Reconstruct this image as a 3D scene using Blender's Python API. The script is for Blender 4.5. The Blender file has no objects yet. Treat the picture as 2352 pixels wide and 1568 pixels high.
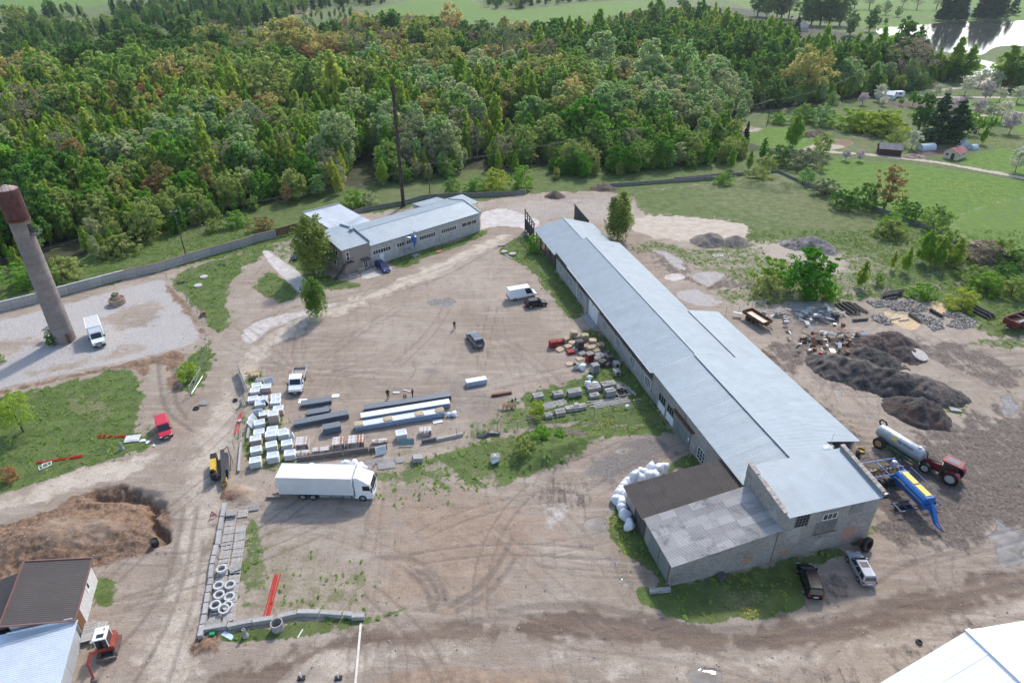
import bpy,math,random
import numpy as np
from mathutils import Vector,Matrix
R = math.radians
rng = np.random.default_rng(7)
random.seed(7)
SC = bpy.context.scene
COL = SC.collection

# ---------------------------------------------------------------- camera
CAM_H,CAM_PITCH,CAM_F = 60.0,R(31.5),1500.0       # metres, tilt down, focal length for a 2352 px wide frame
cam = bpy.data.cameras.new('camera')
cam.sensor_width = 36.0
cam.lens = 36.0 * CAM_F / 2352
cam.clip_start,cam.clip_end = 1.0,12000.0
cam_ob = bpy.data.objects.new('camera',cam)
COL.objects.link(cam_ob)
cam_ob.location = (0,0,CAM_H)
cam_ob.rotation_euler = (R(90) - CAM_PITCH,0,0)
SC.camera = cam_ob

# ---------------------------------------------------------------- sky and sun
SUN_EL = R(43)
SUN_AZ = math.atan2(.36,.93)
SUN_DIR = Vector((math.sin(SUN_AZ) * math.cos(SUN_EL),math.cos(SUN_AZ) * math.cos(SUN_EL),math.sin(SUN_EL)))
world = bpy.data.worlds.new('World')
SC.world = world
world.use_nodes = True
wn = world.node_tree.nodes
wn.clear()
sky = wn.new('ShaderNodeTexSky')
sky.sky_type = 'NISHITA'
sky.sun_disc = False
sky.sun_elevation = SUN_EL
sky.sun_rotation = SUN_AZ
sky.air_density,sky.dust_density,sky.ozone_density = 1.0,1.5,1.0
bg = wn.new('ShaderNodeBackground')
bg.inputs['Strength'].default_value = 0.15
wo = wn.new('ShaderNodeOutputWorld')
world.node_tree.links.new(sky.outputs[0],bg.inputs[0])
world.node_tree.links.new(bg.outputs[0],wo.inputs[0])
sun = bpy.data.lights.new('sun','SUN')
sun.energy = 2.1
sun.angle = R(4.0)
sun.color = (1.0,.95,.88)
sun_ob = bpy.data.objects.new('sun',sun)
COL.objects.link(sun_ob)
sun_ob.location = (60,300,200)
sun_ob.rotation_euler = (-SUN_DIR).to_track_quat('-Z','Y').to_euler()
SC.view_settings.view_transform = 'Standard'
SC.view_settings.look = 'None'
SC.view_settings.exposure = 0.8
SC.view_settings.gamma = 1.0
SC.view_settings.use_curve_mapping = False
SC.cycles.max_bounces = 6
SC.cycles.transparent_max_bounces = 4
SC.cycles.use_denoising = True
SC.cycles.use_adaptive_sampling = True
SC.cycles.adaptive_threshold = 0.03

# ---------------------------------------------------------------- survey: where a photographed point stands on the ground
ZOOM = {'1a': (0,0,1.68),'1b': (1300,0,1.68),'1c': (2696,0,1.68),'1d': (0,650,2.351),'2a': (900,700,1.96),'2b': (1900,700,1.96),
        '2c': (2896,900,1.96),'2d': (900,1400,2.351),'3a': (1800,1250,2.6133),'3b': (2350,1650,1.96),'3c': (3096,1600,2.351),
        '3d': (0,1400,2.351),'3e': (0,2031,2.24),'3f': (700,1931,1.96),'3g': (1800,1931,1.96),'3h': (2896,1931,1.96),
        '4a': (900,1450,4.238),'4b': (2150,1280,4.238),'4c': (0,1050,3.92),'4d': (3400,200,2.6135)}
def G(x,y,z=0.0):
    u,v = (x - 1176) / CAM_F,(y - 784) / CAM_F
    c,s = math.cos(CAM_PITCH),math.sin(CAM_PITCH)
    t = (z - CAM_H) / (-s - v * c)
    return Vector((u * t,(c - v * s) * t,z))
def Q(k,x,y,z=0.0):
    if k == 'v':
        return G(x,y,z)
    ox,oy,s = ZOOM[k]
    return G((ox + x / s) * .57422,(oy + y / s) * .57422,z)
def heading(k,a,b,z=0.0):                     # ground angle from point a to point b
    d = Q(k,*b,z) - Q(k,*a,z)
    return math.atan2(d.y,d.x)

# ---------------------------------------------------------------- mesh helpers
class MB:
    def __init__(s):
        s.v,s.f,s.m = [],[],[]
    def add(s,vs,fs,m=0):
        o = len(s.v)
        s.v += [tuple(p) for p in vs]
        s.f += [tuple(i + o for i in f) for f in fs]
        s.m += [m] * len(fs)
        return s
    def box(s,c,d,m=0,rz=0.0,rx=0.0,ry=0.0):
        hx,hy,hz = d[0] / 2,d[1] / 2,d[2] / 2
        vs = [Vector((x,y,z)) for z in (-hz,hz) for y in (-hy,hy) for x in (-hx,hx)]
        if rz or rx or ry:
            M = Matrix.Rotation(rz,3,'Z') @ Matrix.Rotation(ry,3,'Y') @ Matrix.Rotation(rx,3,'X')
            vs = [M @ p for p in vs]
        c = Vector(c)
        return s.add([p + c for p in vs],[(0,2,3,1),(4,5,7,6),(0,1,5,4),(2,6,7,3),(0,4,6,2),(1,3,7,5)],m)
    def b2(s,x0,x1,y0,y1,z0,z1,m=0):
        return s.box(((x0 + x1) / 2,(y0 + y1) / 2,(z0 + z1) / 2),(x1 - x0,y1 - y0,z1 - z0),m)
    def cyl(s,p,q,r0,r1=None,n=10,m=0,caps=True):
        r1 = r0 if r1 is None else r1
        p,q = Vector(p),Vector(q)
        w = (q - p).normalized()
        a = w.orthogonal().normalized()
        b = w.cross(a)
        vs = []
        for c,r in ((p,r0),(q,r1)):
            vs += [c + (a * math.cos(2 * math.pi * i / n) + b * math.sin(2 * math.pi * i / n)) * r for i in range(n)]
        fs = [(i,(i + 1) % n,n + (i + 1) % n,n + i) for i in range(n)]
        if caps:
            fs += [tuple(range(n - 1,-1,-1)),tuple(range(n,2 * n))]
        return s.add(vs,fs,m)
    def tube(s,pts,r,n=6,m=0):
        for a,b in zip(pts,pts[1:]):
            s.cyl(a,b,r,r,n,m)
        return s
    def lathe(s,prof,n=20,m=0,c=(0,0,0),close=True):       # prof: list of (r, z)
        c = Vector(c)
        vs = [c + Vector((r * math.cos(2 * math.pi * i / n),r * math.sin(2 * math.pi * i / n),z)) for r,z in prof for i in range(n)]
        fs = [(k * n + i,k * n + (i + 1) % n,(k + 1) * n + (i + 1) % n,(k + 1) * n + i) for k in range(len(prof) - 1) for i in range(n)]
        if close:
            fs += [tuple(range(n - 1,-1,-1)),tuple(range((len(prof) - 1) * n,len(prof) * n))]
        return s.add(vs,fs,m)
    def loft(s,rings,m=0,caps=True):
        n = len(rings[0])
        vs = [p for r in rings for p in r]
        fs = [(k * n + i,k * n + (i + 1) % n,(k + 1) * n + (i + 1) % n,(k + 1) * n + i) for k in range(len(rings) - 1) for i in range(n)]
        if caps:
            fs += [tuple(range(n - 1,-1,-1)),tuple(range((len(rings) - 1) * n,len(rings) * n))]
        return s.add(vs,fs,m)
    def prism(s,poly,z0,z1,m=0):
        n = len(poly)
        vs = [(p[0],p[1],z0) for p in poly] + [(p[0],p[1],z1) for p in poly]
        return s.add(vs,[tuple(range(n - 1,-1,-1)),tuple(range(n,2 * n))] + [(i,(i + 1) % n,n + (i + 1) % n,n + i) for i in range(n)],m)
    def prof(s,poly,x0,x1,m=0):                                # polygon in y,z extruded along x
        n = len(poly)
        vs = [(x0,p[0],p[1]) for p in poly] + [(x1,p[0],p[1]) for p in poly]
        return s.add(vs,[tuple(range(n - 1,-1,-1)),tuple(range(n,2 * n))] + [(i,(i + 1) % n,n + (i + 1) % n,n + i) for i in range(n)],m)
    def profy(s,poly,y0,y1,m=0):                               # polygon in x,z extruded along y
        n = len(poly)
        vs = [(p[0],y0,p[1]) for p in poly] + [(p[0],y1,p[1]) for p in poly]
        return s.add(vs,[tuple(range(n)),tuple(range(2 * n - 1,n - 1,-1))] + [(i,n + i,n + (i + 1) % n,(i + 1) % n) for i in range(n)],m)
    def mesh(s,name,mats,smooth=False):
        me = bpy.data.meshes.new(name)
        me.from_pydata(s.v,[],s.f)
        for k in (mats if isinstance(mats,(list,tuple)) else [mats]):
            me.materials.append(k)
        if any(s.m):
            me.polygons.foreach_set('material_index',s.m)
        if smooth:
            me.polygons.foreach_set('use_smooth',[True] * len(me.polygons))
        me.update()
        return me
    def build(s,name,mats,parent=None,loc=None,rz=0.0,smooth=False):
        return ob(name,s.mesh(name,mats,smooth),parent,loc,rz)

def ob(name,data,parent=None,loc=None,rz=0.0):
    o = bpy.data.objects.new(name,data)
    COL.objects.link(o)
    if parent is not None:
        o.parent = parent
    if loc is not None:
        o.location = loc
    if rz:
        o.rotation_euler = (0,0,rz)
    return o
def tag(o,label=None,cat=None,group=None,kind=None):
    if label: o['label'] = label
    if cat: o['category'] = cat
    if group: o['group'] = group
    if kind or cat: o['kind'] = kind or 'thing'
    return o
def thing(name,label,cat,loc=(0,0,0),rz=0.0,group=None):
    return tag(ob(name,None,None,loc,rz),label,cat,group)
def clone(root,loc,rz=None,label=None,group=None):
    def cp(o,par):
        c = o.copy()
        COL.objects.link(c)
        c.parent = par
        for ch in list(o.children):
            cp(ch,c)
        return c
    r = cp(root,None)
    r.location = loc
    if rz is not None: r.rotation_euler = (0,0,rz)
    if label: r['label'] = label
    if group: r['group'] = group
    return r
def ss(a,b,x):
    t = np.clip((x - a) / (b - a),0,1)
    return t * t * (3 - 2 * t)
def vnoise(x,y,seed=0):
    xi,yi = np.floor(x).astype(np.int64),np.floor(y).astype(np.int64)
    fx,fy = x - xi,y - yi
    def h(a,b):
        n = (a * 374761393 + b * 668265263 + seed * 974711) & 0xffffffff
        n = ((n ^ (n >> 13)) * 1274126177) & 0xffffffff
        return ((n ^ (n >> 16)) & 0xffff) / 65535.0
    ux,uy = fx * fx * (3 - 2 * fx),fy * fy * (3 - 2 * fy)
    return (h(xi,yi) * (1 - ux) + h(xi + 1,yi) * ux) * (1 - uy) + (h(xi,yi + 1) * (1 - ux) + h(xi + 1,yi + 1) * ux) * uy
def fbm(x,y,seed=0,o=4):
    t,a,s = 0,.5,0
    for k in range(o):
        t = t + a * vnoise(x,y,seed + k); s += a
        x,y,a = x * 2.03 + 11.3,y * 2.03 + 5.7,a * .5
    return t / s

# ---------------------------------------------------------------- materials
MAT = {}
class NT:
    def __init__(s,name):
        s.mat = bpy.data.materials.new(name)
        s.mat.use_nodes = True
        s.t = s.mat.node_tree
        s.bsdf = s.t.nodes['Principled BSDF']
        s.out = s.t.nodes['Material Output']
    def n(s,typ,ins=None,**kw):
        x = s.t.nodes.new('ShaderNode' + typ)
        for k,v in kw.items():
            setattr(x,k,v)
        for k,v in (ins or {}).items():
            s.set(x.inputs[k],v)
        return x
    def set(s,sock,v):
        if isinstance(v,bpy.types.NodeSocket):
            s.t.links.new(v,sock)
        elif isinstance(v,bpy.types.Node):
            s.t.links.new(v.outputs[0],sock)
        else:
            if sock.type == 'RGBA' and len(v) == 3:
                v = (*v,1)
            sock.default_value = v
    def noise(s,vec,scale,detail=4,rough=.6,dist=0.0):
        return s.n('TexNoise',{'Vector': vec,'Scale': scale,'Detail': detail,'Roughness': rough,'Distortion': dist}).outputs[0]
    def math(s,op,a,b=0.0,c=None,clamp=False):
        x = s.n('Math',operation=op,use_clamp=clamp)
        s.set(x.inputs[0],a); s.set(x.inputs[1],b)
        if c is not None: s.set(x.inputs[2],c)
        return x.outputs[0]
    def mix(s,f,a,b,blend='MIX'):
        x = s.n('Mix',data_type='RGBA',blend_type=blend)
        s.set(x.inputs[0],f); s.set(x.inputs[6],a); s.set(x.inputs[7],b)
        return x.outputs[2]
    def rng(s,v,a,b,c=0.0,d=1.0,smooth=True):
        x = s.n('MapRange',{'Value': v,'From Min': a,'From Max': b,'To Min': c,'To Max': d})
        x.interpolation_type = 'SMOOTHSTEP' if smooth else 'LINEAR'
        return x.outputs[0]
    def bump(s,h,strength,dist):
        x = s.n('Bump',{'Strength': strength,'Distance': dist,'Height': h})
        s.set(s.bsdf.inputs['Normal'],x)
    def p(s,**kw):
        for k,v in kw.items():
            s.set(s.bsdf.inputs[k.replace('_',' ')],v)
        return s
def mat(name,col,rough=.7,metal=0.0,var=.12,scale=3.0,bump=0.0,dirt=None,dirt_amt=.35,objvar=0.0,spec=.5):
    if name in MAT:
        return MAT[name]
    t = NT(name)
    tc = t.n('TexCoord').outputs['Object']
    c = col
    if var:
        n = t.noise(tc,scale,5,.65)
        c = t.mix(t.rng(n,.3,.7),tuple(k * (1 - var) for k in col),tuple(min(1,k * (1 + var)) for k in col))
    if dirt:
        n2 = t.noise(tc,scale * .37,6,.7,.6)
        c = t.mix(t.math('MULTIPLY',t.rng(n2,.48,.72),dirt_amt),c,dirt)
    if objvar:
        oi = t.n('ObjectInfo').outputs['Random']
        c = t.mix(1.0,c,t.n('CombineColor',{0: (k := t.rng(oi,0,1,1 - objvar,1 + objvar,False)),1: k,2: k}).outputs[0],'MULTIPLY')
    t.p(Base_Color=c,Roughness=rough,Metallic=metal)
    t.bsdf.inputs['Specular IOR Level'].default_value = spec
    if bump:
        t.bump(t.noise(tc,scale * 4,4,.7),.6,bump)
    MAT[name] = t.mat
    return t.mat
def glass(name='window glass',col=(.02,.025,.03),rough=.06):
    return mat(name,col,rough,0,0,spec=.8)
WHITE = mat('white paint',(.78,.79,.8),.45,var=.05,dirt=(.5,.46,.42),dirt_amt=.15)
CARWHITE = mat('white car paint',(.8,.81,.82),.25,var=.03,dirt=(.45,.42,.38),dirt_amt=.12)
BLACK = mat('black rubber',(.018,.018,.019),.75,var=.2)
DARKPL = mat('dark plastic',(.03,.031,.033),.5,var=.1)
GLASS = glass()
RIM = mat('alloy',(.42,.43,.44),.35,.7,.1)
STEEL = mat('galvanised steel',(.42,.45,.47),.4,.6,.15)
LAMP = mat('lamp glass',(.75,.76,.78),.15,0,0)
TAIL = mat('tail lamp',(.35,.02,.02),.2,0,0)
OLDWOOD = mat('weathered grey wood',(.36,.345,.325),.9,var=.25,scale=6,bump=.01,objvar=.15)
PALEWOOD = mat('sun-bleached pallet wood',(.46,.43,.395),.9,var=.22,scale=6,bump=.01,objvar=.15)
NEWWOOD = mat('fresh pallet wood',(.56,.44,.29),.8,var=.2,scale=5,bump=.008,objvar=.2)
REDWOOD = mat('red painted pallet wood',(.36,.05,.045),.75,var=.25,scale=5,objvar=.15)
CONC = mat('concrete',(.36,.345,.33),.9,var=.15,scale=2.0,bump=.02,dirt=(.18,.17,.155),dirt_amt=.5,objvar=.1)
RUST = mat('rusty iron',(.17,.075,.045),.85,.15,.3,5,.01)
# ================================================================ THE GROUND
CH = ['grass','lush','dry','floor','gravel','sand','earth','conc','road','mud','puddle','clay','saw','plough','track','asph']
ci = {c: i for i,c in enumerate(CH)}
def V2(k,pts):
    return np.array([Q(k,*p).xy[:] for p in pts])
def sdf(poly,P):                                 # signed distance, negative inside
    d = np.full(len(P),1e18)
    ins = np.zeros(len(P),bool)
    n = len(poly)
    for i in range(n):
        a,b = poly[i],poly[(i + 1) % n]
        e = b - a
        w = P - a
        t = np.clip((w @ e) / max(e @ e,1e-9),0,1)
        q = w - t[:,None] * e
        d = np.minimum(d,(q * q).sum(1))
        c1,c2 = P[:,1] >= a[1],P[:,1] < b[1]
        cr = e[0] * w[:,1] - e[1] * w[:,0]
        ins ^= (c1 & c2 & (cr > 0)) | (~c1 & ~c2 & (cr < 0))
    return np.where(ins,-1,1) * np.sqrt(d)
def ldist(line,P):
    d = np.full(len(P),1e18)
    for a,b in zip(line,line[1:]):
        e = b - a
        w = P - a
        t = np.clip((w @ e) / max(e @ e,1e-9),0,1)
        q = w - t[:,None] * e
        d = np.minimum(d,(q * q).sum(1))
    return np.sqrt(d)
def smooth_line(p,it=2):
    p = np.asarray(p,float)
    for _ in range(it):
        q = [p[0]]
        for a,b in zip(p,p[1:]):
            q += [a * .75 + b * .25,a * .25 + b * .75]
        q.append(p[-1])
        p = np.array(q)
    return p
def smooth_poly(p,it=2):
    p = np.asarray(p,float)
    for _ in range(it):
        n = np.roll(p,-1,0)
        p = np.stack([p * .75 + n * .25,p * .25 + n * .75],1).reshape(-1,2)
    return p

# --- painted in this order; (kind of ground, cover 0..1, soft edge in metres, survey view, corner points)
AREAS = [
 # the wood and the country beyond
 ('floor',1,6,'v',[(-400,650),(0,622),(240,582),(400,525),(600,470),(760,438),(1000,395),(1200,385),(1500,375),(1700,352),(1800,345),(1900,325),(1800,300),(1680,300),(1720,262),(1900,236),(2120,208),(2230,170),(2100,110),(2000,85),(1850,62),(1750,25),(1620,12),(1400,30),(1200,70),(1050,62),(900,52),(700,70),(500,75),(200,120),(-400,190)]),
 ('lush',1,10,'v',[(830,27),(1000,-8),(1080,-10),(1110,22),(1180,26),(1390,2),(1560,6),(1310,58),(1190,62),(1060,50),(950,36)]),
 ('lush',1,10,'v',[(1600,-20),(1680,2),(1730,24),(1960,42),(2040,40),(2352,33),(2700,20),(2700,-60)]),
 ('lush',1,8,'v',[(1955,48),(2190,38),(2700,20),(2700,45),(2352,47),(2150,54),(2000,66),(1960,62)]),
 ('lush',.9,10,'v',[(-300,12),(0,2),(240,-8),(260,12),(0,30),(-300,40)]),
 ('lush',.8,8,'v',[(-300,58),(0,48),(170,40),(165,48),(0,56),(-300,68)]),
 ('lush',.8,5,'v',[(140,208),(245,200),(240,213),(150,224)]),
 ('dry',.7,8,'v',[(470,22),(640,8),(760,28),(640,44),(520,40)]),
 # gardens east of the wood
 ('grass',1,2,'v',[(1680,290),(1720,262),(1900,240),(2120,208),(2352,150),(2800,140),(2800,700),(2352,620),(1880,430),(1800,395),(1880,370)]),
 ('lush',.9,2,'v',[(1868,372),(1950,366),(2060,375),(2150,385),(2260,402),(2420,425),(2420,640),(2345,600),(2200,545),(2050,490),(1900,432)]),
 ('lush',.6,2,'v',[(2170,500),(2360,445),(2500,470),(2500,660),(2345,600),(2220,555)]),
 ('lush',1,1,'v',[(2190,370),(2290,340),(2352,345),(2420,350),(2420,410),(2352,402),(2240,385)]),
 ('lush',.9,2,'v',[(2230,228),(2352,224),(2500,222),(2500,330),(2300,300),(2220,262),(2190,245)]),
 ('lush',.8,2,'v',[(1700,300),(1830,290),(1900,320),(1860,345),(1760,340),(1700,322)]),
 ('plough',1,.8,'v',[(1990,230),(2020,232),(2170,238),(2140,246),(2060,246)]),
 ('plough',1,.8,'v',[(2082,352),(2140,340),(2200,338),(2160,357),(2110,362)]),
 ('earth',.8,1,'v',[(1880,330),(1910,318),(1970,322),(1940,340),(1890,345)]),
 ('sand',.6,1,'v',[(1840,345),(1900,350),(1950,335),(1900,330),(1860,332)]),
 ('sand',.5,1.5,'v',[(1672,300),(1720,285),(1760,300),(1700,312)]),
 ('mud',.6,1,'v',[(1950,308),(2050,300),(2060,315),(1960,322)]),
 # the yards: bare ground
 ('none',1,1.5,'v',[(-300,790),(0,715),(250,652),(640,562),(700,530),(770,500),(930,478),(1100,462),(1250,440),(1445,440),(1480,500),(1560,540),(1700,560),(1690,640),(1700,700),(1950,690),(2100,680),(2250,700),(2420,735),(2700,800),(3600,1900),(-1800,1900)]),
 # lot east of the shed
 ('grass',.84,2,'v',[(1448,440),(1560,428),(1690,412),(1790,398),(1880,430),(1990,470),(2150,530),(2345,605),(2300,645),(2130,655),(2000,668),(1900,690),(1890,640),(1840,590),(1850,560),(1760,530),(1700,505),(1560,496),(1475,490)]),
 ('dry',.43,4,'v',[(1560,420),(1700,405),(1790,400),(1960,470),(2150,540),(2280,610),(2100,640),(1950,560),(1800,520),(1620,470)]),
 ('grass',.52,3,'v',[(1435,560),(1500,548),(1600,570),(1700,560),(1900,570),(2050,600),(2010,660),(1930,690),(1760,700),(1650,700),(1560,640),(1480,590)]),
 ('sand',.95,1.2,'v',[(1452,502),(1500,494),(1600,500),(1690,508),(1725,522),(1720,545),(1650,560),(1560,556),(1480,540),(1448,525)]),
 ('sand',.45,2,'v',[(1700,560),(1780,540),(1900,575),(1960,620),(1900,630),(1800,600)]),
 ('gravel',.45,2,'v',[(1115,475),(1200,462),(1300,456),(1445,442),(1475,492),(1440,520),(1300,500),(1240,520),(1130,490)]),
 ('mud',.6,2,'v',[(1490,575),(1560,590),(1620,640),(1700,640),(1720,660),(1640,670),(1560,640),(1500,610)]),
 ('puddle',1,.25,'2b',[(1375,580),(1430,590),(1500,595),(1590,640),(1640,680),(1610,700),(1665,745),(1590,735),(1530,690),(1490,640),(1420,605)]),
 ('puddle',1,.25,'2b',[(1675,780),(1760,760),(1880,755),(1980,780),(1900,830),(1830,880),(1790,860),(1720,820)]),
 ('conc',1,.2,'2b',[(1480,790),(1560,770),(1640,785),(1650,805),(1580,830),(1500,820)]),
 ('gravel',.8,1,'2b',[(1560,930),(1700,880),(1900,950),(1950,1010),(1800,1040),(1680,1010)]),
 # left gravelled yard and its edge
 ('gravel',.8,.8,'v',[(-200,790),(0,738),(180,692),(362,640),(388,648),(472,770),(440,790),(330,822),(150,860),(0,893),(-200,940)]),
 ('none',.55,1.5,'v',[(240,720),(330,690),(380,700),(370,740),(290,760),(230,750)]),
 ('none',.6,2,'v',[(-100,790),(60,770),(100,790),(0,820),(-100,830)]),
 ('none',.6,2,'v',[(60,850),(200,820),(330,790),(350,800),(220,838),(80,868)]),
 ('earth',.9,1,'v',[(-200,945),(0,895),(200,852),(330,825),(420,800),(440,830),(420,870),(425,900),(380,910),(330,880),(300,842),(150,872),(0,910),(-200,960)]),
 ('earth',.8,1,'v',[(385,650),(440,705),(478,772),(468,778),(425,715),(378,660)]),
 ('none',1,1,'v',[(335,835),(385,830),(400,900),(420,930),(370,935),(345,900)]),
 # lawns and weeds in the yards
 ('grass',1,1.2,'v',[(378,636),(500,596),(640,558),(650,572),(600,590),(560,612),(535,640),(520,670),(520,700),(527,735),(505,762),(487,762),(440,690)]),
 ('grass',.9,1.2,'v',[(585,648),(612,622),(640,626),(672,655),(692,680),(660,694),(615,690),(590,675)]),
 ('grass',.5,1.5,'v',[(615,570),(690,548),(700,590),(660,600),(620,596)]),
 ('grass',.95,.8,'v',[(655,598),(700,590),(730,615),(772,642),(830,652),(826,662),(760,668),(715,648),(690,625)]),
 ('grass',1,.7,'v',[(890,598),(950,578),(1040,558),(1110,528),(1128,526),(1110,542),(1040,572),(980,588),(945,612),(905,618)]),
 ('grass',1,.9,'v',[(1140,572),(1190,545),(1212,532),(1270,610),(1300,650),(1350,724),(1310,735),(1295,712),(1260,670),(1235,640),(1215,612),(1160,592)]),
 ('grass',.95,1,'v',[(1330,762),(1372,757),(1440,830),(1520,930),(1545,1000),(1500,1005),(1390,965),(1300,975),(1230,990),(1200,960),(1190,920),(1210,895),(1280,886),(1345,870),(1370,840),(1350,800)]),
 ('grass',.6,1.5,'v',[(1120,950),(1190,900),(1230,960),(1230,990),(1130,1000),(1060,1010),(1060,985)]),
 ('grass',.95,1,'v',[(1105,1060),(1170,1000),(1300,972),(1450,945),(1540,975),(1560,1005),(1480,1000),(1400,985),(1350,1020),(1280,1060),(1180,1110),(1120,1095)]),
 ('grass',.78,1.2,'v',[(850,1090),(960,1058),(1100,1015),(1300,975),(1540,975),(1560,1005),(1400,1000),(1310,1055),(1190,1118),(1060,1132),(930,1138)]),
 ('grass',.6,1.5,'v',[(850,1085),(960,1058),(1060,1095),(1020,1120),(930,1130),(865,1125)]),
 ('grass',.95,1.5,'v',[(-300,960),(0,910),(90,888),(200,865),(300,843),(330,890),(318,960),(330,1000),(345,1028),(250,1060),(130,1100),(0,1135),(-300,1210)]),
 ('dry',.5,2,'v',[(150,900),(260,900),(280,960),(200,980),(120,950)]),
 ('grass',.8,1,'v',[(405,835),(470,785),(492,775),(486,845),(455,905),(415,905)]),
 ('grass',.8,.8,'v',[(545,870),(570,848),(605,850),(600,880),(560,905),(572,960),(560,1000),(556,1098),(540,1090),(552,960)]),
 ('grass',.7,1,'v',[(560,960),(620,930),(670,990),(680,1060),(620,1075),(560,1095)]),
 ('grass',.95,.5,'v',[(492,1188),(503,1188),(478,1440),(458,1440),(470,1330)]),
 ('grass',.62,1,'v',[(556,1190),(600,1175),(622,1290),(614,1330),(570,1400),(545,1430),(535,1330)]),
 ('grass',1,.6,'v',[(470,1465),(560,1450),(640,1440),(700,1422),(830,1416),(880,1405),(925,1392),(945,1390),(930,1405),(850,1432),(740,1458),(640,1475),(540,1475)]),
 ('grass',.5,3,'v',[(640,1400),(700,1345),(760,1325),(850,1270),(960,1300),(970,1380),(830,1405),(700,1415)]),
 ('grass',.45,3,'v',[(860,1130),(1000,1115),(1060,1150),(1000,1240),(900,1230)]),
 ('dry',.47,3,'v',[(590,1180),(680,1190),(760,1300),(930,1260),(1010,1200),(1080,1150),(1120,1200),(1000,1330),(960,1400),(700,1420),(560,1420)]),
 ('dry',.45,2,'v',[(840,1120),(1000,1105),(1150,1110),(1180,1180),(1050,1230),(900,1190)]),
 ('dry',.45,2,'v',[(560,880),(680,960),(700,1040),(1040,1000),(1180,960),(1180,1000),(1000,1050),(680,1075),(560,1090)]),
 ('grass',1,1,'v',[(1468,1345),(1540,1345),(1620,1320),(1830,1280),(1960,1245),(2000,1205),(2012,1220),(1960,1258),(1900,1285),(1842,1300),(1862,1382),(1800,1412),(1700,1430),(1600,1440),(1540,1415),(1490,1385)]),
 ('dry',.5,1.5,'v',[(1640,1350),(1760,1340),(1780,1390),(1700,1420),(1640,1400)]),
 ('grass',1,.7,'v',[(1398,1180),(1425,1140),(1450,1180),(1500,1260),(1545,1345),(1480,1300),(1432,1275),(1402,1235)]),
 ('grass',.95,.7,'v',[(1518,1075),(1560,1048),(1592,1040),(1612,1068),(1530,1088)]),
 ('grass',.8,1,'v',[(1745,775),(1860,890),(1950,975),(1962,968),(1900,920),(1850,885),(1780,800)]),
 ('grass',.7,.8,'v',[(1970,1040),(2040,1030),(2070,1060),(2040,1075),(1990,1062)]),
 ('grass',.9,2,'v',[(1700,700),(1760,690),(1800,690),(1900,690),(2000,668),(2130,660),(2352,640),(2600,640),(2600,790),(2352,770),(2280,780),(2200,730),(2080,660),(1990,685),(1850,690),(1740,705)]),
 ('grass',.6,.8,'v',[(2200,790),(2260,775),(2380,780),(2380,800),(2290,800)]),
 ('grass',.9,.6,'3c',[(1590,90),(1680,45),(1800,90),(1790,140),(1690,150)]),
 ('grass',.7,.8,'v',[(1980,1568),(2100,1500),(2160,1478),(2150,1500),(2060,1568)]),
 ('grass',.8,.8,'3e',[(830,700),(900,620),(1000,600),(1030,800),(980,900),(850,920)]),
 ('grass',.6,.8,'2b',[(630,1450),(665,1450),(665,1490),(635,1490)]),
 # concrete, asphalt, tracks
 ('conc',1,.15,'2a',[(1998,300),(2080,275),(2170,258),(2230,270),(2290,290),(2352,310),(2420,340),(2480,360),(2440,420),(2352,425),(2290,405),(2120,400),(2040,418),(2002,430)]),
 ('conc',.9,.2,'2a',[(280,600),(330,585),(400,640),(640,800),(640,920),(610,940),(480,830),(400,750)]),
 ('conc',.62,1,'2a',[(140,1200),(250,1140),(450,1090),(620,1060),(860,990),(1000,975),(1010,1005),(800,1080),(640,1140),(400,1210),(270,1280),(210,1330),(130,1290)]),
 ('conc',.8,.3,'2a',[(1050,770),(1130,735),(1260,690),(1330,735),(1210,790),(1090,820)]),
 ('conc',.6,.8,'3g',[(680,40),(930,-10),(1030,100),(1040,180),(900,280),(830,390),(770,400),(740,330),(710,230),(700,130)]),
 ('asph',.7,1.5,'v',[(1330,1070),(1420,1010),(1520,1005),(1575,1040),(1540,1052),(1440,1090),(1370,1115)]),
 ('asph',.45,2.5,'v',[(940,830),(1080,850),(1130,900),(1180,960),(1060,980),(1000,900)]),
 ('asph',.4,2,'v',[(1800,800),(1900,800),(2000,880),(1900,900),(1800,850)]),
 ('sand',.6,1.5,'v',[(-200,1185),(0,1140),(180,1090),(340,1042),(358,1045),(330,1085),(180,1128),(60,1165),(-200,1240)]),
 ('sand',.85,1,'3d',[(200,1330),(600,1170),(1000,1060),(1450,975),(1470,1010),(1390,1090),(1380,1130),(1000,1240),(620,1350),(350,1450),(250,1400)]),
 ('sand',.8,1.5,'v',[(300,1568),(380,1400),(420,1200),(450,1010),(490,910),(540,850),(590,790),(650,745),(800,690),(900,650),(1100,560),(1180,530),(1150,560),(960,650),(820,710),(680,760),(600,830),(556,900),(540,1000),(510,1100),(490,1250),(470,1400),(455,1600)]),
 ('road',.3,2,'v',[(395,1400),(425,1200),(465,1000),(510,900),(545,850),(600,790),(640,745),(620,800),(560,880),(530,960),(500,1040),(500,1180),(470,1330),(440,1568),(330,1568)]),
 ('sand',.6,1.5,'v',[(440,1040),(500,900),(545,880),(545,950),(520,1010),(500,1100),(430,1200),(410,1160)]),
 ('earth',1,.8,'v',[(-200,1260),(0,1205),(110,1170),(190,1130),(300,1110),(365,1150),(385,1200),(400,1230),(360,1265),(300,1270),(220,1310),(100,1330),(-200,1400)]),
 ('clay',.45,1.2,'v',[(60,1220),(150,1180),(260,1190),(330,1210),(250,1260),(120,1280)]),
 ('clay',.8,.7,'v',[(500,1120),(550,1110),(582,1130),(570,1155),(515,1160)]),
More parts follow.
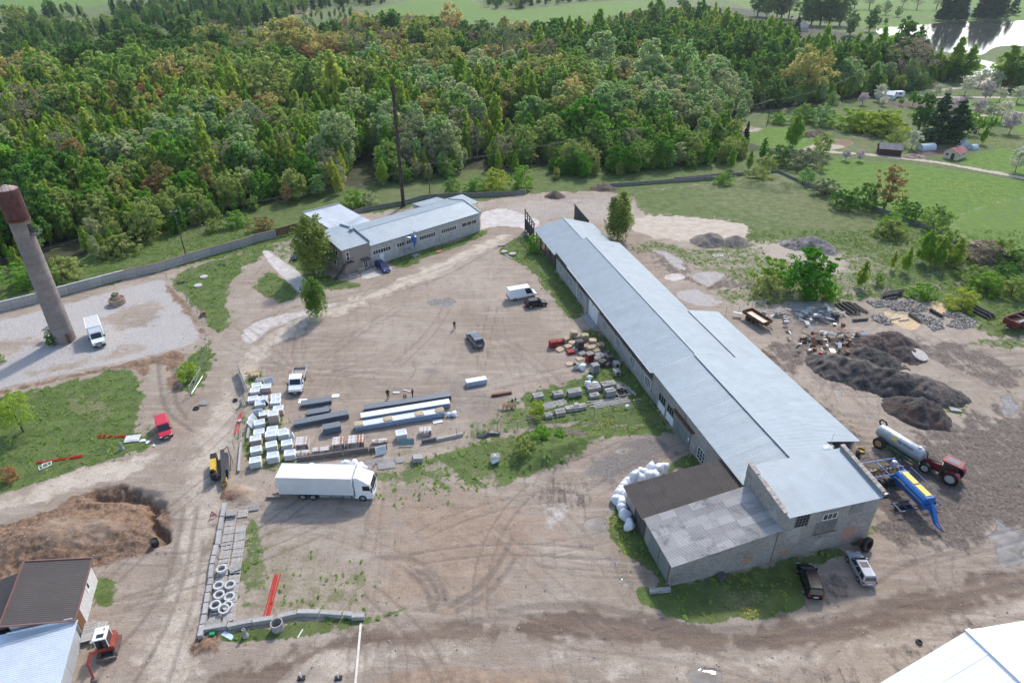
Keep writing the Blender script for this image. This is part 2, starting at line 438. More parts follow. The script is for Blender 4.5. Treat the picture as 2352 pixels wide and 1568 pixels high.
 ('earth',.9,.6,'3f',[(120,1300),(170,1210),(300,1200),(350,1240),(300,1330),(150,1350)]),
 ('clay',.8,1.5,'v',[(860,1568),(900,1530),(1050,1520),(1200,1522),(1300,1545),(1350,1580),(1200,1660),(900,1660)]),
 ('clay',.45,3,'v',[(860,1250),(1000,1200),(1080,1260),(1060,1360),(960,1400),(900,1340)]),
 ('road',1,1.5,'v',[(430,1600),(560,1530),(700,1480),(860,1440),(1050,1430),(1300,1410),(1500,1425),(1680,1450),(1860,1425),(2100,1360),(2352,1300),(2600,1240),(2600,1300),(2352,1370),(2100,1430),(1900,1480),(1700,1500),(1400,1480),(1200,1470),(1000,1475),(820,1490),(640,1570),(600,1620)]),
 ('sand',.6,1.5,'v',[(620,1600),(760,1500),(900,1492),(1200,1482),(1450,1490),(1680,1512),(1900,1495),(2120,1440),(2352,1385),(2500,1350),(2500,1375),(2200,1450),(1960,1520),(1700,1545),(1400,1520),(1100,1510),(850,1520),(700,1600)]),
 ('clay',.62,4,'v',[(880,1140),(1180,1130),(1180,1130),(1290,1200),(1200,1330),(1000,1390),(880,1390),(900,1280)]),
 ('sand',.6,1.5,'v',[(665,1530),(720,1500),(790,1480),(820,1495),(880,1520),(870,1540),(760,1555),(690,1560)]),
 ('sand',.5,2,'v',[(940,1500),(1200,1495),(1500,1510),(1600,1540),(1500,1560),(1200,1520)]),
 ('mud',.72,3,'v',[(1900,980),(2050,1040),(2200,960),(2400,900),(2500,1200),(2400,1290),(2200,1240),(2050,1270),(2020,1180),(1960,1080)]),
 ('mud',.62,2,'v',[(1740,790),(1860,770),(2050,770),(2230,790),(2352,850),(2352,930),(2200,840),(2000,800),(1860,800),(1830,860),(1900,940),(2020,1020),(1960,1030),(1830,900)]),
 ('mud',.5,2,'v',[(1850,1550),(1960,1540),(2060,1480),(2200,1440),(2300,1440),(2200,1500),(2050,1568),(1850,1600)]),
 ('mud',.5,1.5,'v',[(1830,1330),(1960,1300),(1990,1360),(1900,1390),(1840,1390)]),
 ('mud',.45,2.5,'v',[(1180,1090),(1320,1090),(1400,1150),(1300,1190),(1180,1160)]),
 ('saw',.95,.7,'2c',[(1220,660),(1330,690),(1480,720),(1570,770),(1500,830),(1380,800),(1300,740)]),
 ('saw',.8,.6,'2c',[(1610,600),(1700,600),(1760,650),(1700,710),(1640,660)]),
 ('saw',.5,.8,'2c',[(690,690),(780,720),(860,750),(800,770),(700,740)]),
 ('puddle',1,.12,'3g',[(1310,730),(1350,722),(1365,765),(1325,778)]),
 ('puddle',1,.12,'3g',[(1340,790),(1430,762),(1448,795),(1350,826)]),
 ('puddle',1,.12,'3g',[(1195,585),(1260,570),(1275,610),(1220,625)]),
 ('puddle',1,.1,'3g',[(1250,625),(1300,620),(1305,658),(1260,662)]),
 ('puddle',1,.1,'3g',[(1305,612),(1345,605),(1340,645),(1310,640)]),
 ('puddle',.9,.3,'3g',[(1050,300),(1130,260),(1220,275),(1240,330),(1200,385),(1130,380),(1060,360)]),
 ('puddle',1,.2,'3g',[(1845,1480),(1975,1450),(2110,1450),(2140,1500),(2110,1568),(2000,1640),(1900,1568)]),
 ('puddle',.6,1.5,'3h',[(2090,290),(2200,330),(2420,400),(2420,680),(2150,680),(2080,500)]),
 ('puddle',.8,.3,'3h',[(845,925),(900,950),(915,975),(885,990)]),
 ('puddle',.9,.4,'2c',[(850,1290),(910,1285),(945,1320),(920,1350),(870,1330)]),
 ('puddle',.8,.3,'2c',[(1060,1465),(1130,1480),(1165,1520),(1100,1515)]),
 ('puddle',.55,.8,'2c',[(2160,1320),(2280,1340),(2340,1420),(2280,1520),(2180,1500)]),
 ('puddle',.6,.5,'2c',[(1850,1060),(1910,1065),(1900,1090),(1855,1085)]),
 ('puddle',.6,.5,'3a',[(1680,1430),(1800,1400),(1930,1410),(1850,1470),(1720,1480)]),
 ('puddle',.55,.8,'2a',[(1550,990),(1700,950),(1860,980),(1780,1040),(1600,1040)]),
 ('puddle',.9,.3,'1c',[(1280,895),(1330,890),(1390,905),(1320,915)]),
]
LANES = [  # winding tracks: (kind, cover, half width m, survey view, line)
 ('sand',.75,1.6,'v',[(1860,345),(1920,350),(1985,354),(2060,362),(2130,369),(2230,386),(2352,409),(2500,440)]),
 ('sand',.95,1.7,'4d',[(1900,500),(1500,495),(1000,495),(850,490),(700,475),(690,445),(780,430),(1000,415),(1200,390),(1300,370),(1400,320),(1500,285),(1600,250)]),
 ('sand',.6,1.2,'1c',[(2352,760),(2220,740),(2100,770),(2000,800)]),
 ('track',.7,.35,'3g',[(0,960),(200,850),(340,700),(420,560),(480,450)]),
 ('track',.6,.35,'3g',[(60,1000),(260,900),(420,740),(500,600)]),
 ('track',.8,.3,'3f',[(1900,690),(1990,740),(2050,830),(2060,930),(2020,990)]),
 ('track',.8,.3,'3f',[(1850,720),(1930,780),(1990,870),(2000,970)]),
 ('track',.7,.3,'3f',[(1960,680),(2060,740),(2110,850),(2110,940)]),
 ('track',.6,.35,'3f',[(1550,590),(1700,580),(1850,600),(1950,640)]),
 ('track',.6,.4,'3g',[(400,1010),(700,960),(1000,960),(1300,990),(1650,1100),(2000,1150),(2352,1130)]),
 ('track',.5,.4,'3g',[(0,1120),(400,1050),(900,1040),(1400,1100),(1900,1200),(2400,1190)]),
 ('track',.6,.3,'3h',[(1200,780),(1400,650),(1700,560),(2000,500)]),
 ('track',.5,.35,'3h',[(0,1300),(400,1220),(900,1130),(1500,960),(2352,790)]),
 ('track',.5,.35,'3h',[(0,1180),(400,1130),(900,1050),(1500,880),(2352,700)]),
 ('track',.7,.25,'2c',[(1480,850),(1700,960),(1900,1050),(2100,1120),(2352,1100)]),
 ('track',.7,.25,'2c',[(1560,840),(1750,920),(2000,1020),(2352,1010)]),
 ('track',.5,.3,'2a',[(300,1250),(700,1060),(1100,980),(1500,880),(1800,760),(2000,640),(2200,540),(2352,480)]),
 ('track',.4,.3,'2a',[(200,1160),(600,1010),(1000,930),(1400,830),(1700,730),(1900,640)]),
 ('track',.5,.2,'2d',[(1000,210),(1150,170),(1250,120)]),
 ('track',.5,.2,'2d',[(1050,250),(1200,230),(1330,190)]),
 ('track',.5,.2,'2d',[(1770,100),(1790,170),(1770,240),(1730,280)]),
 ('track',.6,.25,'3e',[(850,1567),(1000,1300),(1300,1000),(1500,650),(1600,300),(1640,0)]),
 ('track',.6,.25,'3e',[(1200,1567),(1420,1200),(1600,800),(1700,400),(1760,0)]),
 ('track',.5,.25,'3e',[(1500,1567),(1650,1100),(1760,700),(1820,300)]),
 ('track',.7,.3,'3d',[(1480,100),(1500,300),(1530,500),(1600,620),(1800,760)]),
 ('track',.7,.3,'3d',[(1600,100),(1640,300),(1640,480),(1750,650)]),
 ('track',.8,.3,'2b',[(1830,900),(1900,850),(2030,775)]),
 ('track',.8,.3,'2b',[(1880,890),(2000,830),(2140,750)]),
 ('track',.8,.3,'2b',[(1910,930),(2050,870),(2200,810)]),
]
_r = random.Random(4)
for cx,cy,rad,n in ((900,790,22,17),(1080,1260,13,9),(1000,1500,14,8),(2150,1080,16,22),(1950,820,14,8),(400,1300,9,10),(1250,1150,9,8),(2000,1420,16,8),(700,800,14,6)):
    c0 = Q('v',cx,cy)
    for _ in range(n):                            # wheel pairs turning across the yards
        p = Vector((c0.x + _r.uniform(-rad,rad),c0.y + _r.uniform(-rad,rad) * .7)); a = _r.uniform(0,6.28); kk = _r.gauss(0,.03); l1,l2 = [],[]
        for _k in range(14):
            nn = Vector((-math.sin(a),math.cos(a))); l1.append(p + nn * .8); l2.append(p - nn * .8)
            p = p + Vector((math.cos(a),math.sin(a))) * 1.6; a += kk * 1.6
        cv_ = _r.uniform(.2,.6)
        for l in (l1,l2): LANES.append(('track',cv_,.15,None,l))
PIT = smooth_poly(V2('3d',[(830,1390),(900,1345),(1050,1330),(1200,1300),(1330,1345),(1460,1400),(1500,1490),(1440,1515),(1370,1460),(1290,1405),(1150,1405),(1000,1395)]),2)
TRENCH = V2('3e',[(1330,30),(1350,120),(1400,190),(1470,240),(1480,300)])
MOUNDS = [  # spoil heaps that are part of the ground: (height, soft edge, polygon)
 (1.3,5.0,V2('v',[(10,1235),(120,1190),(210,1180),(330,1195),(365,1235),(260,1265),(120,1290),(0,1300)])),
 (.9,2.2,V2('3f',[(400,60),(520,20),(620,60),(600,150),(460,180),(390,130)])),
 (.5,1.5,V2('3f',[(150,1290),(200,1220),(300,1210),(330,1260),(240,1330)])),
 (1.1,3.0,V2('v',[(1180,1040),(1260,1000),(1370,1000),(1360,1030),(1280,1075),(1200,1085)])),
 (1.3,6.0,V2('v',[(1700,412),(1785,400),(1850,430),(1790,445),(1700,430)])),
 (.9,2.5,V2('v',[(1870,318),(1900,302),(1925,308),(1910,322)])),
]
def build_ground():
    ys = [-60.0,-20,10,30]
    while ys[-1] < 950:
        ys.append(ys[-1] + (.21 if ys[-1] < 60 else .0056 * ys[-1] - .126))
    ys += [1100,1400,2000,3500,7000]
    ys = np.array(ys)
    us = np.concatenate([[-8,-2.2,-1.25],np.linspace(-1,1,820),[1.25,2.2,8]])
    hw = 66 + .86 * np.clip(ys,0,1000)
    X = us[None,:] * hw[:,None]
    X[:,0],X[:,-1] = -6000,6000
    Y = np.repeat(ys[:,None],len(us),1)
    P = np.stack([X.ravel(),Y.ravel()],1)
    n = len(P)
    W = np.zeros((n,16),np.float32)
    W[:,0] = 1.0
    jx = (fbm(P[:,0] * .35,P[:,1] * .35,3) - .5) * 2
    jy = (fbm(P[:,0] * 1.1,P[:,1] * 1.1,8,3) - .5) * 2
    for kind,cover,feather,k,pts in AREAS:
        poly = smooth_poly(V2(k,pts),1)
        lo,hi = poly.min(0) - feather * 5,poly.max(0) + feather * 5
        idx = np.where((P[:,0] > lo[0]) & (P[:,0] < hi[0]) & (P[:,1] > lo[1]) & (P[:,1] < hi[1]))[0]
        if not len(idx):
            continue
        if kind in ('grass','dry','gravel','sand','mud','road','earth','clay','asph','none'):
            feather = feather * 1.5
        d = sdf(poly,P[idx]) + (jx[idx] * .7 + jy[idx] * .6) * feather
        a = 1 - ss(-feather * .6,feather * .6,d)
        W[idx] *= (1 - a * cover * (.2 if kind == 'dry' else 1))[:,None]
        if kind != 'none':
            W[idx,ci[kind]] = np.maximum(W[idx,ci[kind]],a * cover)
    z = (fbm(P[:,0] * .5,P[:,1] * .5,9) - .5) * .12 * ss(1000,200,P[:,1])
    for kind,cover,w,k,pts in LANES:
        line = smooth_line(V2(k,pts),3) if k else np.array([q[:] for q in pts])
        lo,hi = line.min(0) - w * 3,line.max(0) + w * 3
        idx = np.where((P[:,0] > lo[0]) & (P[:,0] < hi[0]) & (P[:,1] > lo[1]) & (P[:,1] < hi[1]))[0]
        d = ldist(line,P[idx]) + jx[idx] * w * .4
        a = 1 - ss(w * .6,w * 1.4,d)
        if kind == 'track':
            W[idx,ci['track']] = np.maximum(W[idx,ci['track']],a * cover)
            z[idx] -= a * .05 * (P[idx,1] < 130)
        else:
            W[idx] *= (1 - a * cover)[:,None]
            W[idx,ci[kind]] = np.maximum(W[idx,ci[kind]],a * cover)
    for poly,dep,f in ((PIT,1.7,2.0),):
        d = sdf(poly,P) + jx * .9 + jy * .5
        a = 1 - ss(-f * .6,f * .5,d)
        z -= a * (dep + .3 * jx)
        W *= (1 - ss(.2,.9,a))[:,None]
        W[:,ci['earth']] = np.maximum(W[:,ci['earth']],ss(.2,.9,a))
    d = ldist(TRENCH,P)
    a = 1 - ss(.25,.7,d)
    z -= a * 1.2
    W[:,ci['earth']] = np.maximum(W[:,ci['earth']],a)
    nz = fbm(P[:,0] * .45,P[:,1] * .45,21,5)
    for hgt,f,poly in MOUNDS:
        d = sdf(poly,P)
        z += ss(f * .25,-f * .7,d) * hgt * (.45 + 1.1 * nz)
    rough = W[:,ci['earth']] + W[:,ci['mud']] * .5 + W[:,ci['clay']] * .5
    z += rough * (fbm(P[:,0] * 1.1,P[:,1] * 1.1,5) - .5) * .7 * (P[:,1] < 300)
    z += W[:,ci['earth']] * (fbm(P[:,0] * 2.6,P[:,1] * 2.6,15,3) - .5) * .5 * (P[:,1] < 120)
    ny,nx = Y.shape
    i = (np.arange(ny - 1)[:,None] * nx + np.arange(nx - 1)[None,:]).ravel()
    F = np.stack([i,i + 1,i + nx + 1,i + nx],1).astype(np.int32)
    me = bpy.data.meshes.new('ground')
    me.vertices.add(n)
    me.vertices.foreach_set('co',np.column_stack([P,z]).astype(np.float32).ravel())
    me.loops.add(F.size)
    me.loops.foreach_set('vertex_index',F.ravel())
    me.polygons.add(len(F))
    me.polygons.foreach_set('loop_start',np.arange(0,F.size,4,dtype=np.int32))
    me.polygons.foreach_set('use_smooth',np.ones(len(F),bool))
    me.update()
    for a in range(4):
        at = me.attributes.new('w%d' % a,'FLOAT_COLOR','POINT')
        at.data.foreach_set('color',np.ascontiguousarray(W[:,a * 4:a * 4 + 4]).ravel())
    return me,P,W,z,(ys,us,hw)

def ground_material():
    t = NT('yard ground')
    pos = t.n('NewGeometry').outputs['Position']
    at = []
    for a in range(4):
        x = t.n('Attribute',attribute_name='w%d' % a)
        s = t.n('SeparateColor',{0: x.outputs['Color']})
        at += [s.outputs[0],s.outputs[1],s.outputs[2],x.outputs['Alpha']]
    big = t.noise(pos,.055,4,.55)
    mid = t.noise(pos,.5,5,.65)
    fine = t.noise(pos,2.6,5,.75)
    grain = t.noise(pos,9.0,4,.8)
    st = t.n('Mapping',{'Vector': pos,'Scale': (.12,.9,1),'Rotation': (0,0,.35)})
    streak = t.noise(st.outputs[0],1.0,5,.7)
    def f(ch,n,amp=.85,s=.13):
        v = t.math('MULTIPLY_ADD',t.math('SUBTRACT',n,.5),amp,at[ci[ch]])
        return t.rng(v,.5 - s,.5 + s)
    def two(n,a,b,lo=.35,hi=.65):
        return t.mix(t.rng(n,lo,hi),a,b)
    st2 = t.n('Mapping',{'Vector': pos,'Scale': (1.1,.16,1),'Rotation': (0,0,-.25)})
    streak2 = t.noise(st2.outputs[0],1.0,4,.7,.4)
    mixn = t.math('MULTIPLY_ADD',fine,.5,t.math('MULTIPLY',mid,.5))
    # bare ground: trodden dirt with stones
    c = two(big,(.285,.225,.172),(.385,.318,.255))
    c = t.mix(t.math('MULTIPLY',t.rng(mid,.42,.7),.5),c,(.225,.175,.145))
    c = t.mix(t.math('MULTIPLY',t.rng(streak,.47,.68),.55),c,(.46,.395,.325))
    c = t.mix(t.math('MULTIPLY',t.rng(grain,.58,.72),.45),c,(.48,.44,.39))
    c = t.mix(t.math('MULTIPLY',t.rng(streak2,.52,.72),.4),c,(.19,.135,.095))
    c = t.mix(t.math('MULTIPLY',t.rng(fine,.5,.72),.55),c,(.145,.11,.085))
    def over(ch,col,n=mixn,amp=.95,s=.13):
        nonlocal c
        c = t.mix(f(ch,n,amp,s),c,col)
    over('road',two(streak,(.150,.108,.080),(.215,.162,.122)),amp=.6,s=.3)
    over('sand',two(mid,(.43,.36,.285),(.53,.46,.38)),amp=.8,s=.28)
    over('clay',two(mid,(.275,.188,.128),(.365,.270,.195)),amp=.8,s=.42)
    over('asph',two(fine,(.15,.13,.12),(.22,.195,.18)),s=.25)
    over('gravel',two(grain,(.27,.245,.225),(.53,.50,.48),.38,.62),amp=1.5,s=.2)
    crack = t.n('TexVoronoi',{'Vector': pos,'Scale': .8},feature='DISTANCE_TO_EDGE').outputs[0]
    cc = t.mix(t.rng(crack,.0,.05,.55,1.0),(.34,.30,.27),two(mid,(.48,.44,.41),(.60,.56,.53)))
    over('conc',cc,amp=.6,s=.22)
    over('earth',two(fine,(.15,.092,.056),(.28,.182,.120)),s=.25)
    over('mud',two(fine,(.095,.074,.06),(.19,.155,.13)),n=t.math('MULTIPLY_ADD',streak2,.5,t.math('MULTIPLY',mid,.5)),amp=1.9,s=.18)
    over('saw',two(fine,(.50,.35,.19),(.62,.48,.31)),s=.2)
    fl = t.n('Mapping',{'Vector': pos,'Rotation': (0,0,.3)})
    fur = t.n('TexWave',{'Vector': fl.outputs[0],'Scale': 1.1,'Distortion': 1.5}).outputs[0]
    over('plough',t.mix(fur,(.075,.055,.042),(.14,.105,.085)),amp=.3)
    c = t.mix(t.math('MULTIPLY',at[ci['track']],t.rng(fine,.3,.6,.45,.95)),c,(.15,.115,.095))
    k = t.math('MULTIPLY',t.rng(grain,.25,.75,.72,1.24,False),t.rng(fine,.3,.7,.84,1.14,False))
    c = t.mix(1.0,c,t.n('CombineColor',{0: k,1: k,2: k}).outputs[0],'MULTIPLY')
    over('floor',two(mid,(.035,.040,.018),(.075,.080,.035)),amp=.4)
    g = two(mid,(.070,.105,.026),(.115,.160,.042))
    g = t.mix(t.math('MULTIPLY',t.rng(fine,.5,.75),.5),g,(.20,.20,.085))
    g = t.mix(t.math('MULTIPLY',t.rng(big,.5,.7),.35),g,(.20,.175,.10))
    over('grass',g,n=mixn,amp=1.7,s=.12)
    over('dry',two(fine,(.13,.125,.055),(.24,.22,.12)),amp=1.3,s=.2)
    lu = two(mid,(.070,.145,.013),(.122,.210,.020))
    lu = t.mix(t.math('MULTIPLY',t.rng(fine,.56,.75),.45),lu,(.19,.20,.035))
    over('lush',lu,amp=.4)
    pf = f('puddle',mixn,.9,.05)
    c = t.mix(pf,c,two(mid,(.15,.135,.12),(.23,.215,.20)))
    t.p(Base_Color=c,Roughness=t.math('MULTIPLY_ADD',pf,-.90,.94))
    t.bsdf.inputs['Specular IOR Level'].default_value = .35
    h = t.math('MULTIPLY_ADD',fine,.6,t.math('MULTIPLY',grain,.3))
    h = t.math('MULTIPLY',h,t.math('SUBTRACT',1.0,pf))
    t.bump(h,.9,.22)
    return t.mat
g_me,GP,GW,GZ,ggrid = build_ground()
g_me.materials.append(ground_material())
ground = tag(ob('ground',g_me),kind='structure')
def gz(x,y):                                     # height of the ground at a point
    ys,us,hw = ggrid
    r = np.clip(np.searchsorted(ys,y),0,len(ys) - 1)
    c = int(np.argmin(abs(us[2:-2] * hw[r] - x))) + 2
    return float(GZ[r * len(us) + c])

# ---------------------------------------------------------------- lake and brook
def water_mat():
    t = NT('still water')
    pos = t.n('NewGeometry').outputs['Position']
    t.p(Base_Color=(.06,.065,.06),Roughness=.06)
    t.bsdf.inputs['IOR'].default_value = 1.33
    t.bump(t.noise(pos,.6,3,.6),.12,.06)
    return t.mat
WATER = water_mat()
def sheet(name,pts,z,m):
    me = bpy.data.meshes.new(name)
    me.from_pydata([(p[0],p[1],z) for p in pts],[],[tuple(range(len(pts)))])
    me.materials.append(m)
    o = ob(name,me)
    if me.polygons[0].normal.z < 0:
        me.flip_normals()
    return tag(o,kind='structure')
sheet('lake',smooth_poly(V2('v',[(2000,70),(2050,61),(2130,57),(2180,51),(2260,49),(2352,48),(2600,46),(2600,112),(2352,106),(2300,106),(2275,113),(2264,124),(2240,130),(2190,124),(2120,112),(2050,92)]),2),.12,WATER)
sheet('brook',smooth_poly(V2('v',[(2222,136),(2250,137),(2284,144),(2296,150),(2292,162),(2270,172),(2235,177),(2190,182),(2185,178),(2225,170),(2262,160),(2268,152),(2240,146),(2220,142)]),2),.12,WATER)
# ================================================================ TREES
LEAFGAIN = 2.75
def leaf_mat(name,c0,c1,trans=.62,hue=.2):
    t = NT(name)
    oi = t.n('ObjectInfo').outputs['Random']
    lc = t.n('Attribute',attribute_name='lc').outputs['Fac']
    c = t.mix(t.math('MULTIPLY_ADD',lc,.6,t.math('MULTIPLY',oi,.4)),c0,c1)
    k = t.rng(oi,0,1,1 - hue,1 + hue,False)
    c = t.mix(1.0,c,t.n('CombineColor',{0: k,1: 1.0,2: k}).outputs[0],'MULTIPLY')
    c = t.mix(1.0,c,(LEAFGAIN,) * 3,'MULTIPLY')
    d = t.n('BsdfDiffuse',{'Color': c})
    tr = t.n('BsdfTranslucent',{'Color': c})
    m = t.n('MixShader',{0: trans,1: d.outputs[0],2: tr.outputs[0]})
    t.t.links.new(m.outputs[0],t.out.inputs[0])
    t.t.nodes.remove(t.bsdf)
    return t.mat
LEAF = {
 'birch': leaf_mat('birch leaves',(.082,.138,.018),(.148,.208,.032)),
 'weep': leaf_mat('weeping birch leaves',(.055,.092,.018),(.100,.142,.034)),
 'willow': leaf_mat('grey willow leaves',(.094,.134,.032),(.158,.200,.060)),
 'silver': leaf_mat('silvery willow leaves',(.118,.158,.064),(.188,.232,.112)),
 'alder': leaf_mat('alder leaves',(.038,.080,.018),(.075,.130,.030)),
 'aspen': leaf_mat('young yellow-green leaves',(.105,.155,.018),(.185,.225,.040)),
 'oak': leaf_mat('olive young oak leaves',(.115,.125,.035),(.205,.195,.070)),
 'rusty': leaf_mat('rusty young leaves',(.120,.085,.035),(.190,.135,.060)),
 'bare': leaf_mat('bare twigs',(.085,.080,.050),(.140,.125,.080),.2),
 'maple': leaf_mat('dense green leaves',(.038,.100,.012),(.075,.160,.020)),
 'spruce': leaf_mat('spruce needles',(.010,.024,.010),(.024,.045,.018),.05),
 'apple': leaf_mat('apple blossom',(.17,.18,.11),(.38,.36,.29),.3,.05),
 'pink': leaf_mat('pink blossom',(.17,.15,.14),(.31,.26,.26),.3,.05),
 'green': leaf_mat('garden leaves',(.060,.130,.020),(.120,.200,.030)),
 'grass': leaf_mat('grass blades',(.060,.095,.022),(.115,.150,.042),.4),
 'straw': leaf_mat('dry grass blades',(.17,.145,.07),(.30,.26,.14),.3),
}
BARK = mat('bark',(.10,.085,.07),.95,var=.3,scale=4)
BIRCHBARK = mat('birch bark',(.42,.40,.37),.9,var=.35,scale=5)
def quads(C,Nn,S,asp=1.0,r=rng):
    n = len(C)
    a = r.normal(size=(n,3))
    u = np.cross(Nn,a); u /= np.linalg.norm(u,axis=1)[:,None] + 1e-9
    v = np.cross(Nn,u)
    u *= (S * asp)[:,None]; v *= S[:,None]
    return np.stack([C - u * .5 - v * .35,C + u * .45 - v * .5,C + u * .5 + v * .4,C - u * .35 + v * .5],1).reshape(-1,3)
def mesh_quads(name,V,lc,m):
    me = bpy.data.meshes.new(name)
    n = len(V) // 4
    me.vertices.add(len(V)); me.vertices.foreach_set('co',V.astype(np.float32).ravel())
    me.loops.add(n * 4); me.loops.foreach_set('vertex_index',np.arange(n * 4,dtype=np.int32))
    me.polygons.add(n); me.polygons.foreach_set('loop_start',np.arange(0,n * 4,4,dtype=np.int32))
    me.update()
    at = me.attributes.new('lc','FLOAT','POINT')
    at.data.foreach_set('value',np.repeat(lc,4).astype(np.float32))
    me.materials.append(m)
    return me
# crown outline: radius (fraction of height) at relative height t, clump size, clumps, leaves per clump, leaf size
def prof_birch(t): return .175 * np.clip(np.sin(np.pi * np.clip((t - .12) / .88,0,1) ** .62),0,1) ** .8
def prof_round(t): return .26 * np.clip(1 - ((t - .56) / .46) ** 2,0,1) ** .5
def prof_oak(t): return .36 * np.clip(1 - ((t - .62) / .40) ** 2,0,1) ** .45
def prof_bush(t): return .55 * np.clip(1 - ((t - .36) / .66) ** 2,0,1) ** .5
def prof_weep(t): return .27 * np.clip(1 - ((t - .50) / .52) ** 2,0,1) ** .6
def prof_cone(t): return .21 * np.clip((1 - t) / .92,0,1) ** .8 * (t > .05)
def prof_dome(t): return .37 * np.clip(1 - ((t - .48) / .54) ** 2,0,1) ** .55
SPEC = {  # leaf colour: (outline, lowest foliage, clumps, leaves per clump, clump size, leaf size, bark)
 'birch': (prof_birch,.12,62,44,.075,.034,BIRCHBARK),'willow': (prof_dome,.08,74,40,.095,.036,BARK),
 'silver': (prof_round,.10,70,42,.085,.034,BARK),'alder': (prof_round,.12,60,44,.095,.036,BARK),
 'aspen': (prof_birch,.15,58,40,.080,.036,BIRCHBARK),'oak': (prof_oak,.26,60,34,.100,.034,BARK),
 'rusty': (prof_round,.20,52,30,.090,.032,BARK),'bare': (prof_oak,.24,60,22,.095,.022,BARK),
 'weep': (prof_weep,.10,46,46,.105,.030,BIRCHBARK),'maple': (prof_dome,.06,80,50,.100,.036,BARK),'spruce': (prof_cone,.05,80,36,.060,.030,BARK),
 'apple': (prof_oak,.30,46,34,.110,.050,BARK),'pink': (prof_oak,.22,46,36,.115,.050,BARK),
 'green': (prof_bush,.05,50,44,.130,.050,BARK),'bush': (prof_bush,.03,46,44,.130,.050,BARK)}
def make_tree(sp,seed,H,leaf=None,dens=1.0,lsize=1.0):
    r = np.random.default_rng(seed)
    prof,t0,K,m,cs,ls,bark = SPEC[sp]
    K,cs,ls = int(K * dens * 1.7),cs * .82,ls * .74
    t = t0 + (1 - t0) * r.random(K * 4) ** .9
    w = prof(t)
    keep = r.random(K * 4) < (w / w.max()) ** 1.0
    t,w = t[keep][:K],w[keep][:K]
    K = len(t)
    a = r.random(K) * 2 * math.pi
    wob = 1 + .22 * np.sin(a * 2 + seed) + .15 * np.sin(a * 3 + t * 7 + seed * 2)
    rad = w * wob * (1 - .8 * r.random(K) ** 1.5) * (.85 + .3 * r.random(K))
    C = np.stack([rad * np.cos(a),rad * np.sin(a),t],1) * H
    cl = np.repeat(np.arange(K),m)
    d = r.normal(size=(K * m,3)); d /= np.linalg.norm(d,axis=1)[:,None]
    d[:,2] = np.where((d[:,2] < -.2) & (r.random(K * m) < .55),-d[:,2],d[:,2])
    cr = (cs * (.65 + .8 * r.random(K)) * (1.3 - .75 * t))[cl] * H
    sq = np.array([1,1,2.0 if sp == 'weep' else 1.25 if sp in ('birch','aspen') else .75])
    L = C[cl] + d * sq * (cr * (.45 + .6 * r.random(K * m)))[:,None]
    L[:,2] = np.maximum(L[:,2],.1)
    nn = d * .8 + np.array([0,0,.5]) + r.normal(size=d.shape) * .5
    nn /= np.linalg.norm(nn,axis=1)[:,None]
    S = ls * H * lsize * (.6 + .8 * r.random(K * m))
    V = quads(L,nn,S,1.25,r)
    lc = np.clip((.5 + .5 * (r.random(K) - .5))[cl] + .35 * (r.random(K * m) - .5),0,1)
    crown = mesh_quads(sp + '_crown',V,lc,LEAF[leaf or sp])
    b = MB()
    top = .93 if sp in ('birch','weep','aspen','spruce','silver') else .7
    lean = Vector((r.normal() * .015,r.normal() * .015,0)) * H
    p = [Vector((0,0,-.2)),Vector((0,0,.3 * H)) + lean,Vector((0,0,top * H)) + lean * 2]
    rb = (.012 if sp in ('birch','aspen','spruce') else .018) * H
    b.cyl(p[0],p[1],rb * 1.3,rb * .8,7,caps=False); b.cyl(p[1],p[2],rb * .8,rb * .15,6,caps=False)
    for k in range(16 if sp in ('bare','oak','rusty') else 9):
        c = Vector(C[int(r.integers(K))])
        if sp == 'spruce': continue
        s = p[1] + (p[2] - p[1]) * min(.9,max(-.6,(c.z / H - .42) / .5)) if c.z > .3 * H else Vector((0,0,c.z * .6))
        b.cyl(s,c,rb * .42,rb * .1,5,caps=False)
    return crown,b.mesh(sp + '_trunk',bark,True)
def joined(name,crown,trunk):
    """crown and trunk as one mesh, for the far wood"""
    me = bpy.data.meshes.new(name)
    nv1,nv2 = len(crown.vertices),len(trunk.vertices)
    co = np.empty((nv1 + nv2) * 3,np.float32)
    crown.vertices.foreach_get('co',co[:nv1 * 3]); trunk.vertices.foreach_get('co',co[nv1 * 3:])
    li = np.empty(len(trunk.loops),np.int32); trunk.loops.foreach_get('vertex_index',li)
    me.vertices.add(nv1 + nv2); me.vertices.foreach_set('co',co)
    n1,n2 = len(crown.polygons),len(trunk.polygons)
    idx = np.concatenate([np.arange(n1 * 4,dtype=np.int32),li + nv1])
    me.loops.add(len(idx)); me.loops.foreach_set('vertex_index',idx)
    me.polygons.add(n1 + n2); me.polygons.foreach_set('loop_start',np.arange(0,len(idx),4,dtype=np.int32))
    me.materials.append(crown.materials[0]); me.materials.append(trunk.materials[0])
    me.polygons.foreach_set('material_index',np.r_[np.zeros(n1,np.int32),np.ones(n2,np.int32)])
    me.update()
    at = me.attributes.new('lc','FLOAT','POINT')
    l1 = np.empty(nv1,np.float32); crown.attributes['lc'].data.foreach_get('value',l1)
    at.data.foreach_set('value',np.r_[l1,np.zeros(nv2,np.float32)])
    return me
KINDS = ['birch','willow','silver','alder','aspen','oak','rusty','bare','maple','spruce']
NAMES = {'birch': 'birch_tree','willow': 'willow_tree','silver': 'willow_tree','alder': 'alder_tree','aspen': 'aspen_tree','oak': 'oak_tree',
         'rusty': 'young_tree','bare': 'bare_tree','maple': 'maple_tree','spruce': 'spruce_tree','apple': 'apple_tree','pink': 'apple_tree','green': 'shrub','bush': 'shrub'}
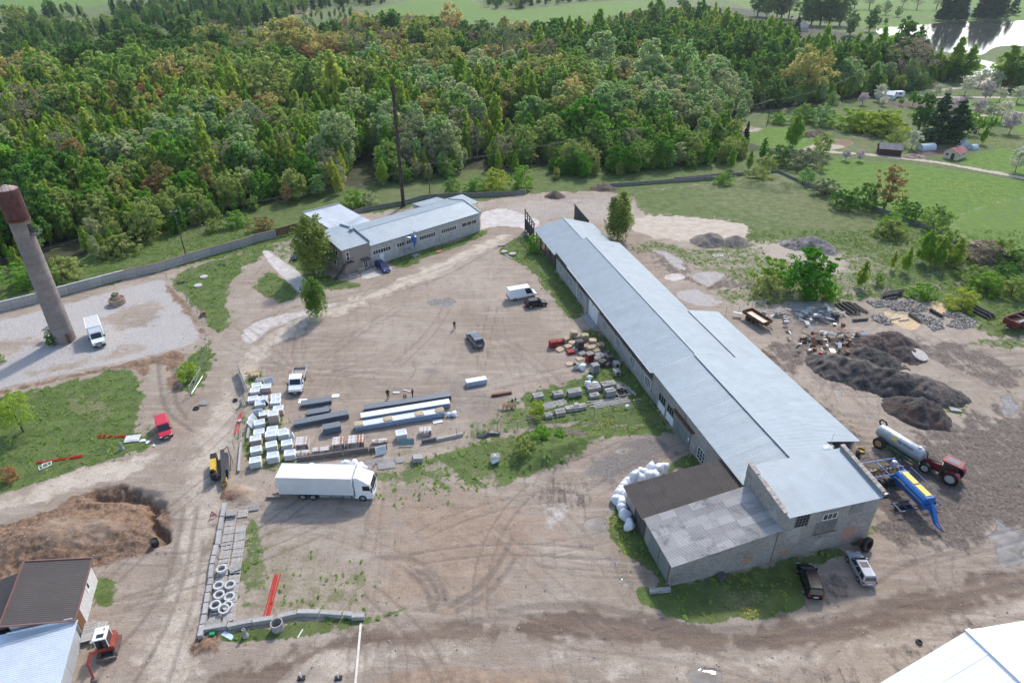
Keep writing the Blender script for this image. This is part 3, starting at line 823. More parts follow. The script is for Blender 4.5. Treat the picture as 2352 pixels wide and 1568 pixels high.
WORD = {'birch': 'fresh green birch with a narrow drooping crown','willow': 'grey-green willow with a domed crown','silver': 'silvery grey willow','alder': 'dark green alder',
        'aspen': 'yellow-green aspen with a slim crown','oak': 'olive-brown young-leaved oak','rusty': 'rusty brown young-leaved tree','bare': 'almost bare brownish tree',
        'maple': 'dense bright green tree','spruce': 'blackish green spruce','apple': 'apple tree in white blossom','pink': 'tree in pale pink blossom','green': 'leafy green shrub','bush': 'leafy green shrub'}
PROTO = {(k,i): make_tree(k,11 + 7 * j + 31 * i,10.0) for j,k in enumerate(KINDS) for i in range(3)}
def tree(sp,loc,h,label,group=None,var=0,rz=None,name=None,wide=1.0,meshes=None):
    cr,tk = meshes or PROTO[(sp,var)]
    t = thing(name or NAMES[sp],label,'shrub' if (name or NAMES[sp]).endswith('shrub') else 'tree',loc,random.random() * 6.28 if rz is None else rz,group)
    t.scale = (h / 10 * wide,h / 10 * wide,h / 10)
    ob('crown',cr,t); ob('trunk',tk,t)
    return t

# ---------------------------------------------------------------- the wood behind the yard
def vpx(P):                                       # photo position of ground points
    c,s = math.cos(CAM_PITCH),math.sin(CAM_PITCH)
    d = P[:,1] * c + CAM_H * s
    return np.stack([1176 + CAM_F * P[:,0] / d,784 + CAM_F * (-P[:,1] * s + CAM_H * c) / d],1)
WOODS = [  # (spacing, taller, where, mix or None)
 (3.5,1.0,[(-350,660),(0,630),(120,622),(240,592),(330,562),(440,525),(560,490),(640,478),(700,462),(880,440),(960,418),(1090,402),(1180,404),(1240,375),(1275,412),(1420,408),(1500,392),(1620,382),(1720,370),(1690,330),(1680,270),(1750,252),(1900,236),(2000,225),(2130,205),(2225,178),(2190,160),(2100,145),(2010,122),(1940,112),(1870,108),(1780,100),(1700,85),(1620,58),(1540,62),(1400,80),(1290,98),(1180,110),(1050,98),(900,88),(700,105),(500,118),(250,150),(0,205),(-350,290)],None),
 (6.0,1.0,[(240,30),(420,6),(640,-10),(900,-30),(880,12),(760,20),(640,44),(700,70),(520,75),(300,70)],'dark'),
 (6.0,.9,[(-200,62),(0,45),(190,28),(190,38),(0,60),(-200,80)],'dark'),
 (7.0,.9,[(-200,140),(0,90),(100,66),(250,64),(300,95),(200,118),(0,165),(-200,190)],'dark'),
 (7.0,1.0,[(1110,20),(1130,-30),(1700,-45),(1390,1),(1290,10),(1180,24)],'dark'),
 (8.0,.5,[(520,40),(700,20),(830,30),(900,50),(700,70),(560,70)],'scrub'),
]
pts_all = []
for spacing,tall,poly,mixk in WOODS:
    pw = V2('v',poly)
    lo,hi = pw.min(0),pw.max(0)
    hi[1] = min(hi[1],1500)
    Ylev = lo[1]
    out = []
    while Ylev < hi[1]:                           # rows; trees stand wider apart far off
        s = spacing * (1 + max(0,Ylev - 230) / 420)
        xs = np.arange(lo[0],hi[0],s)
        out.append(np.stack([xs + (rng.random(len(xs)) - .5) * s * .9,Ylev + (rng.random(len(xs)) - .5) * s * .9],1))
        Ylev += s
    p = np.concatenate(out)
    v = vpx(p)
    p = p[(v[:,0] > -160) & (v[:,0] < 2500) & (v[:,1] > -60)]
    p = p[sdf(pw,p) < 0]
    pts_all.append((p,tall,mixk))
CLEAR = [V2('v',q) for q in ([(135,232),(140,205),(250,198),(245,225)],[(560,500),(640,470),(670,500),(600,530)],[(1090,300),(1190,285),(1220,330),(1120,330)],[(1180,400),(1240,350),(1255,355),(1215,405)],
         [(60,275),(110,265),(112,285),(60,290)],[(1660,285),(1760,275),(1800,300),(1700,330)],[(1560,330),(1620,320),(1640,345),(1570,350)],[(910,440),(940,430),(935,490),(905,490)])]
TP,TK,TH = [],[],[]
for p,tall,mixk in pts_all:
    keep = np.ones(len(p),bool)
    for q in CLEAR:
        keep &= sdf(q,p) > 0
    if mixk is None: keep &= (fbm(p[:,0] * .07,p[:,1] * .05,140,2) > .30)
    p = p[keep]
    v = vpx(p)
    dist = -sdf(V2('v',WOODS[0][2]),p) if mixk is None else None
    n1 = fbm(p[:,0] * .03,p[:,1] * .022,40,3); n2 = fbm(p[:,0] * .045 + 50,p[:,1] * .03,60,3)
    u = rng.random(len(p))
    for i in range(len(p)):
        x,y = v[i]
        a,b,c = n1[i],n2[i],u[i]
        if mixk == 'dark':
            k,h = ('spruce' if c < .3 else 'alder' if c < .8 else 'willow'),9 + 5 * b
        elif mixk == 'scrub':
            k,h = ('alder' if c < .5 else 'willow'),9
        elif y > 430 and x < 760:                 # front left: bushy willows, a few birches
            k = 'willow' if a < .56 else 'alder'
            if b > .60: k = 'silver'
            if c < .38: k = 'birch'
            elif c < .43: k = 'rusty'
            elif c > .88: k = 'maple'
            h = 6.5 + 5 * a + 2.5 * c
        elif y > 330:
            k = 'willow' if a < .5 else 'birch'
            if b > .56: k = 'silver'
            if c < .3: k = 'birch'
            elif c < .42: k = 'aspen'
            elif c > .95: k = 'bare'
            if x > 1250: k = 'maple' if c < .35 else 'willow' if c < .75 else k
            h = 7 + 6 * b + 2 * c
        elif y > 200:
            if x < 800:
                k = 'birch' if a > .47 else 'aspen'
                if b > .57: k = 'willow'
                if c < .12: k = 'oak'
                elif c < .2: k = 'rusty'
                elif c < .34: k = 'alder'
            elif x < 1350:
                k = 'silver' if a > .54 else 'birch'
                if b > .56: k = 'willow'
                if c < .18: k = 'oak'
                elif c < .23: k = 'bare'
                elif c < .50: k = 'birch'
                elif c < .58: k = 'aspen'
            else:
                k = 'silver' if a > .45 else 'alder'
                if c < .25: k = 'birch'
                elif c < .33: k = 'aspen'
                elif c < .4: k = 'oak'
            h = 9 + 6 * b + 3 * c
        else:
            k = 'oak' if a > .52 else 'alder'
            if b > .55: k = 'rusty' if c < .5 else 'oak'
            if c < .25: k = 'birch'
            elif c < .36: k = 'aspen'
            elif c > .93: k = 'bare'
            if x > 1250 and c > .4: k = 'birch' if b > .5 else 'alder'
            if x < 450 and c > .35: k = 'alder'
            h = 10 + 6 * b + 3 * c
        if dist is not None: h *= .5 + .5 * min(1,dist[i] / 22)
        if x > 1800 and y < 170: h *= .6
        h *= (.66 + .66 * rng.random()) * (1.35 if rng.random() < .06 else 1)
        TP.append(p[i]); TK.append(k); TH.append(h * tall)
TP,TH,TK = np.array(TP),np.array(TH),np.array(TK)
v = vpx(TP)
size = TH / TP[:,1]
size[(v[:,0] < 0) | (v[:,0] > 2352)] *= .2
order = np.argsort(-size)
near,rest = order[:300],order[300:]
ORD = ['','second','third','fourth','fifth','sixth','seventh','eighth','ninth','tenth'] + ['%dth' % i for i in range(11,20)] + ['20th','21st','22nd','23rd'] + ['%dth' % i for i in range(24,31)] + ['31st','32nd','33rd'] + ['%dth' % i for i in range(34,41)]
def nth(i,n):
    if n == 1: return ''
    return 'leftmost' if i == 0 else 'rightmost' if i == n - 1 else ORD[min(i,len(ORD) - 1)] + ' from left'
SHORT = {'birch': 'fresh green birch','willow': 'grey-green domed willow','silver': 'silvery grey willow','alder': 'dark green alder','aspen': 'slim yellow-green aspen','oak': 'olive-brown oak',
         'rusty': 'rusty young-leaved tree','bare': 'bare brownish tree','maple': 'dense bright green tree','spruce': 'blackish spruce'}
def where_tree(x):
    for lim,w in ((150,'left of the water tower'),(380,'behind the gravelled yard'),(620,'behind the wall left of the office'),(830,'behind the rusty-roofed annex'),
                   (1060,'around the thin chimney'),(1300,'behind the workshop roof'),(1560,'behind the low open shed'),(9999,'beyond the far lot corner')):
        if x < lim: return w
cls = {}
for i in near:
    cls.setdefault((TK[i],where_tree(v[i][0])),[]).append(i)
for (k,w),ids in cls.items():
    ids.sort(key=lambda i: v[i][0])
    for j,i in enumerate(ids):
        o_ = nth(j,len(ids))
        tree(k,(TP[i][0],TP[i][1],0),TH[i],SHORT[k] + (', ' + o_ + ' of its kind,' if o_ else '') + ' ' + w,'front trees of the wood',int(rng.integers(3)),wide=.75 + .35 * rng.random())
# the rest of the wood reads as one mass
wc = bpy.data.collections.new('wood trees')
for a,k in enumerate(KINDS):
    for i in range(3):
        nm = 'w%02d' % (a * 3 + i)
        wc.objects.link(bpy.data.objects.new(nm,joined(nm,*PROTO[(k,i)])))
def wood_nodes():
    ng = bpy.data.node_groups.new('wood','GeometryNodeTree')
    ng.interface.new_socket('Geometry',in_out='INPUT',socket_type='NodeSocketGeometry')
    ng.interface.new_socket('Geometry',in_out='OUTPUT',socket_type='NodeSocketGeometry')
    N,Lk = ng.nodes.new,ng.links.new
    gi,go = N('NodeGroupInput'),N('NodeGroupOutput')
    cinfo = N('GeometryNodeCollectionInfo'); cinfo.inputs['Collection'].default_value = wc
    cinfo.inputs['Separate Children'].default_value = True; cinfo.inputs['Reset Children'].default_value = True
    inst = N('GeometryNodeInstanceOnPoints'); inst.inputs['Pick Instance'].default_value = True
    def attr(nm,typ):
        a = N('GeometryNodeInputNamedAttribute'); a.data_type = typ; a.inputs['Name'].default_value = nm
        return a.outputs['Attribute']
    Lk(gi.outputs[0],inst.inputs['Points']); Lk(cinfo.outputs[0],inst.inputs['Instance'])
    Lk(attr('kind','INT'),inst.inputs['Instance Index']); Lk(attr('size','FLOAT_VECTOR'),inst.inputs['Scale'])
    Lk(attr('turn','FLOAT_VECTOR'),inst.inputs['Rotation'])
    Lk(inst.outputs[0],go.inputs[0])
    return ng
wm = bpy.data.meshes.new('wood')
wm.from_pydata([(TP[i][0],TP[i][1],0) for i in rest],[],[])
at = wm.attributes.new('kind','INT','POINT'); at.data.foreach_set('value',[KINDS.index(TK[i]) * 3 + int(rng.integers(3)) for i in rest])
sc = np.array([[TH[i] / 10 * (w := .75 + .35 * rng.random()),TH[i] / 10 * w,TH[i] / 10] for i in rest],np.float32)
at = wm.attributes.new('size','FLOAT_VECTOR','POINT'); at.data.foreach_set('vector',sc.ravel())
at = wm.attributes.new('turn','FLOAT_VECTOR','POINT'); at.data.foreach_set('vector',np.column_stack([np.zeros((len(rest),2)),rng.random(len(rest)) * 6.28]).astype(np.float32).ravel())
wood = tag(ob('wood',wm),'mixed wood of spring-green and grey trees stretching to the far fields','wood',kind='stuff')
md = wood.modifiers.new('trees','NODES'); md.node_group = wood_nodes()
print('trees',len(near),len(rest))
# ================================================================ BUILDINGS
def brick_mat(name,c1,c2,mortar,bw=.26,bh=.088,stain=(.10,.095,.09),stain_amt=.75,patch=None):
    t = NT(name)
    tc = t.n('TexCoord').outputs['Object']
    s = t.n('SeparateXYZ',{0: tc})
    vec = t.n('CombineXYZ',{0: t.math('ADD',s.outputs[0],s.outputs[1]),1: s.outputs[2]}).outputs[0]
    br = t.n('TexBrick',{'Vector': vec,'Color1': (*c1,1),'Color2': (*c2,1),'Mortar': (*mortar,1),'Scale': 1.0,'Mortar Size': .014,'Brick Width': bw,'Row Height': bh,'Bias': -.1})
    n = t.noise(tc,.45,6,.7,.4)
    c = t.mix(t.math('MULTIPLY',t.rng(n,.5,.75),stain_amt),br.outputs[0],stain)
    n3 = t.noise(tc,6,3,.7)
    c = t.mix(t.math('MULTIPLY',t.rng(n3,.5,.75),.35),c,tuple(k * .6 for k in c1))
    if patch:
        n2 = t.noise(tc,.33,4,.6,.3)
        c = t.mix(t.math('MULTIPLY',t.rng(n2,.57,.64),.85),c,patch)
    t.p(Base_Color=c,Roughness=.92)
    t.bump(br.outputs[1],-.7,.02)
    return t.mat
SILICATE = brick_mat('grey silicate brick',(.28,.262,.242),(.46,.435,.405),(.20,.19,.178),patch=(.36,.345,.33))
TANBRICK = brick_mat('tan brick',(.32,.255,.215),(.38,.31,.265),(.27,.24,.215),stain_amt=.25)
def roof_mat(name,col,rough,metal,stain,amt,objv=.03,scale=.5):
    t = NT(name)
    tc = t.n('TexCoord').outputs['Object']
    pos = t.n('NewGeometry').outputs['Position']
    oi = t.n('ObjectInfo').outputs['Random']
    c = t.mix(t.rng(t.noise(pos,scale,5,.6),.3,.7),tuple(k * .93 for k in col),tuple(k * 1.05 for k in col))
    c = t.mix(t.math('MULTIPLY',t.rng(t.noise(pos,scale * 1.7,6,.72,.3),.5,.75),amt),c,stain)
    k = t.rng(oi,0,1,1 - objv,1 + objv,False)
    c = t.mix(1.0,c,t.n('CombineColor',{0: k,1: k,2: k}).outputs[0],'MULTIPLY')
    t.p(Base_Color=c,Metallic=metal,Roughness=rough)
    t.bump(t.noise(pos,5,3),.3,.01)
    return t.mat
ZINC = roof_mat('zinc sheet roof',(.315,.37,.405),.55,.08,(.27,.305,.325),.4)
ZINCRUST = roof_mat('zinc roof with rust',(.50,.54,.57),.45,.2,(.40,.20,.11),.5,.08,.28)
ASBESTOS = roof_mat('old grey fibre cement',(.37,.355,.34),.95,0,(.12,.115,.11),.9,.2,.3)
BROWNROOF = roof_mat('brown corrugated roof',(.085,.070,.062),.8,0,(.055,.047,.043),.6,.08)
DARKROOF = roof_mat('dark brown ribbed roof',(.055,.046,.044),.7,0,(.085,.075,.07),.5,.05)
BRIGHTROOF = roof_mat('white sheet roof',(.88,.89,.90),.5,0,(.85,.86,.87),.3,.01)
BLUEROOF = roof_mat('light metal roof',(.60,.66,.71),.35,.25,(.55,.6,.64),.3,.03)
PLASTER = mat('grey lime plaster',(.34,.325,.31),.92,var=.15,scale=1.2,bump=.02,dirt=(.20,.17,.15),dirt_amt=.55)
PANELC = mat('old concrete wall panels',(.44,.425,.40),.92,var=.12,scale=1.3,bump=.015,dirt=(.22,.195,.175),dirt_amt=.6)
BOARDS = mat('blackened boards',(.075,.07,.066),.92,var=.3,scale=5,bump=.01,objvar=.25)
FRAMEW = mat('white window frame',(.72,.72,.70),.5,var=.06)
GREYDOOR = mat('grey-green gate leaf',(.17,.205,.20),.6,var=.12,scale=1.5,dirt=(.24,.19,.15),dirt_amt=.3)
DARKMETAL = mat('dark painted metal',(.05,.05,.052),.6,.2,.2)
FLASH = mat('zinc flashing',(.27,.32,.355),.65,.1,.1)
CAPS = mat('cracked parapet tiles',(.36,.32,.285),.9,var=.25,scale=3,bump=.02,dirt=(.14,.13,.12),dirt_amt=.6,objvar=.15)
OLDREDBRICK = mat('bricked-up opening',(.38,.22,.16),.92,var=.2,scale=5,dirt=(.36,.31,.29),dirt_amt=.6)
SOOT = mat('sooty plaster',(.16,.155,.15),.95,var=.3,scale=2)

_sheet = {}
def sheet_mesh(w,L,pitch,hgt,m,wave):
    key = (round(w,3),round(L,3),pitch,m.name)
    if key in _sheet:
        return _sheet[key]
    xs = []
    n = max(1,round(w / pitch))
    p = w / n
    for i in range(n):
        if wave:
            xs += [(i * p + p * k / 4,hgt * (.5 - .5 * math.cos(2 * math.pi * k / 4))) for k in range(4)]
        else:
            xs += [(i * p,0),(i * p + p * .62,0),(i * p + p * .70,hgt),(i * p + p * .90,hgt)]
    xs.append((w,0))
    vs = [(x,0,z) for x,z in xs] + [(x,L,z) for x,z in xs]
    k = len(xs)
    b = MB().add(vs,[(i,i + 1,k + i + 1,k + i) for i in range(k - 1)])
    _sheet[key] = b.mesh('roof_sheet',m)
    return _sheet[key]
def slope(parent,o,u,v,Lu,Lv,m,w=1.15,pitch=.29,hgt=.022,wave=False,rows=1,over=.12,deck=None):
    """one roof slope from its low corner o, u along the eave, v up the slope: deck board plus single sheets"""
    o,u,v = Vector(o),Vector(u).normalized(),Vector(v).normalized()
    n = u.cross(v)
    if n.z < 0:
        o,u = o + u * Lu,-u
        n = u.cross(v)
    M = Matrix((u,v,n)).transposed().to_4x4()
    M.translation = o
    b = MB().box((Lu / 2,Lv / 2,-.05),(Lu - .1,Lv - .1,.08))
    r = ob('roof',b.mesh('roof',deck or DARKMETAL),parent)
    r.matrix_local = M
    k = max(1,round(Lu / w)); w = Lu / k
    ls = Lv / rows
    me = sheet_mesh(w + .02,ls + (over if rows > 1 else 0),pitch,hgt,m,wave)
    for j in range(rows):
        for i in range(k):
            s = ob('roof_sheet',me,r,(i * w,j * ls - (over * .5 if rows > 1 else 0),.012 + .004 * (i % 2) + random.random() * .004 + j * .008))
            s.rotation_euler = ((random.random() - .5) * .003 - (.006 if rows > 1 else 0),(random.random() - .5) * .004,(random.random() - .5) * .002)
    return r
def wbox(b,ax,pos,out,a0,a1,z0,z1,t0,t1,m=0):
    """box lying on a wall; ax = the axis the wall runs along, t0..t1 = distance out of the wall face"""
    lo,hi = sorted((pos + out * t0,pos + out * t1))
    if ax == 'x': b.b2(a0,a1,lo,hi,z0,z1,m)
    else: b.b2(lo,hi,a0,a1,z0,z1,m)
    return b
def window(parent,ax,pos,out,a0,a1,z0,z1,nx=2,nz=1,fm=None,gm=None,fw=.07,name='window'):
    fm,gm = fm or FRAMEW,gm or GLASS
    b = MB()
    for z in (z0,z1 - fw): wbox(b,ax,pos,out,a0,a1,z,z + fw,.0,.07)
    for a in (a0,a1 - fw): wbox(b,ax,pos,out,a,a + fw,z0 + fw,z1 - fw,.0,.07)
    cw,chh = (a1 - a0 - fw) / nx,(z1 - z0 - fw) / nz
    for i in range(1,nx): wbox(b,ax,pos,out,a0 + i * cw,a0 + i * cw + fw * .8,z0 + fw,z1 - fw,.002,.06)
    for j in range(1,nz): wbox(b,ax,pos,out,a0 + fw,a1 - fw,z0 + j * chh,z0 + j * chh + fw * .7,.004,.055)
    w = b.build(name,fm,parent)
    for i in range(nx):
        for j in range(nz):
            wbox(MB(),ax,pos,out,a0 + i * cw + fw * .6,a0 + (i + 1) * cw + fw * .4,z0 + j * chh + fw * .6,z0 + (j + 1) * chh + fw * .4,.008,.022).build('pane',gm,w)
    return w
def partbox(parent,name,ax,pos,out,a0,a1,z0,z1,t0,t1,m):
    return wbox(MB(),ax,pos,out,a0,a1,z0,z1,t0,t1).build(name,m,parent)
def gable(b,x0,x1,y0,y1,z0,ze,xr,zr,m=0,axis='y'):
    """solid walls with gables; the ridge runs along y at x = xr"""
    b.profy([(x0,z0),(x1,z0),(x1,ze),(xr,zr),(x0,ze)],y0,y1,m)
    return b

BO,BRZ = Vector((9.4,126.8,0)),math.atan2(.255,.967)          # the row of sheds: x across, y up the yard
def bw(x,y,z=0.0):
    return Vector((BO.x + x * math.cos(BRZ) - y * math.sin(BRZ),BO.y + x * math.sin(BRZ) + y * math.cos(BRZ),z))

# ---------------------------------------------------------------- long shed with boarded upper wall
sh = thing('long_shed','long storage shed with pale zinc gable roof and black boarded upper wall','shed',BO,BRZ)
gable(MB(),0,14.0,-46.9,0,-.2,4.6,6.7,6.55).build('wall',PLASTER,sh)
for i in range(13):                                                 # boarding in bays with battens
    d0 = i * 3.6
    d1 = min(46.9,d0 + 3.6)
    for j in range(8):
        z = 3.0 + j * .225
        if 18.6 < d0 + 1.8 < 24.4 and z < 3.3: continue
        wbox(MB(),'y',0,-1,-d1 + .03,-d0 - .03,z,z + .215,.02,.05 + .02 * (j % 2)).build('board',BOARDS,sh)
    partbox(sh,'batten','y',0,-1,-d0 - .06,-d0 + .06,2.9,4.75,.072,.12,BOARDS)
for d in (2.0,8.2,14.3,26.6,32.6,38.6,44.4):
    window(sh,'y',0,-1,-d - 2.1,-d,1.1,2.75,4,3,gm=mat('cloudy shed panes',(.05,.055,.055),.25,0,.3,2))
g = partbox(sh,'gate','y',0,-1,-24.2,-19.6,.05,3.2,.01,.07,mat('white sheet gate',(.70,.72,.73),.45,var=.04))
partbox(g,'wicket_door','y',0,-1,-23.8,-22.9,.1,2.1,.071,.10,mat('wicket',(.62,.64,.65),.5,var=.05))
partbox(sh,'gate_post','y',0,-1,-19.55,-18.6,0,3.4,.01,.5,PLASTER)
partbox(sh,'door_slab','y',0,-1,-25.0,-19.2,-.1,.13,.05,1.5,CONC)
slope(sh,(-.45,-47.1,4.66),(0,1,0),(7.2,0,2.09),47.6,7.50,ZINC).name = 'roof'
slope(sh,(14.4,.5,4.62),(0,-1,0),(-7.65,0,2.13),47.6,7.94,ZINC)
MB().box((6.75,-23.3,6.82),(.45,47.5,.05)).build('ridge_cap',FLASH,sh)
MB().cyl((-.5,-46.8,4.6),(-.5,-8,4.6),.07,n=6).build('gutter',WHITE,sh)
MB().cyl((-.12,-13.2,4.5),(-.12,-13.2,.3),.05,n=6).build('downpipe',WHITE,sh)

# ---------------------------------------------------------------- low open shed at its far end
lo_ = thing('open_shed','low open-sided drying shed with zinc gable roof and dark timber posts','shed',BO,BRZ)
for i,yy in enumerate((1.0,4.5,8.0,11.5,15.0)):
    for x in (.1,13.4):
        MB().box((x,yy,1.7),(.22,.22,3.5)).build('post',BOARDS,lo_)
    MB().box((6.75,yy,3.55),(13.4,.14,.18)).build('tie_beam',BOARDS,lo_)
for yy0 in (1.2,4.7,8.2,11.7):
    for j in range(7 if yy0 > 3 else 4):
        MB().box((.0,yy0 + 1.6,.5 + j * .42),(.04,3.3,.2)).build('board',BOARDS,lo_)
    MB().box((13.45,yy0 + 1.6,1.6),(.05,3.3,3.2)).build('plank_wall',BOARDS,lo_)
slope(lo_,(-.4,.55,3.45),(0,1,0),(7.1,0,2.0),15.0,7.4,ZINC)
slope(lo_,(13.9,15.55,3.45),(0,-1,0),(-7.1,0,2.0),15.0,7.4,ZINC)
MB().box((6.75,8.0,5.53),(.4,15,.05)).build('ridge_cap',FLASH,lo_)
fr = thing('roofless_wall','dark roofless timber wall frame standing beyond the low open shed','wall',BO,BRZ)
for i in range(5):
    y0 = 16.2 + i * 1.85
    MB().box((-.2,y0,2.3 + .35 * i * .3),(.2,.2,4.6 + .2 * i)).build('post',BOARDS,fr)
    if i < 4:
        for j in range(5):
            MB().box((-.2,y0 + .92,.9 + j * .75),(.08,1.7,.12)).build('rail',BOARDS,fr)
        MB().box((-.1,y0 + .92,1.6),(.03,1.6,2.6)).build('plank_panel',BOARDS,fr)
MB().box((-.2,20,4.75),(.3,8.2,.16),rx=.05).build('top_beam',BOARDS,fr)
fr2 = thing('plank_wall','dark plank wall left standing beside the birch beyond the open shed','wall',BO,BRZ)
for i in range(24):
    MB().box((13.2,16.2 + i * .42,2.0 + i * .012),(.05,.38,4.0 + i * .03)).build('plank',BOARDS,fr2)
MB().box((13.12,21.2,4.25),(.14,10.3,.14),rx=.035).build('top_rail',BOARDS,fr2)

# ---------------------------------------------------------------- brick workshop and its taller end block
wk = thing('brick_workshop','grey brick workshop with zinc gable roof and a taller end block','workshop',BO,BRZ)
gable(MB(),0,14.3,-72.0,-47.0,-.2,4.8,6.5,6.7).build('wall',SILICATE,wk)
slope(wk,(-.4,-72.1,5.05),(0,1,0),(6.95,0,1.82),25.1,7.18,ZINC)
slope(wk,(14.4,-47.0,4.95),(0,-1,0),(-7.85,0,1.92),25.1,8.08,ZINC)
MB().box((6.5,-59.5,6.98),(.6,25,.05)).build('ridge_cap',FLASH,wk)
for a,b_ in ((49.4,51.6),(52.2,54.3)):
    window(wk,'y',0,-1,-b_,-a,1.4,2.9,3,1,fm=mat('green-grey frames',(.30,.34,.32),.6),fw=.09)
    partbox(wk,'wall_patch','y',0,-1,-b_,-a,.0,1.38,.004,.03,WHITE)
gt = partbox(wk,'gate','y',0,-1,-59.3,-54.8,.0,3.1,.02,.06,GREYDOOR)
for k in range(4):
    partbox(gt,'gate_leaf','y',0,-1,-59.25 + k * 1.12,-58.2 + k * 1.12,.06,3.0,.062,.1,GREYDOOR)
partbox(gt,'notice','y',0,-1,-59.1,-58.8,1.2,1.7,.102,.112,WHITE)
partbox(wk,'canopy','y',0,-1,-60.0,-54.4,3.25,3.37,.0,.55,RUST)
window(wk,'y',0,-1,-63.3,-61.4,.45,2.3,3,3,fm=FRAMEW,gm=glass('shed glass dark',(.03,.045,.045),.1))
b = MB(); wbox(b,'y',0,-1,-66,-64.2,0,.12,.2,.9); b.cyl((-.9,-61,.05),(-.1,-61.2,2.4),.05,n=5); b.build('plank_prop',OLDWOOD,wk)
# end block: shed roof falling towards the viewer between parapets
tb = MB()
tb.add([(-.4,-79.2,-.3),(12.3,-79.2,-.3),(12.3,-72.03,-.3),(-.4,-72.03,-.3),(-.4,-79.2,7.1),(12.3,-79.2,7.1),(12.3,-72.03,7.9),(-.4,-72.03,7.9)],
       [(0,3,2,1),(4,5,6,7),(0,1,5,4),(2,3,7,6),(1,2,6,5),(3,0,4,7)]).build('end_block_wall',SILICATE,wk)
slope(wk,(.05,-79.65,7.26),(1,0,0),(0,7.6,.85),11.95,7.65,ZINC,w=1.1)
for x,nm in ((-.4,'parapet'),(12.05,'parapet')):
    MB().add([(x - .03,-79.25,7.0),(x + .38,-79.25,7.0),(x + .38,-72.0,7.0),(x - .03,-72.0,7.0),(x - .03,-79.25,7.75),(x + .38,-79.25,7.75),(x + .38,-72.0,8.55),(x - .03,-72.0,8.55)],
             [(0,3,2,1),(4,5,6,7),(0,1,5,4),(2,3,7,6),(1,2,6,5),(3,0,4,7)]).build(nm,SILICATE,wk)
    for i in range(12):
        y = -79.0 + i * .61
        if random.random() < .1: continue
        MB().box((x + .18,y,7.81 + (y + 79.25) * .11),(.56,.57,.06),rx=.11 + (random.random() - .5) * .04,rz=(random.random() - .5) * .06).build('coping_tile',CAPS,wk)
window(wk,'x',-79.2,-1,1.45,3.15,4.95,6.85,4,4,fm=mat('rotten grey frames',(.20,.19,.18),.8),fw=.06)
window(wk,'x',-79.2,-1,5.0,6.85,5.1,6.1,3,1)
partbox(wk,'lintel_board','x',-79.2,-1,4.9,6.9,6.12,6.9,.0,.03,mat('grey boarded lintel',(.24,.23,.225),.9))
wb = partbox(wk,'boarded_window','x',-79.2,-1,8.45,10.15,5.2,7.0,.0,.05,mat('boarded window',(.23,.22,.21),.85,var=.2))
for i in range(4):
    partbox(wb,'board','x',-79.2,-1,8.5 + i * .42,8.86 + i * .42,5.25,6.95,.052,.075,mat('boarded window',()))
for a0,a1,z0,z1 in ((8.5,10.4,.9,2.9),(.4,1.9,.5,1.5)):
    partbox(wk,'bricked_up_opening','x',-79.2,-1,a0,a1,z0,z1,.0,.015,OLDREDBRICK)
partbox(wk,'soot_stain','x',-79.2,-1,4.3,7.2,3.0,4.9,.0,.008,SOOT)
b = MB(); b.cyl((5.2,-79.2,1.0),(5.2,-79.26,1.0),.75,n=20); b.build('round_plaster_patch',PLASTER,wk)
partbox(wk,'rusty_bar','x',-79.2,-1,4.2,7.6,2.9,2.97,.0,.06,RUST)
MB().cyl((-.45,-79.28,-.1),(-.45,-79.28,5.2),.06,n=6).build('downpipe',RUST,wk)
a = thing('tv_aerial','thin roof aerial with cross bars above the lean-to roof','aerial',bw(13.7,-69,5.0),BRZ)
MB().cyl((0,0,0),(0,0,2.6),.025,n=5).build('mast',STEEL,a)
b = MB(); [b.cyl((-.9 + i * .15,-.35,.5),(-.9 + i * .15,.35,.5),.015,n=4) for i in range(10)]; b.cyl((-1,0,.5),(.5,0,.5),.02,n=4); b.build('cross_bar',STEEL,a)

# ---------------------------------------------------------------- lean-to along the far side
ln = thing('lean_to','zinc-roofed lean-to running along the right side of the sheds','lean-to',BO,BRZ)
MB().b2(14.35,19.6,-47.2,-31.3,-.2,3.4).build('wall',PLASTER,ln)
for i in range(9): MB().box((19.5,-49 - i * 2.25,1.8),(.18,.18,3.6)).build('post',OLDWOOD,ln)
MB().b2(19.0,19.2,-67.3,-47.2,-.2,3.4).build('plank_wall',OLDWOOD,ln)
slope(ln,(20.05,-31.0,3.72),(0,-1,0),(-5.6,0,1.1),36.5,6.3,ZINC)

# ---------------------------------------------------------------- the two garages on the near side
ga = thing('grey_garage','block garage with grey fibre cement roof and tall grey-green double doors','garage',BO,BRZ)
MB().add([(-12.85,-79.3,-.3),(-.45,-79.3,-.3),(-.45,-73.0,-.3),(-12.85,-73.0,-.3),(-12.85,-79.3,3.5),(-.45,-79.3,5.3),(-.45,-73.0,5.3),(-12.85,-73.0,3.5)],
         [(0,3,2,1),(4,5,6,7),(0,1,5,4),(2,3,7,6),(1,2,6,5),(3,0,4,7)]).build('wall',SILICATE,ga)
slope(ga,(-13.25,-72.6,3.62),(0,-1,0),(12.9,0,1.88),7.1,13.0,ASBESTOS,w=1.02,pitch=.17,hgt=.05,wave=True,rows=7)
gd = partbox(ga,'door_frame','y',-12.85,-1,-78.8,-73.9,0,3.2,.0,.05,RUST)
for k in range(2):
    partbox(gd,'door_leaf','y',-12.85,-1,-78.7 + k * 2.4,-76.45 + k * 2.45,.05,3.1,.052,.1,GREYDOOR)
partbox(ga,'bricked_up_opening','x',-79.3,-1,-4.4,-2.9,1.0,1.7,.0,.015,OLDREDBRICK)
gb = thing('brown_garage','low garage with brown corrugated roof beside the heap of white bags','garage',BO,BRZ)
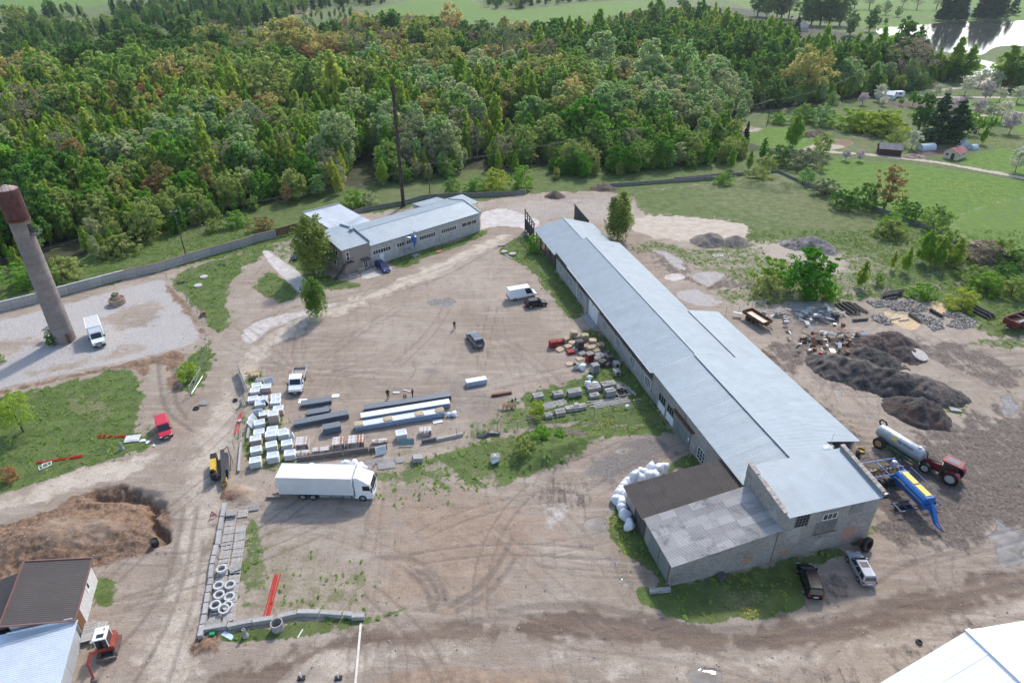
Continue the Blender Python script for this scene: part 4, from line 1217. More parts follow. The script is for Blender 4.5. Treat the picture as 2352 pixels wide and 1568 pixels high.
MB().add([(-12.8,-72.95,-.3),(-.05,-72.95,-.3),(-.05,-67.1,-.3),(-12.8,-67.1,-.3),(-12.8,-72.95,3.2),(-.05,-72.95,4.5),(-.05,-67.1,4.5),(-12.8,-67.1,3.2)],
         [(0,3,2,1),(4,5,6,7),(0,1,5,4),(2,3,7,6),(1,2,6,5),(3,0,4,7)]).build('wall',SILICATE,gb)
slope(gb,(-13.3,-66.8,3.28),(0,-1,0),(12.7,0,1.32),5.75,12.8,BROWNROOF,w=1.15,pitch=.17,hgt=.045,wave=True,rows=6)
for k in range(6):
    partbox(gb,'door_board','y',-12.8,-1,-72.6 + k * .5,-72.14 + k * .5,.0,2.7,.01,.05 + .01 * (k % 2),BOARDS)
MB().box((-.25,-69.9,4.75),(.2,5.8,.3)).build('flashing',RUST,gb)

# ---------------------------------------------------------------- office and workshop building
AO,ARZ = Vector((-35.14,124.92,0)),R(41.49)
of = thing('panel_workshop','pale concrete-panel workshop with zinc roof and strips of white windows','workshop',AO,ARZ)
MB().prof([(0,-.2),(12,-.2),(12,4.65),(6,5.85),(0,4.65)],6.42,36.5).build('wall',PANELC,of)
for i in range(5):
    x0,x1 = 6.45 + i * 6.01,6.45 + (i + 1) * 6.01
    for z0,z1 in ((0.0,1.18),(1.2,2.28),(3.42,4.7)):
        partbox(of,'wall_panel','x',0,-1,x0 + .02,x1 - .02,z0,z1,.0,.05 + random.random() * .012,PANELC)
    n = 3 if i == 4 else 7
    window(of,'x',0,-1,x0 + .55,x0 + 5.05,2.3,3.4,n,1,fw=.10)
    partbox(of,'wall_panel','x',0,-1,x0 + .02,x0 + .53,2.3,3.4,.0,.05,PANELC)
    partbox(of,'wall_panel','x',0,-1,x0 + 5.07,x1 - .02,2.3,3.4,.0,.05,PANELC)
slope(of,(6.4,-.4,4.76),(1,0,0),(0,6.4,1.33),30.3,6.54,ZINC)
slope(of,(36.7,12.4,4.76),(-1,0,0),(0,-6.4,1.33),30.3,6.54,ZINC)
MB().box((21.5,6,6.14),(30.3,.4,.05)).build('ridge_cap',FLASH,of)
MB().box((21.5,-.42,4.7),(30.4,.1,.28)).build('fascia',FLASH,of)
b = MB(); b.box((36.6,2.8,5.55),(.3,6.55,.25),rx=.205); b.box((36.6,9.2,5.55),(.3,6.55,.25),rx=-.205); b.build('verge_cap',FLASH,of)
dr = partbox(of,'door','x',0,-1,8.5,9.55,.02,2.15,.06,.11,FRAMEW)
partbox(dr,'handle','x',0,-1,9.35,9.45,1.0,1.12,.112,.16,DARKMETAL)
# canopies behind and to the side
b = MB()
for x in (37.2,42.3):
    for y in (8.2,14.2): b.cyl((x,y,0),(x,y,3.8),.08,n=6)
b.build('canopy_post',STEEL,of)
slope(of,(36.8,7.8,3.75),(1,0,0),(0,6.8,.35),5.8,6.8,ZINC)
MB().b2(28.3,35.8,12.03,16.0,-.1,4.35).build('rear_wing_wall',PANELC,of)
slope(of,(35.9,16.3,4.45),(-1,0,0),(0,-3.9,.35),7.7,3.95,ZINC)
# brick office head
oc = thing('brick_office','two-storey tan brick office end with outside steel stair','office',AO,ARZ)
MB().prof([(-.12,-.2),(12,-.2),(12,5.5),(6,6.35),(-.12,5.5)],0,6.4).build('wall',TANBRICK,oc)
slope(oc,(-.35,-.45,5.62),(1,0,0),(0,6.45,.99),6.55,6.53,ZINC)
slope(oc,(6.2,12.4,5.62),(-1,0,0),(0,-6.4,.98),6.55,6.48,ZINC)
b = MB(); b.box((6.36,2.95,6.35),(.16,6.6,.5),rx=.145); b.box((6.36,9.1,6.35),(.16,6.6,.5),rx=-.145); b.build('parapet',FLASH,oc)
b = MB(); b.b2(5.3,5.9,5.4,6.1,6.3,7.1); b.b2(5.2,6.0,5.3,6.2,7.1,7.2); b.build('vent_stack',FLASH,oc)
window(oc,'x',-.12,-1,.65,1.4,2.9,4.9,1,2,fw=.1)
partbox(oc,'lower_window','x',-.12,-1,2.0,2.3,1.0,1.1,0,.01,DARKMETAL)
d2 = window(oc,'x',-.12,-1,4.4,5.45,.05,2.0,2,1,fw=.12,name='entrance_door')
MB().box((4.7,-.75,2.35),(1.9,1.2,.1),rx=.2).build('porch_roof',BOARDS,oc)
for y in (2.2,3.4,6.0,7.5,9.6):
    for z in (.9,3.4):
        window(oc,'y',0,-1,y,y + .9,z,z + 1.3,1,1,fw=.09)
b = MB()                                                            # stair up to the first-floor door
b.b2(.3,1.8,-1.3,-.13,2.75,2.83)
for k in range(11): b.box((-.05 - k * .27,-.75,2.6 - k * .25),(.26,.9,.04))
for y in (-.3,-1.2):
    b.cyl((.3,y,2.75),(-2.9,y,0),.05,n=5); b.cyl((.3,y,3.65),(-2.9,y,.9),.03,n=5)
    for k in range(5): b.cyl((.3 - k * .75,y,2.75 - k * .66),(.3 - k * .75,y,3.65 - k * .66),.02,n=4)
for x in (.3,1.8): b.cyl((x,-1.28,2.8),(x,-1.28,3.7),.025,n=4)
b.cyl((.3,-1.28,3.7),(1.8,-1.28,3.7),.025,n=4); b.cyl((1.8,-1.28,3.7),(1.8,-.2,3.7),.025,n=4)
b.build('outside_stair',DARKMETAL,oc)
# rear annex with the rusty flat roof
an = thing('rear_annex','flat-roofed rear annex with rust-streaked zinc roof behind the birch','annex',AO,ARZ)
MB().b2(5.6,14.8,12.05,28.8,-.1,3.85).build('wall',TANBRICK,an)
slope(an,(5.4,12.1,4.05),(1,0,0),(0,16.9,.12),9.6,16.9,ZINCRUST)
MB().b2(5.3,15.1,28.9,29.2,3.7,4.4).build('parapet',FLASH,an)
# dust cyclone on legs in front of the wall
cy = thing('dust_cyclone','blue dust cyclone on a pale steel stand against the panel wall','cyclone',AO + Matrix.Rotation(ARZ,3,'Z') @ Vector((16.6,-1.6,0)),ARZ)
b = MB(); b.lathe([(.1,2.0),(.14,2.4),(.55,3.6),(.62,3.7),(.62,4.6),(.3,4.75),(.3,4.9)],16); b.build('body',mat('blue paint',(.03,.11,.36),.4,var=.1),cy,smooth=False)
b = MB(); b.tube([(0,0,4.9),(0,0,5.4),(.3,0,5.6)],.2,10); b.build('outlet_pipe',STEEL,cy)
b = MB(); b.tube([(-.5,.2,4.3),(-1.5,.3,4.6),(-1.8,.6,4.5),(-1.8,.6,1.8)],.16,8); b.build('inlet_duct',STEEL,cy)
for x,y in ((-.7,-.6),(.7,-.6),(-.7,.6),(.7,.6)): MB().cyl((x,y,0),(x * .85,y * .85,3.4),.05,n=5).build('leg',STEEL,cy)
b = MB(); b.box((-1.4,.4,1.75),(1.8,1.6,.08)); [b.cyl((x,y,0),(x,y,1.75),.05,n=5) for x in (-2.2,-.7) for y in (-.3,1.1)]; b.build('platform',FLASH,cy)
MB().box((0,-.2,.05),(1.8,1.4,.12)).build('base_slab',CONC,cy)

# ---------------------------------------------------------------- thin iron chimney and water tower
p = Q('v',927,474)
ch = thing('iron_chimney','very tall thin rusty chimney pipe behind the workshop','chimney',p)
b = MB(); b.cyl((0,0,0),(0,0,29),.48,.44,14); b.build('pipe',mat('black rusty pipe',(.045,.033,.03),.85,0,.4,2),ch)
for z in (5,10,15,20,25): MB().cyl((0,0,z),(0,0,z + .25),.54,n=14).build('flange',RUST,ch)
MB().lathe([(.45,28.4),(.66,29.1),(.66,30.2),(.5,30.2),(.45,29.6)],14).build('flared_top',mat('black rusty pipe',()),ch)
wt = thing('water_tower','leaning-looking concrete water tower with rusty red tank at the left edge','water tower',Q('4c',1030,1210))
TW = mat('tower render',(.26,.215,.198),.9,var=.15,scale=.9,bump=.01,dirt=(.18,.145,.13),dirt_amt=.5,objvar=.08)
LX = .020                                                          # the shaft stands a touch out of plumb
for k in range(15):
    z0,z1 = k * 1.5,k * 1.5 + 1.48
    r0,r1 = 1.68 - z0 * .012,1.68 - z1 * .012
    MB().lathe([(r0,z0),(r1,z1)],24,0,(LX * z0,0,0)).build('shaft_ring',TW,wt,smooth=False)
    if k: MB().lathe([(r0 - .02,z0 - .03),(r0 - .02,z0 + .02)],24,0,(LX * z0,0,0)).build('joint',BLACK,wt)
MAR = mat('rust red tank',(.105,.035,.03),.75,.1,.3,1.2,dirt=(.25,.19,.14),dirt_amt=.35)
MB().lathe([(1.45,22.4),(1.62,22.7),(1.62,27.2),(1.5,27.3)],24,0,(LX * 24,0,0)).build('tank',MAR,wt)
MB().lathe([(1.58,27.32),(.3,27.9)],24,0,(LX * 24,0,0)).build('tank_roof',mat('tank roof',(.36,.27,.24),.8,var=.2),wt)
MB().lathe([(1.67,22.2),(1.67,22.45)],24,0,(LX * 24,0,0)).build('tank_band',RUST,wt)
b = MB()
for s in (-.22,.22): b.tube([(1.5 + LX * 20,s,20.5),(1.95 + LX * 24,s,22.6),(1.95 + LX * 24,s,28.6)],.03,4)
for k in range(20): b.cyl((1.95 + LX * 24,-.22,22.7 + k * .3),(1.95 + LX * 24,.22,22.7 + k * .3),.018,n=4)
b.build('ladder',DARKMETAL,wt)
b = MB()
rp = [(1.55 * math.cos(k * .6283) + LX * 24,1.55 * math.sin(k * .6283)) for k in range(11)]
for x,y in rp[:10]: b.cyl((x,y,27.2),(x,y,28.2),.025,n=4)
b.tube([(x,y,28.2) for x,y in rp],.025,4)
b.build('tank_railing',DARKMETAL,wt)
b = MB(); b.box((1.9 + LX * 20,0,19.9),(1.3,1.3,.08))
for s in (-.6,.6): b.cyl((2.5 + LX * 20,s,19.9),(2.5 + LX * 20,s,20.9),.03,n=4)
b.cyl((2.5 + LX * 20,-.6,20.9),(2.5 + LX * 20,.6,20.9),.03,n=4); b.build('balcony',DARKMETAL,wt)
MB().box((1.42 + LX * 20,0,20.8),(.12,.8,1.6)).build('hatch',BLACK,wt)
MB().box((1.3,-.95,.9),(.5,.5,1.8),rz=.6).build('door',RUST,wt)
MB().box((-2.4,.6,2.0),(2.0,1.6,.12)).build('porch_roof',mat('porch felt',(.12,.12,.12),.9),wt)

# ---------------------------------------------------------------- cabin and hall at the lower left
CA = math.atan2(-.952,.307) + math.pi / 2                         # x to the right, y away
cb = thing('boarded_cabin','white boarded cabin with dark brown ribbed roof','cabin',(-45.6,47.9,0),CA)
MB().profy([(-5.4,-.2),(-.1,-.2),(-.1,2.95),(-5.4,4.4)],-7.3,-.3).build('wall',mat('whitewashed boards',(.60,.575,.56),.8,var=.12,scale=4,dirt=(.40,.34,.31),dirt_amt=.4),cb)
for i in range(17):
    partbox(cb,'board','y',-.1,1,-6.9 + i * .245,-6.665 + i * .245,.1,2.9,.0,.025 + .008 * (i % 2),mat('whitewashed boards',()))
slope(cb,(.15,-7.85,3.02),(0,1,0),(-5.8,0,1.58),7.9,6.0,DARKROOF,w=1.05,pitch=.26)
w_ = window(cb,'y',-.1,1,-3.2,-2.3,1.4,2.4,1,1,fw=.12)
partbox(cb,'door','y',-.1,1,-7.2,-5.9,.3,2.5,.03,.06,mat('brown door',(.16,.075,.035),.7))
for a,q,z in (((.2,-7.9),(.2,.1),3.06),((-5.7,-7.9),(-5.7,.1),4.68)):
    MB().box(((a[0] + q[0]) / 2,-3.9,z),(.14,8.05,.16)).build('barge_board',mat('maroon trim',(.17,.08,.075),.6),cb)
for y in (-7.95,.12): MB().cyl((.2,y,3.1),(-5.7,y,4.72),.08,n=4).build('barge_board',mat('maroon trim',()),cb)
slope(cb,(-8.6,-7.0,2.6),(0,1,0),(3.2,0,.8),7.4,3.3,DARKROOF,w=1.05,pitch=.26)
MB().b2(-8.3,-5.42,-6.8,.2,-.2,2.6).build('lower_wing_wall',BOARDS,cb)
for k in range(4):
    MB().box((1.0 + k * .28,-7.6,.42 - k * .11),(.26,2.6,.06)).build('stair_tread',OLDWOOD,cb)
for k in range(7): MB().box((.45,-8.4 + k * .33,.5),(1.0,.3,.06)).build('deck_board',OLDWOOD,cb)
hl = thing('low_hall','low hall with light ribbed metal roof below the cabin','hall',(-43.1,40.6,0),CA)
MB().b2(-8.6,-.25,-12,-.2,-.2,2.55).build('wall',mat('grey wall panels',(.42,.43,.44),.7,var=.05),hl)
for i in range(6):
    partbox(hl,'wall_panel','y',-.25,1,-.3 - (i + 1) * 1.9,-.34 - i * 1.9,.1,2.5,.0,.04,mat('grey wall panels',()))
slope(hl,(.2,-12.2,2.75),(0,1,0),(-8.7,0,.62),12.3,8.75,BLUEROOF,w=1.1,pitch=.22)
for i in range(5):
    MB().box((-5.2 + i * 1.12,.02,3.0 - i * .02),(1.08,.05,.75)).build('gable_panel',WHITE,hl)
# ---------------------------------------------------------------- big white-roofed hall at the lower right
HO,HRZ = Vector((38.85,34.49,0)),R(20)
hw_ = thing('white_hall','large hall with brilliant white ribbed gable roof at the lower right corner','hall',HO,HRZ)
gable(MB(),-9.4,9.4,-30,-.25,-.2,6.7,0,9.7).build('wall',mat('white cladding',(.66,.68,.69),.5,var=.04),hw_)
slope(hw_,(-10.0,-30.3,6.68),(0,1,0),(10,0,3.3),30.4,10.53,BRIGHTROOF,w=1.1,pitch=.37,hgt=.008)
slope(hw_,(10.0,.1,6.68),(0,-1,0),(-10,0,3.3),30.4,10.53,BRIGHTROOF,w=1.1,pitch=.37,hgt=.008)
MB().box((0,-15,10.06),(.5,30.4,.05)).build('ridge_cap',WHITE,hw_)
gx = MB(); [gx.cyl((-10.5 - .2 * k,-1.2 - k * .6,0),(-10.5 - .2 * k,-1.2 - k * .6,2.0),.04,n=4) for k in range(4)]; gx.cyl((-10.5,-1.2,2),(-11.1,-3,2),.05,n=4)
gx.build('green_rail',mat('green paint',(.02,.16,.09),.5),hw_)
# ================================================================ VEHICLES
def lerp(a,b,t): return Vector(a) + (Vector(b) - Vector(a)) * t
def wheel(parent,x,y,r,w=.22,rim=None,out=1,name='wheel'):
    b = MB(); b.cyl((x,y - w / 2,r),(x,y + w / 2,r),r,n=18)
    o = b.build(name,BLACK,parent)
    b = MB(); b.cyl((x,y + out * (w / 2 - .01),r),(x,y + out * (w / 2 + .015),r),r * .62,r * .55,n=14)
    b.build('rim',rim or RIM,o)
    return o
def pane_on(parent,a,b,c,d,name,m,ins=.08,off=.012):
    """glass on the quad a b c d (a-b bottom, d-c top), a little proud of it"""
    a,b,c,d = map(Vector,(a,b,c,d))
    n = (b - a).cross(d - a).normalized()
    cen = (a + b + c + d) / 4
    q = [cen + (p - cen) * (1 - ins) + n * off for p in (a,b,c,d)]
    k = [p - n * (off + .01) for p in q]
    return MB().add([*k,*q],[(4,5,6,7),(0,1,5,4),(1,2,6,5),(2,3,7,6),(3,0,4,7)]).build(name,m,parent)
STY = {  # (hood stations x/L,z/H) ... cabin: base front, base rear, roof front, roof rear (fractions of length), belt height
 'hatch': dict(hood=((0,.38),(.03,.50),(.12,.56),(.26,.63),(.55,.645),(.90,.66),(.975,.62),(1,.45)),cab=(.245,.985,.42,.86),belt=.64,side=2),
 'estate': dict(hood=((0,.38),(.03,.50),(.12,.56),(.26,.63),(.55,.645),(.93,.66),(.98,.62),(1,.45)),cab=(.24,.99,.40,.93),belt=.64,side=3),
 'suv': dict(hood=((0,.40),(.025,.52),(.12,.57),(.25,.63),(.55,.645),(.94,.66),(.985,.60),(1,.42)),cab=(.235,.99,.40,.90),belt=.64,side=3),
 'mpv': dict(hood=((0,.36),(.03,.46),(.10,.52),(.20,.59),(.55,.62),(.95,.63),(.985,.6),(1,.42)),cab=(.17,.99,.36,.93),belt=.61,side=3),
 'van': dict(hood=((0,.28),(.02,.36),(.08,.42),(.16,.47),(.5,.48),(.96,.48),(.99,.48),(1,.3)),cab=(.14,.999,.27,.99),belt=.47,side=1),
 'caddy': dict(hood=((0,.30),(.025,.42),(.12,.50),(.22,.55),(.5,.56),(.96,.56),(.99,.54),(1,.36)),cab=(.205,.995,.36,.985),belt=.55,side=1),
}
def car(name,label,cat,loc,rz,L,W,H,style,paint,wr=.31,glassroof=False,rails=False,rim=None,dark=None,reartag=True):
    """x forward; nose at +L/2"""
    st = STY[style]
    t = thing(name,label,cat,loc,rz)
    hw = W / 2
    rings = []
    for f,z in st['hood']:
        x = L / 2 - f * L
        k = hw * (.80 if f in (0,1) else .90 if f < .04 or f > .96 else 1.0)
        zb = H * (.20 if 0 < f < 1 else .26)
        zt = z * H
        rings.append([Vector((x,y,zz)) for y,zz in ((-k * .9,zb),(-k,zb + .25 * (zt - zb)),(-k * .985,zt - .16 * (zt - zb)),(-k * .86,zt),(k * .86,zt),(k * .985,zt - .16 * (zt - zb)),(k,zb + .25 * (zt - zb)),(k * .9,zb))])
    b = MB(); b.loft(rings)
    body = b.build('body',paint,t)
    x0,x1,x2,x3 = (L / 2 - f * L for f in st['cab'])
    zb,zt = st['belt'] * H - .02,H
    bwid,twid = hw * .93,hw * (.76 if style not in ('van','caddy') else .86)
    A = [Vector((x0,-bwid,zb)),Vector((x0,bwid,zb)),Vector((x1,bwid,zb)),Vector((x1,-bwid,zb))]
    T = [Vector((x2,-twid,zt - .06)),Vector((x2,twid,zt - .06)),Vector((x3,twid,zt - .06)),Vector((x3,-twid,zt - .06))]
    T2 = [Vector(((p.x - (x2 + x3) / 2) * .9 + (x2 + x3) / 2,p.y * .88,zt)) for p in T]
    b = MB(); b.add([*A,*T,*T2],[(0,4,5,1),(1,5,6,2),(2,6,7,3),(3,7,4,0),(4,8,9,5),(5,9,10,6),(6,10,11,7),(7,11,8,4),(8,11,10,9)])
    b.build('roof',paint,t)
    pane_on(t,A[0],A[1],T[1],T[0],'windscreen',GLASS,.10)
    if style != 'van' or True:
        pane_on(t,A[2],A[3],T[3],T[2],'rear_window',GLASS,.16) if style not in ('van',) else None
    n = st['side']
    for s in (-1,1):
        q = (A[0],A[3],T[3],T[0]) if s < 0 else (A[1],A[2],T[2],T[1])
        fr = 0.0
        cuts = {1: [(.02,.30 if style == 'van' else .36)],2: [(.02,.42),(.45,.80)],3: [(.02,.36),(.385,.66),(.69,.95)]}[n]
        for u0,u1 in cuts:
            a_,b_ = lerp(q[0],q[1],u0),lerp(q[0],q[1],u1)
            d_,c_ = lerp(q[3],q[2],u0),lerp(q[3],q[2],u1)
            if s < 0: pane_on(t,b_,a_,d_,c_,'side_window',GLASS,.1)
            else: pane_on(t,a_,b_,c_,d_,'side_window',GLASS,.1)
        MB().box((x0 - .25,s * (bwid + .12),zb + .08),(.12,.22,.16)).build('mirror',paint if dark is None else DARKPL,t)
        zf = st['hood'][1][1] * H
        MB().box((L / 2 - .16,s * hw * .68,zf - .10),(.22,.36,.15),ry=-.25).build('headlamp',LAMP,t)
        MB().box((-L / 2 + .05,s * hw * .80,H * .52 if style != 'van' else H * .4),(.10,.20,.30)).build('tail_lamp',TAIL,t)
    if glassroof:
        MB().box((x2 - .75,0,zt + .004),(.75,twid * 1.3,.02)).build('sunroof',GLASS,t)
    if rails:
        for s in (-1,1): MB().cyl((x2 - .1,s * twid * .92,zt + .02),(x3 + .2,s * twid * .92,zt + .02),.03,n=5).build('roof_rail',STEEL,t)
        for f in (.25,.55): MB().cyl((x2 + (x3 - x2) * f,-twid * .92,zt + .06),(x2 + (x3 - x2) * f,twid * .92,zt + .06),.04,n=5).build('cross_bar',STEEL,t)
    MB().box((L / 2 - .03,0,H * .28),(.14,W * .86,.22)).build('front_bumper',dark or paint,t)
    MB().box((-L / 2 + .04,0,H * .30),(.14,W * .86,.22)).build('rear_bumper',dark or paint,t)
    MB().box((L / 2 + .045,0,H * .27),(.02,.52,.11)).build('number_plate',WHITE,t)
    MB().box((-L / 2 - .035,0,H * .42),(.02,.52,.11)).build('number_plate',WHITE,t)
    MB().box((L / 2 - .005,0,H * .385),(.06,W * .5,.10)).build('grille',DARKPL,t)
    for x in (L / 2 - L * .19,-L / 2 + L * .20):
        for s in (-1,1):
            MB().cyl((x,s * (hw - .12),wr),(x,s * (hw + .004),wr),wr + .06,n=18).build('wheel_arch',DARKPL,t)
            wheel(t,x,s * (hw - .10),wr,.23,rim,s)
    return t
def paint(name,col,rough=.22,metal=.4):
    return mat(name,col,rough,metal,.04,2,dirt=(.30,.26,.22),dirt_amt=.12)
Z = Vector((0,0,0))
car('blue_estate_car','dark blue estate car parked by the workshop door','car',Q('2a',1238,738),heading('2a',(1200,715),(1265,768)),4.7,1.76,1.46,'estate',paint('blue car paint',(.015,.03,.14)))
car('dark_car','dark car half hidden behind the tall birch beside the office','car',Q('2a',590,640),heading('2a',(640,612),(560,655)),4.5,1.76,1.44,'hatch',paint('dark green car paint',(.02,.03,.03)))
car('white_van','long white panel van beside the black hatchback','van',Q('2b',368,962),heading('2b',(290,975),(470,945)),6.0,2.0,2.5,'van',CARWHITE,.34,dark=DARKPL)
car('black_hatchback','black hatchback parked behind the white panel van','car',Q('2b',477,1022),heading('2b',(432,1030),(535,1016)),4.35,1.8,1.46,'hatch',paint('black car paint',(.018,.018,.02)))
car('silver_suv','grey sports utility car with roof bars standing alone in the yard','car',Q('2a',1962,1312),heading('2a',(1988,1345),(1928,1262)),4.9,1.95,1.72,'suv',paint('grey car paint',(.16,.175,.19)),.36,rails=True)
car('red_van','small red delivery van on the rutted track','van',Q('3d',1552,765),heading('3d',(1520,640),(1572,830)),4.4,1.8,1.82,'caddy',mat('red van paint',(.50,.022,.045),.3,0,.04),.31,dark=DARKPL)
car('black_minivan','black people carrier parked on grass below the brick end block','car',Q('3h',662,790),heading('3h',(690,862),(620,655)),4.5,1.82,1.65,'mpv',paint('black minivan paint',(.010,.011,.013)))
car('silver_estate_car','silver estate car with sunroof parked below the brick end block','car',Q('3h',1062,690),heading('3h',(1098,765),(985,555)),4.4,1.74,1.47,'estate',paint('silver car paint',(.42,.45,.49)),.31,glassroof=True)

# ---------------------------------------------------------------- white box van by the tower
def box_van():
    fr,re = Q('4c',1555,1300),Q('4c',1500,1085)
    rz = math.atan2(fr.y - re.y,fr.x - re.x)
    c = Q('4c',1545,1215)
    t = thing('box_van','white box van on the gravel beside the water tower','van',c,rz)
    c_ = Vector
    b = MB(); b.profy([(1.0,.45),(3.2,.45),(3.3,.75),(3.2,1.2),(2.35,1.5),(1.75,2.35),(1.0,2.45)],-.95,.95); b.build('cab',CARWHITE,t)
    pane_on(t,(2.33,-.85,1.52),(2.33,.85,1.52),(1.77,.8,2.32),(1.77,-.8,2.32),'windscreen',GLASS,.04)
    for s in (-1,1):
        q = [(1.15,s * .955,1.5),(2.15,s * .955,1.5),(1.7,s * .955,2.25),(1.15,s * .955,2.25)]
        if s > 0: q = [q[1],q[0],q[3],q[2]]
        pane_on(t,*q,'side_window',GLASS,.1)
        MB().box((2.1,s * 1.15,1.65),(.12,.3,.3)).build('mirror',DARKPL,t)
        MB().box((3.12,s * .75,1.05),(.2,.3,.22)).build('headlamp',LAMP,t)
        wheel(t,2.35,s * .85,.36,.25,None,s); wheel(t,-1.7,s * .85,.36,.3,None,s)
    bx = MB(); bx.b2(-3.6,.95,-1.1,1.1,.85,3.15); bx.build('cargo_box',WHITE,t)
    MB().b2(-3.5,.85,-1.0,1.0,3.15,3.17).build('box_roof',mat('pale box roof',(.52,.51,.5),.6),t)
    e = MB()
    for y in (-1.06,1.06): e.b2(-3.6,.95,y - .05,y + .05,3.15,3.21)
    for x in (-3.55,.9): e.b2(x - .05,x + .05,-1.0,1.0,3.15,3.208)
    e.build('roof_edge',WHITE,t)
    b = MB(); b.profy([(.95,2.45),(1.75,2.4),(.97,3.1)],-.9,.9); b.build('wind_deflector',CARWHITE,t)
    MB().b2(-3.4,3.1,-.5,.5,.45,.8).build('chassis',DARKPL,t)
    MB().box((3.3,0,.6),(.12,1.85,.35)).build('front_bumper',DARKPL,t)
    MB().box((3.26,0,1.0),(.08,1.0,.22)).build('grille',DARKPL,t)
    MB().box((3.37,0,.55),(.02,.5,.11)).build('number_plate',WHITE,t)
box_van()
# ---------------------------------------------------------------- white dropside pickup
def dropside():
    rz = heading('2d',(712,200),(665,385))
    t = thing('dropside_pickup','white double-cab dropside pickup beside the window stacks','truck',Q('2d',690,330),rz)
    b = MB(); b.profy([(.0,.45),(2.75,.45),(2.85,.8),(2.75,1.12),(1.95,1.4),(1.3,2.1),(1.0,2.2),(.0,2.2)],-.95,.95); b.build('cab',CARWHITE,t)
    pane_on(t,(1.93,-.86,1.42),(1.93,.86,1.42),(1.32,.8,2.08),(1.32,-.8,2.08),'windscreen',GLASS,.04)
    for s in (-1,1):
        for x0,x1,x2 in ((.95,1.8,1.35),(.1,.85,.85)):
            q = [(x0,s * .955,1.4),(x1,s * .955,1.4),(x2,s * .955,2.05),(x0,s * .955,2.05)]
            if s > 0: q = [q[1],q[0],q[3],q[2]]
            pane_on(t,*q,'side_window',GLASS,.08)
        MB().box((1.75,s * 1.12,1.55),(.12,.26,.26)).build('mirror',DARKPL,t)
        MB().box((2.68,s * .72,.98),(.2,.32,.2)).build('headlamp',LAMP,t)
        wheel(t,1.95,s * .85,.34,.24,None,s); wheel(t,-1.75,s * .85,.34,.24,None,s)
        MB().b2(-3.3,-.15,s * 1.0 - .03,s * 1.0 + .03,.95,1.35).build('drop_side',mat('alloy dropside',(.50,.50,.49),.5,.3,.1),t)
    MB().b2(-3.3,-.15,-.97,.97,.88,.95).build('load_bed',mat('worn bed floor',(.38,.31,.29),.85,var=.2,scale=4),t)
    MB().b2(-3.36,-3.3,-1.0,1.0,.95,1.35).build('tailgate',mat('alloy dropside',()),t)
    MB().b2(-.13,-.07,-.97,.97,.95,2.1).build('headboard',DARKMETAL,t)
    MB().tube([(-3.3,-.6,1.3),(-3.3,-.6,1.75),(-3.3,.6,1.75),(-3.3,.6,1.3)],.04,5).build('load_rack',mat('yellow paint',(.50,.33,.04),.5),t)
    MB().box((2.83,0,.6),(.12,1.85,.35)).build('front_bumper',DARKPL,t)
    MB().box((2.9,0,.55),(.02,.5,.11)).build('number_plate',WHITE,t)
    MB().b2(-3.2,2.6,-.45,.45,.45,.85).build('chassis',DARKPL,t)
dropside()
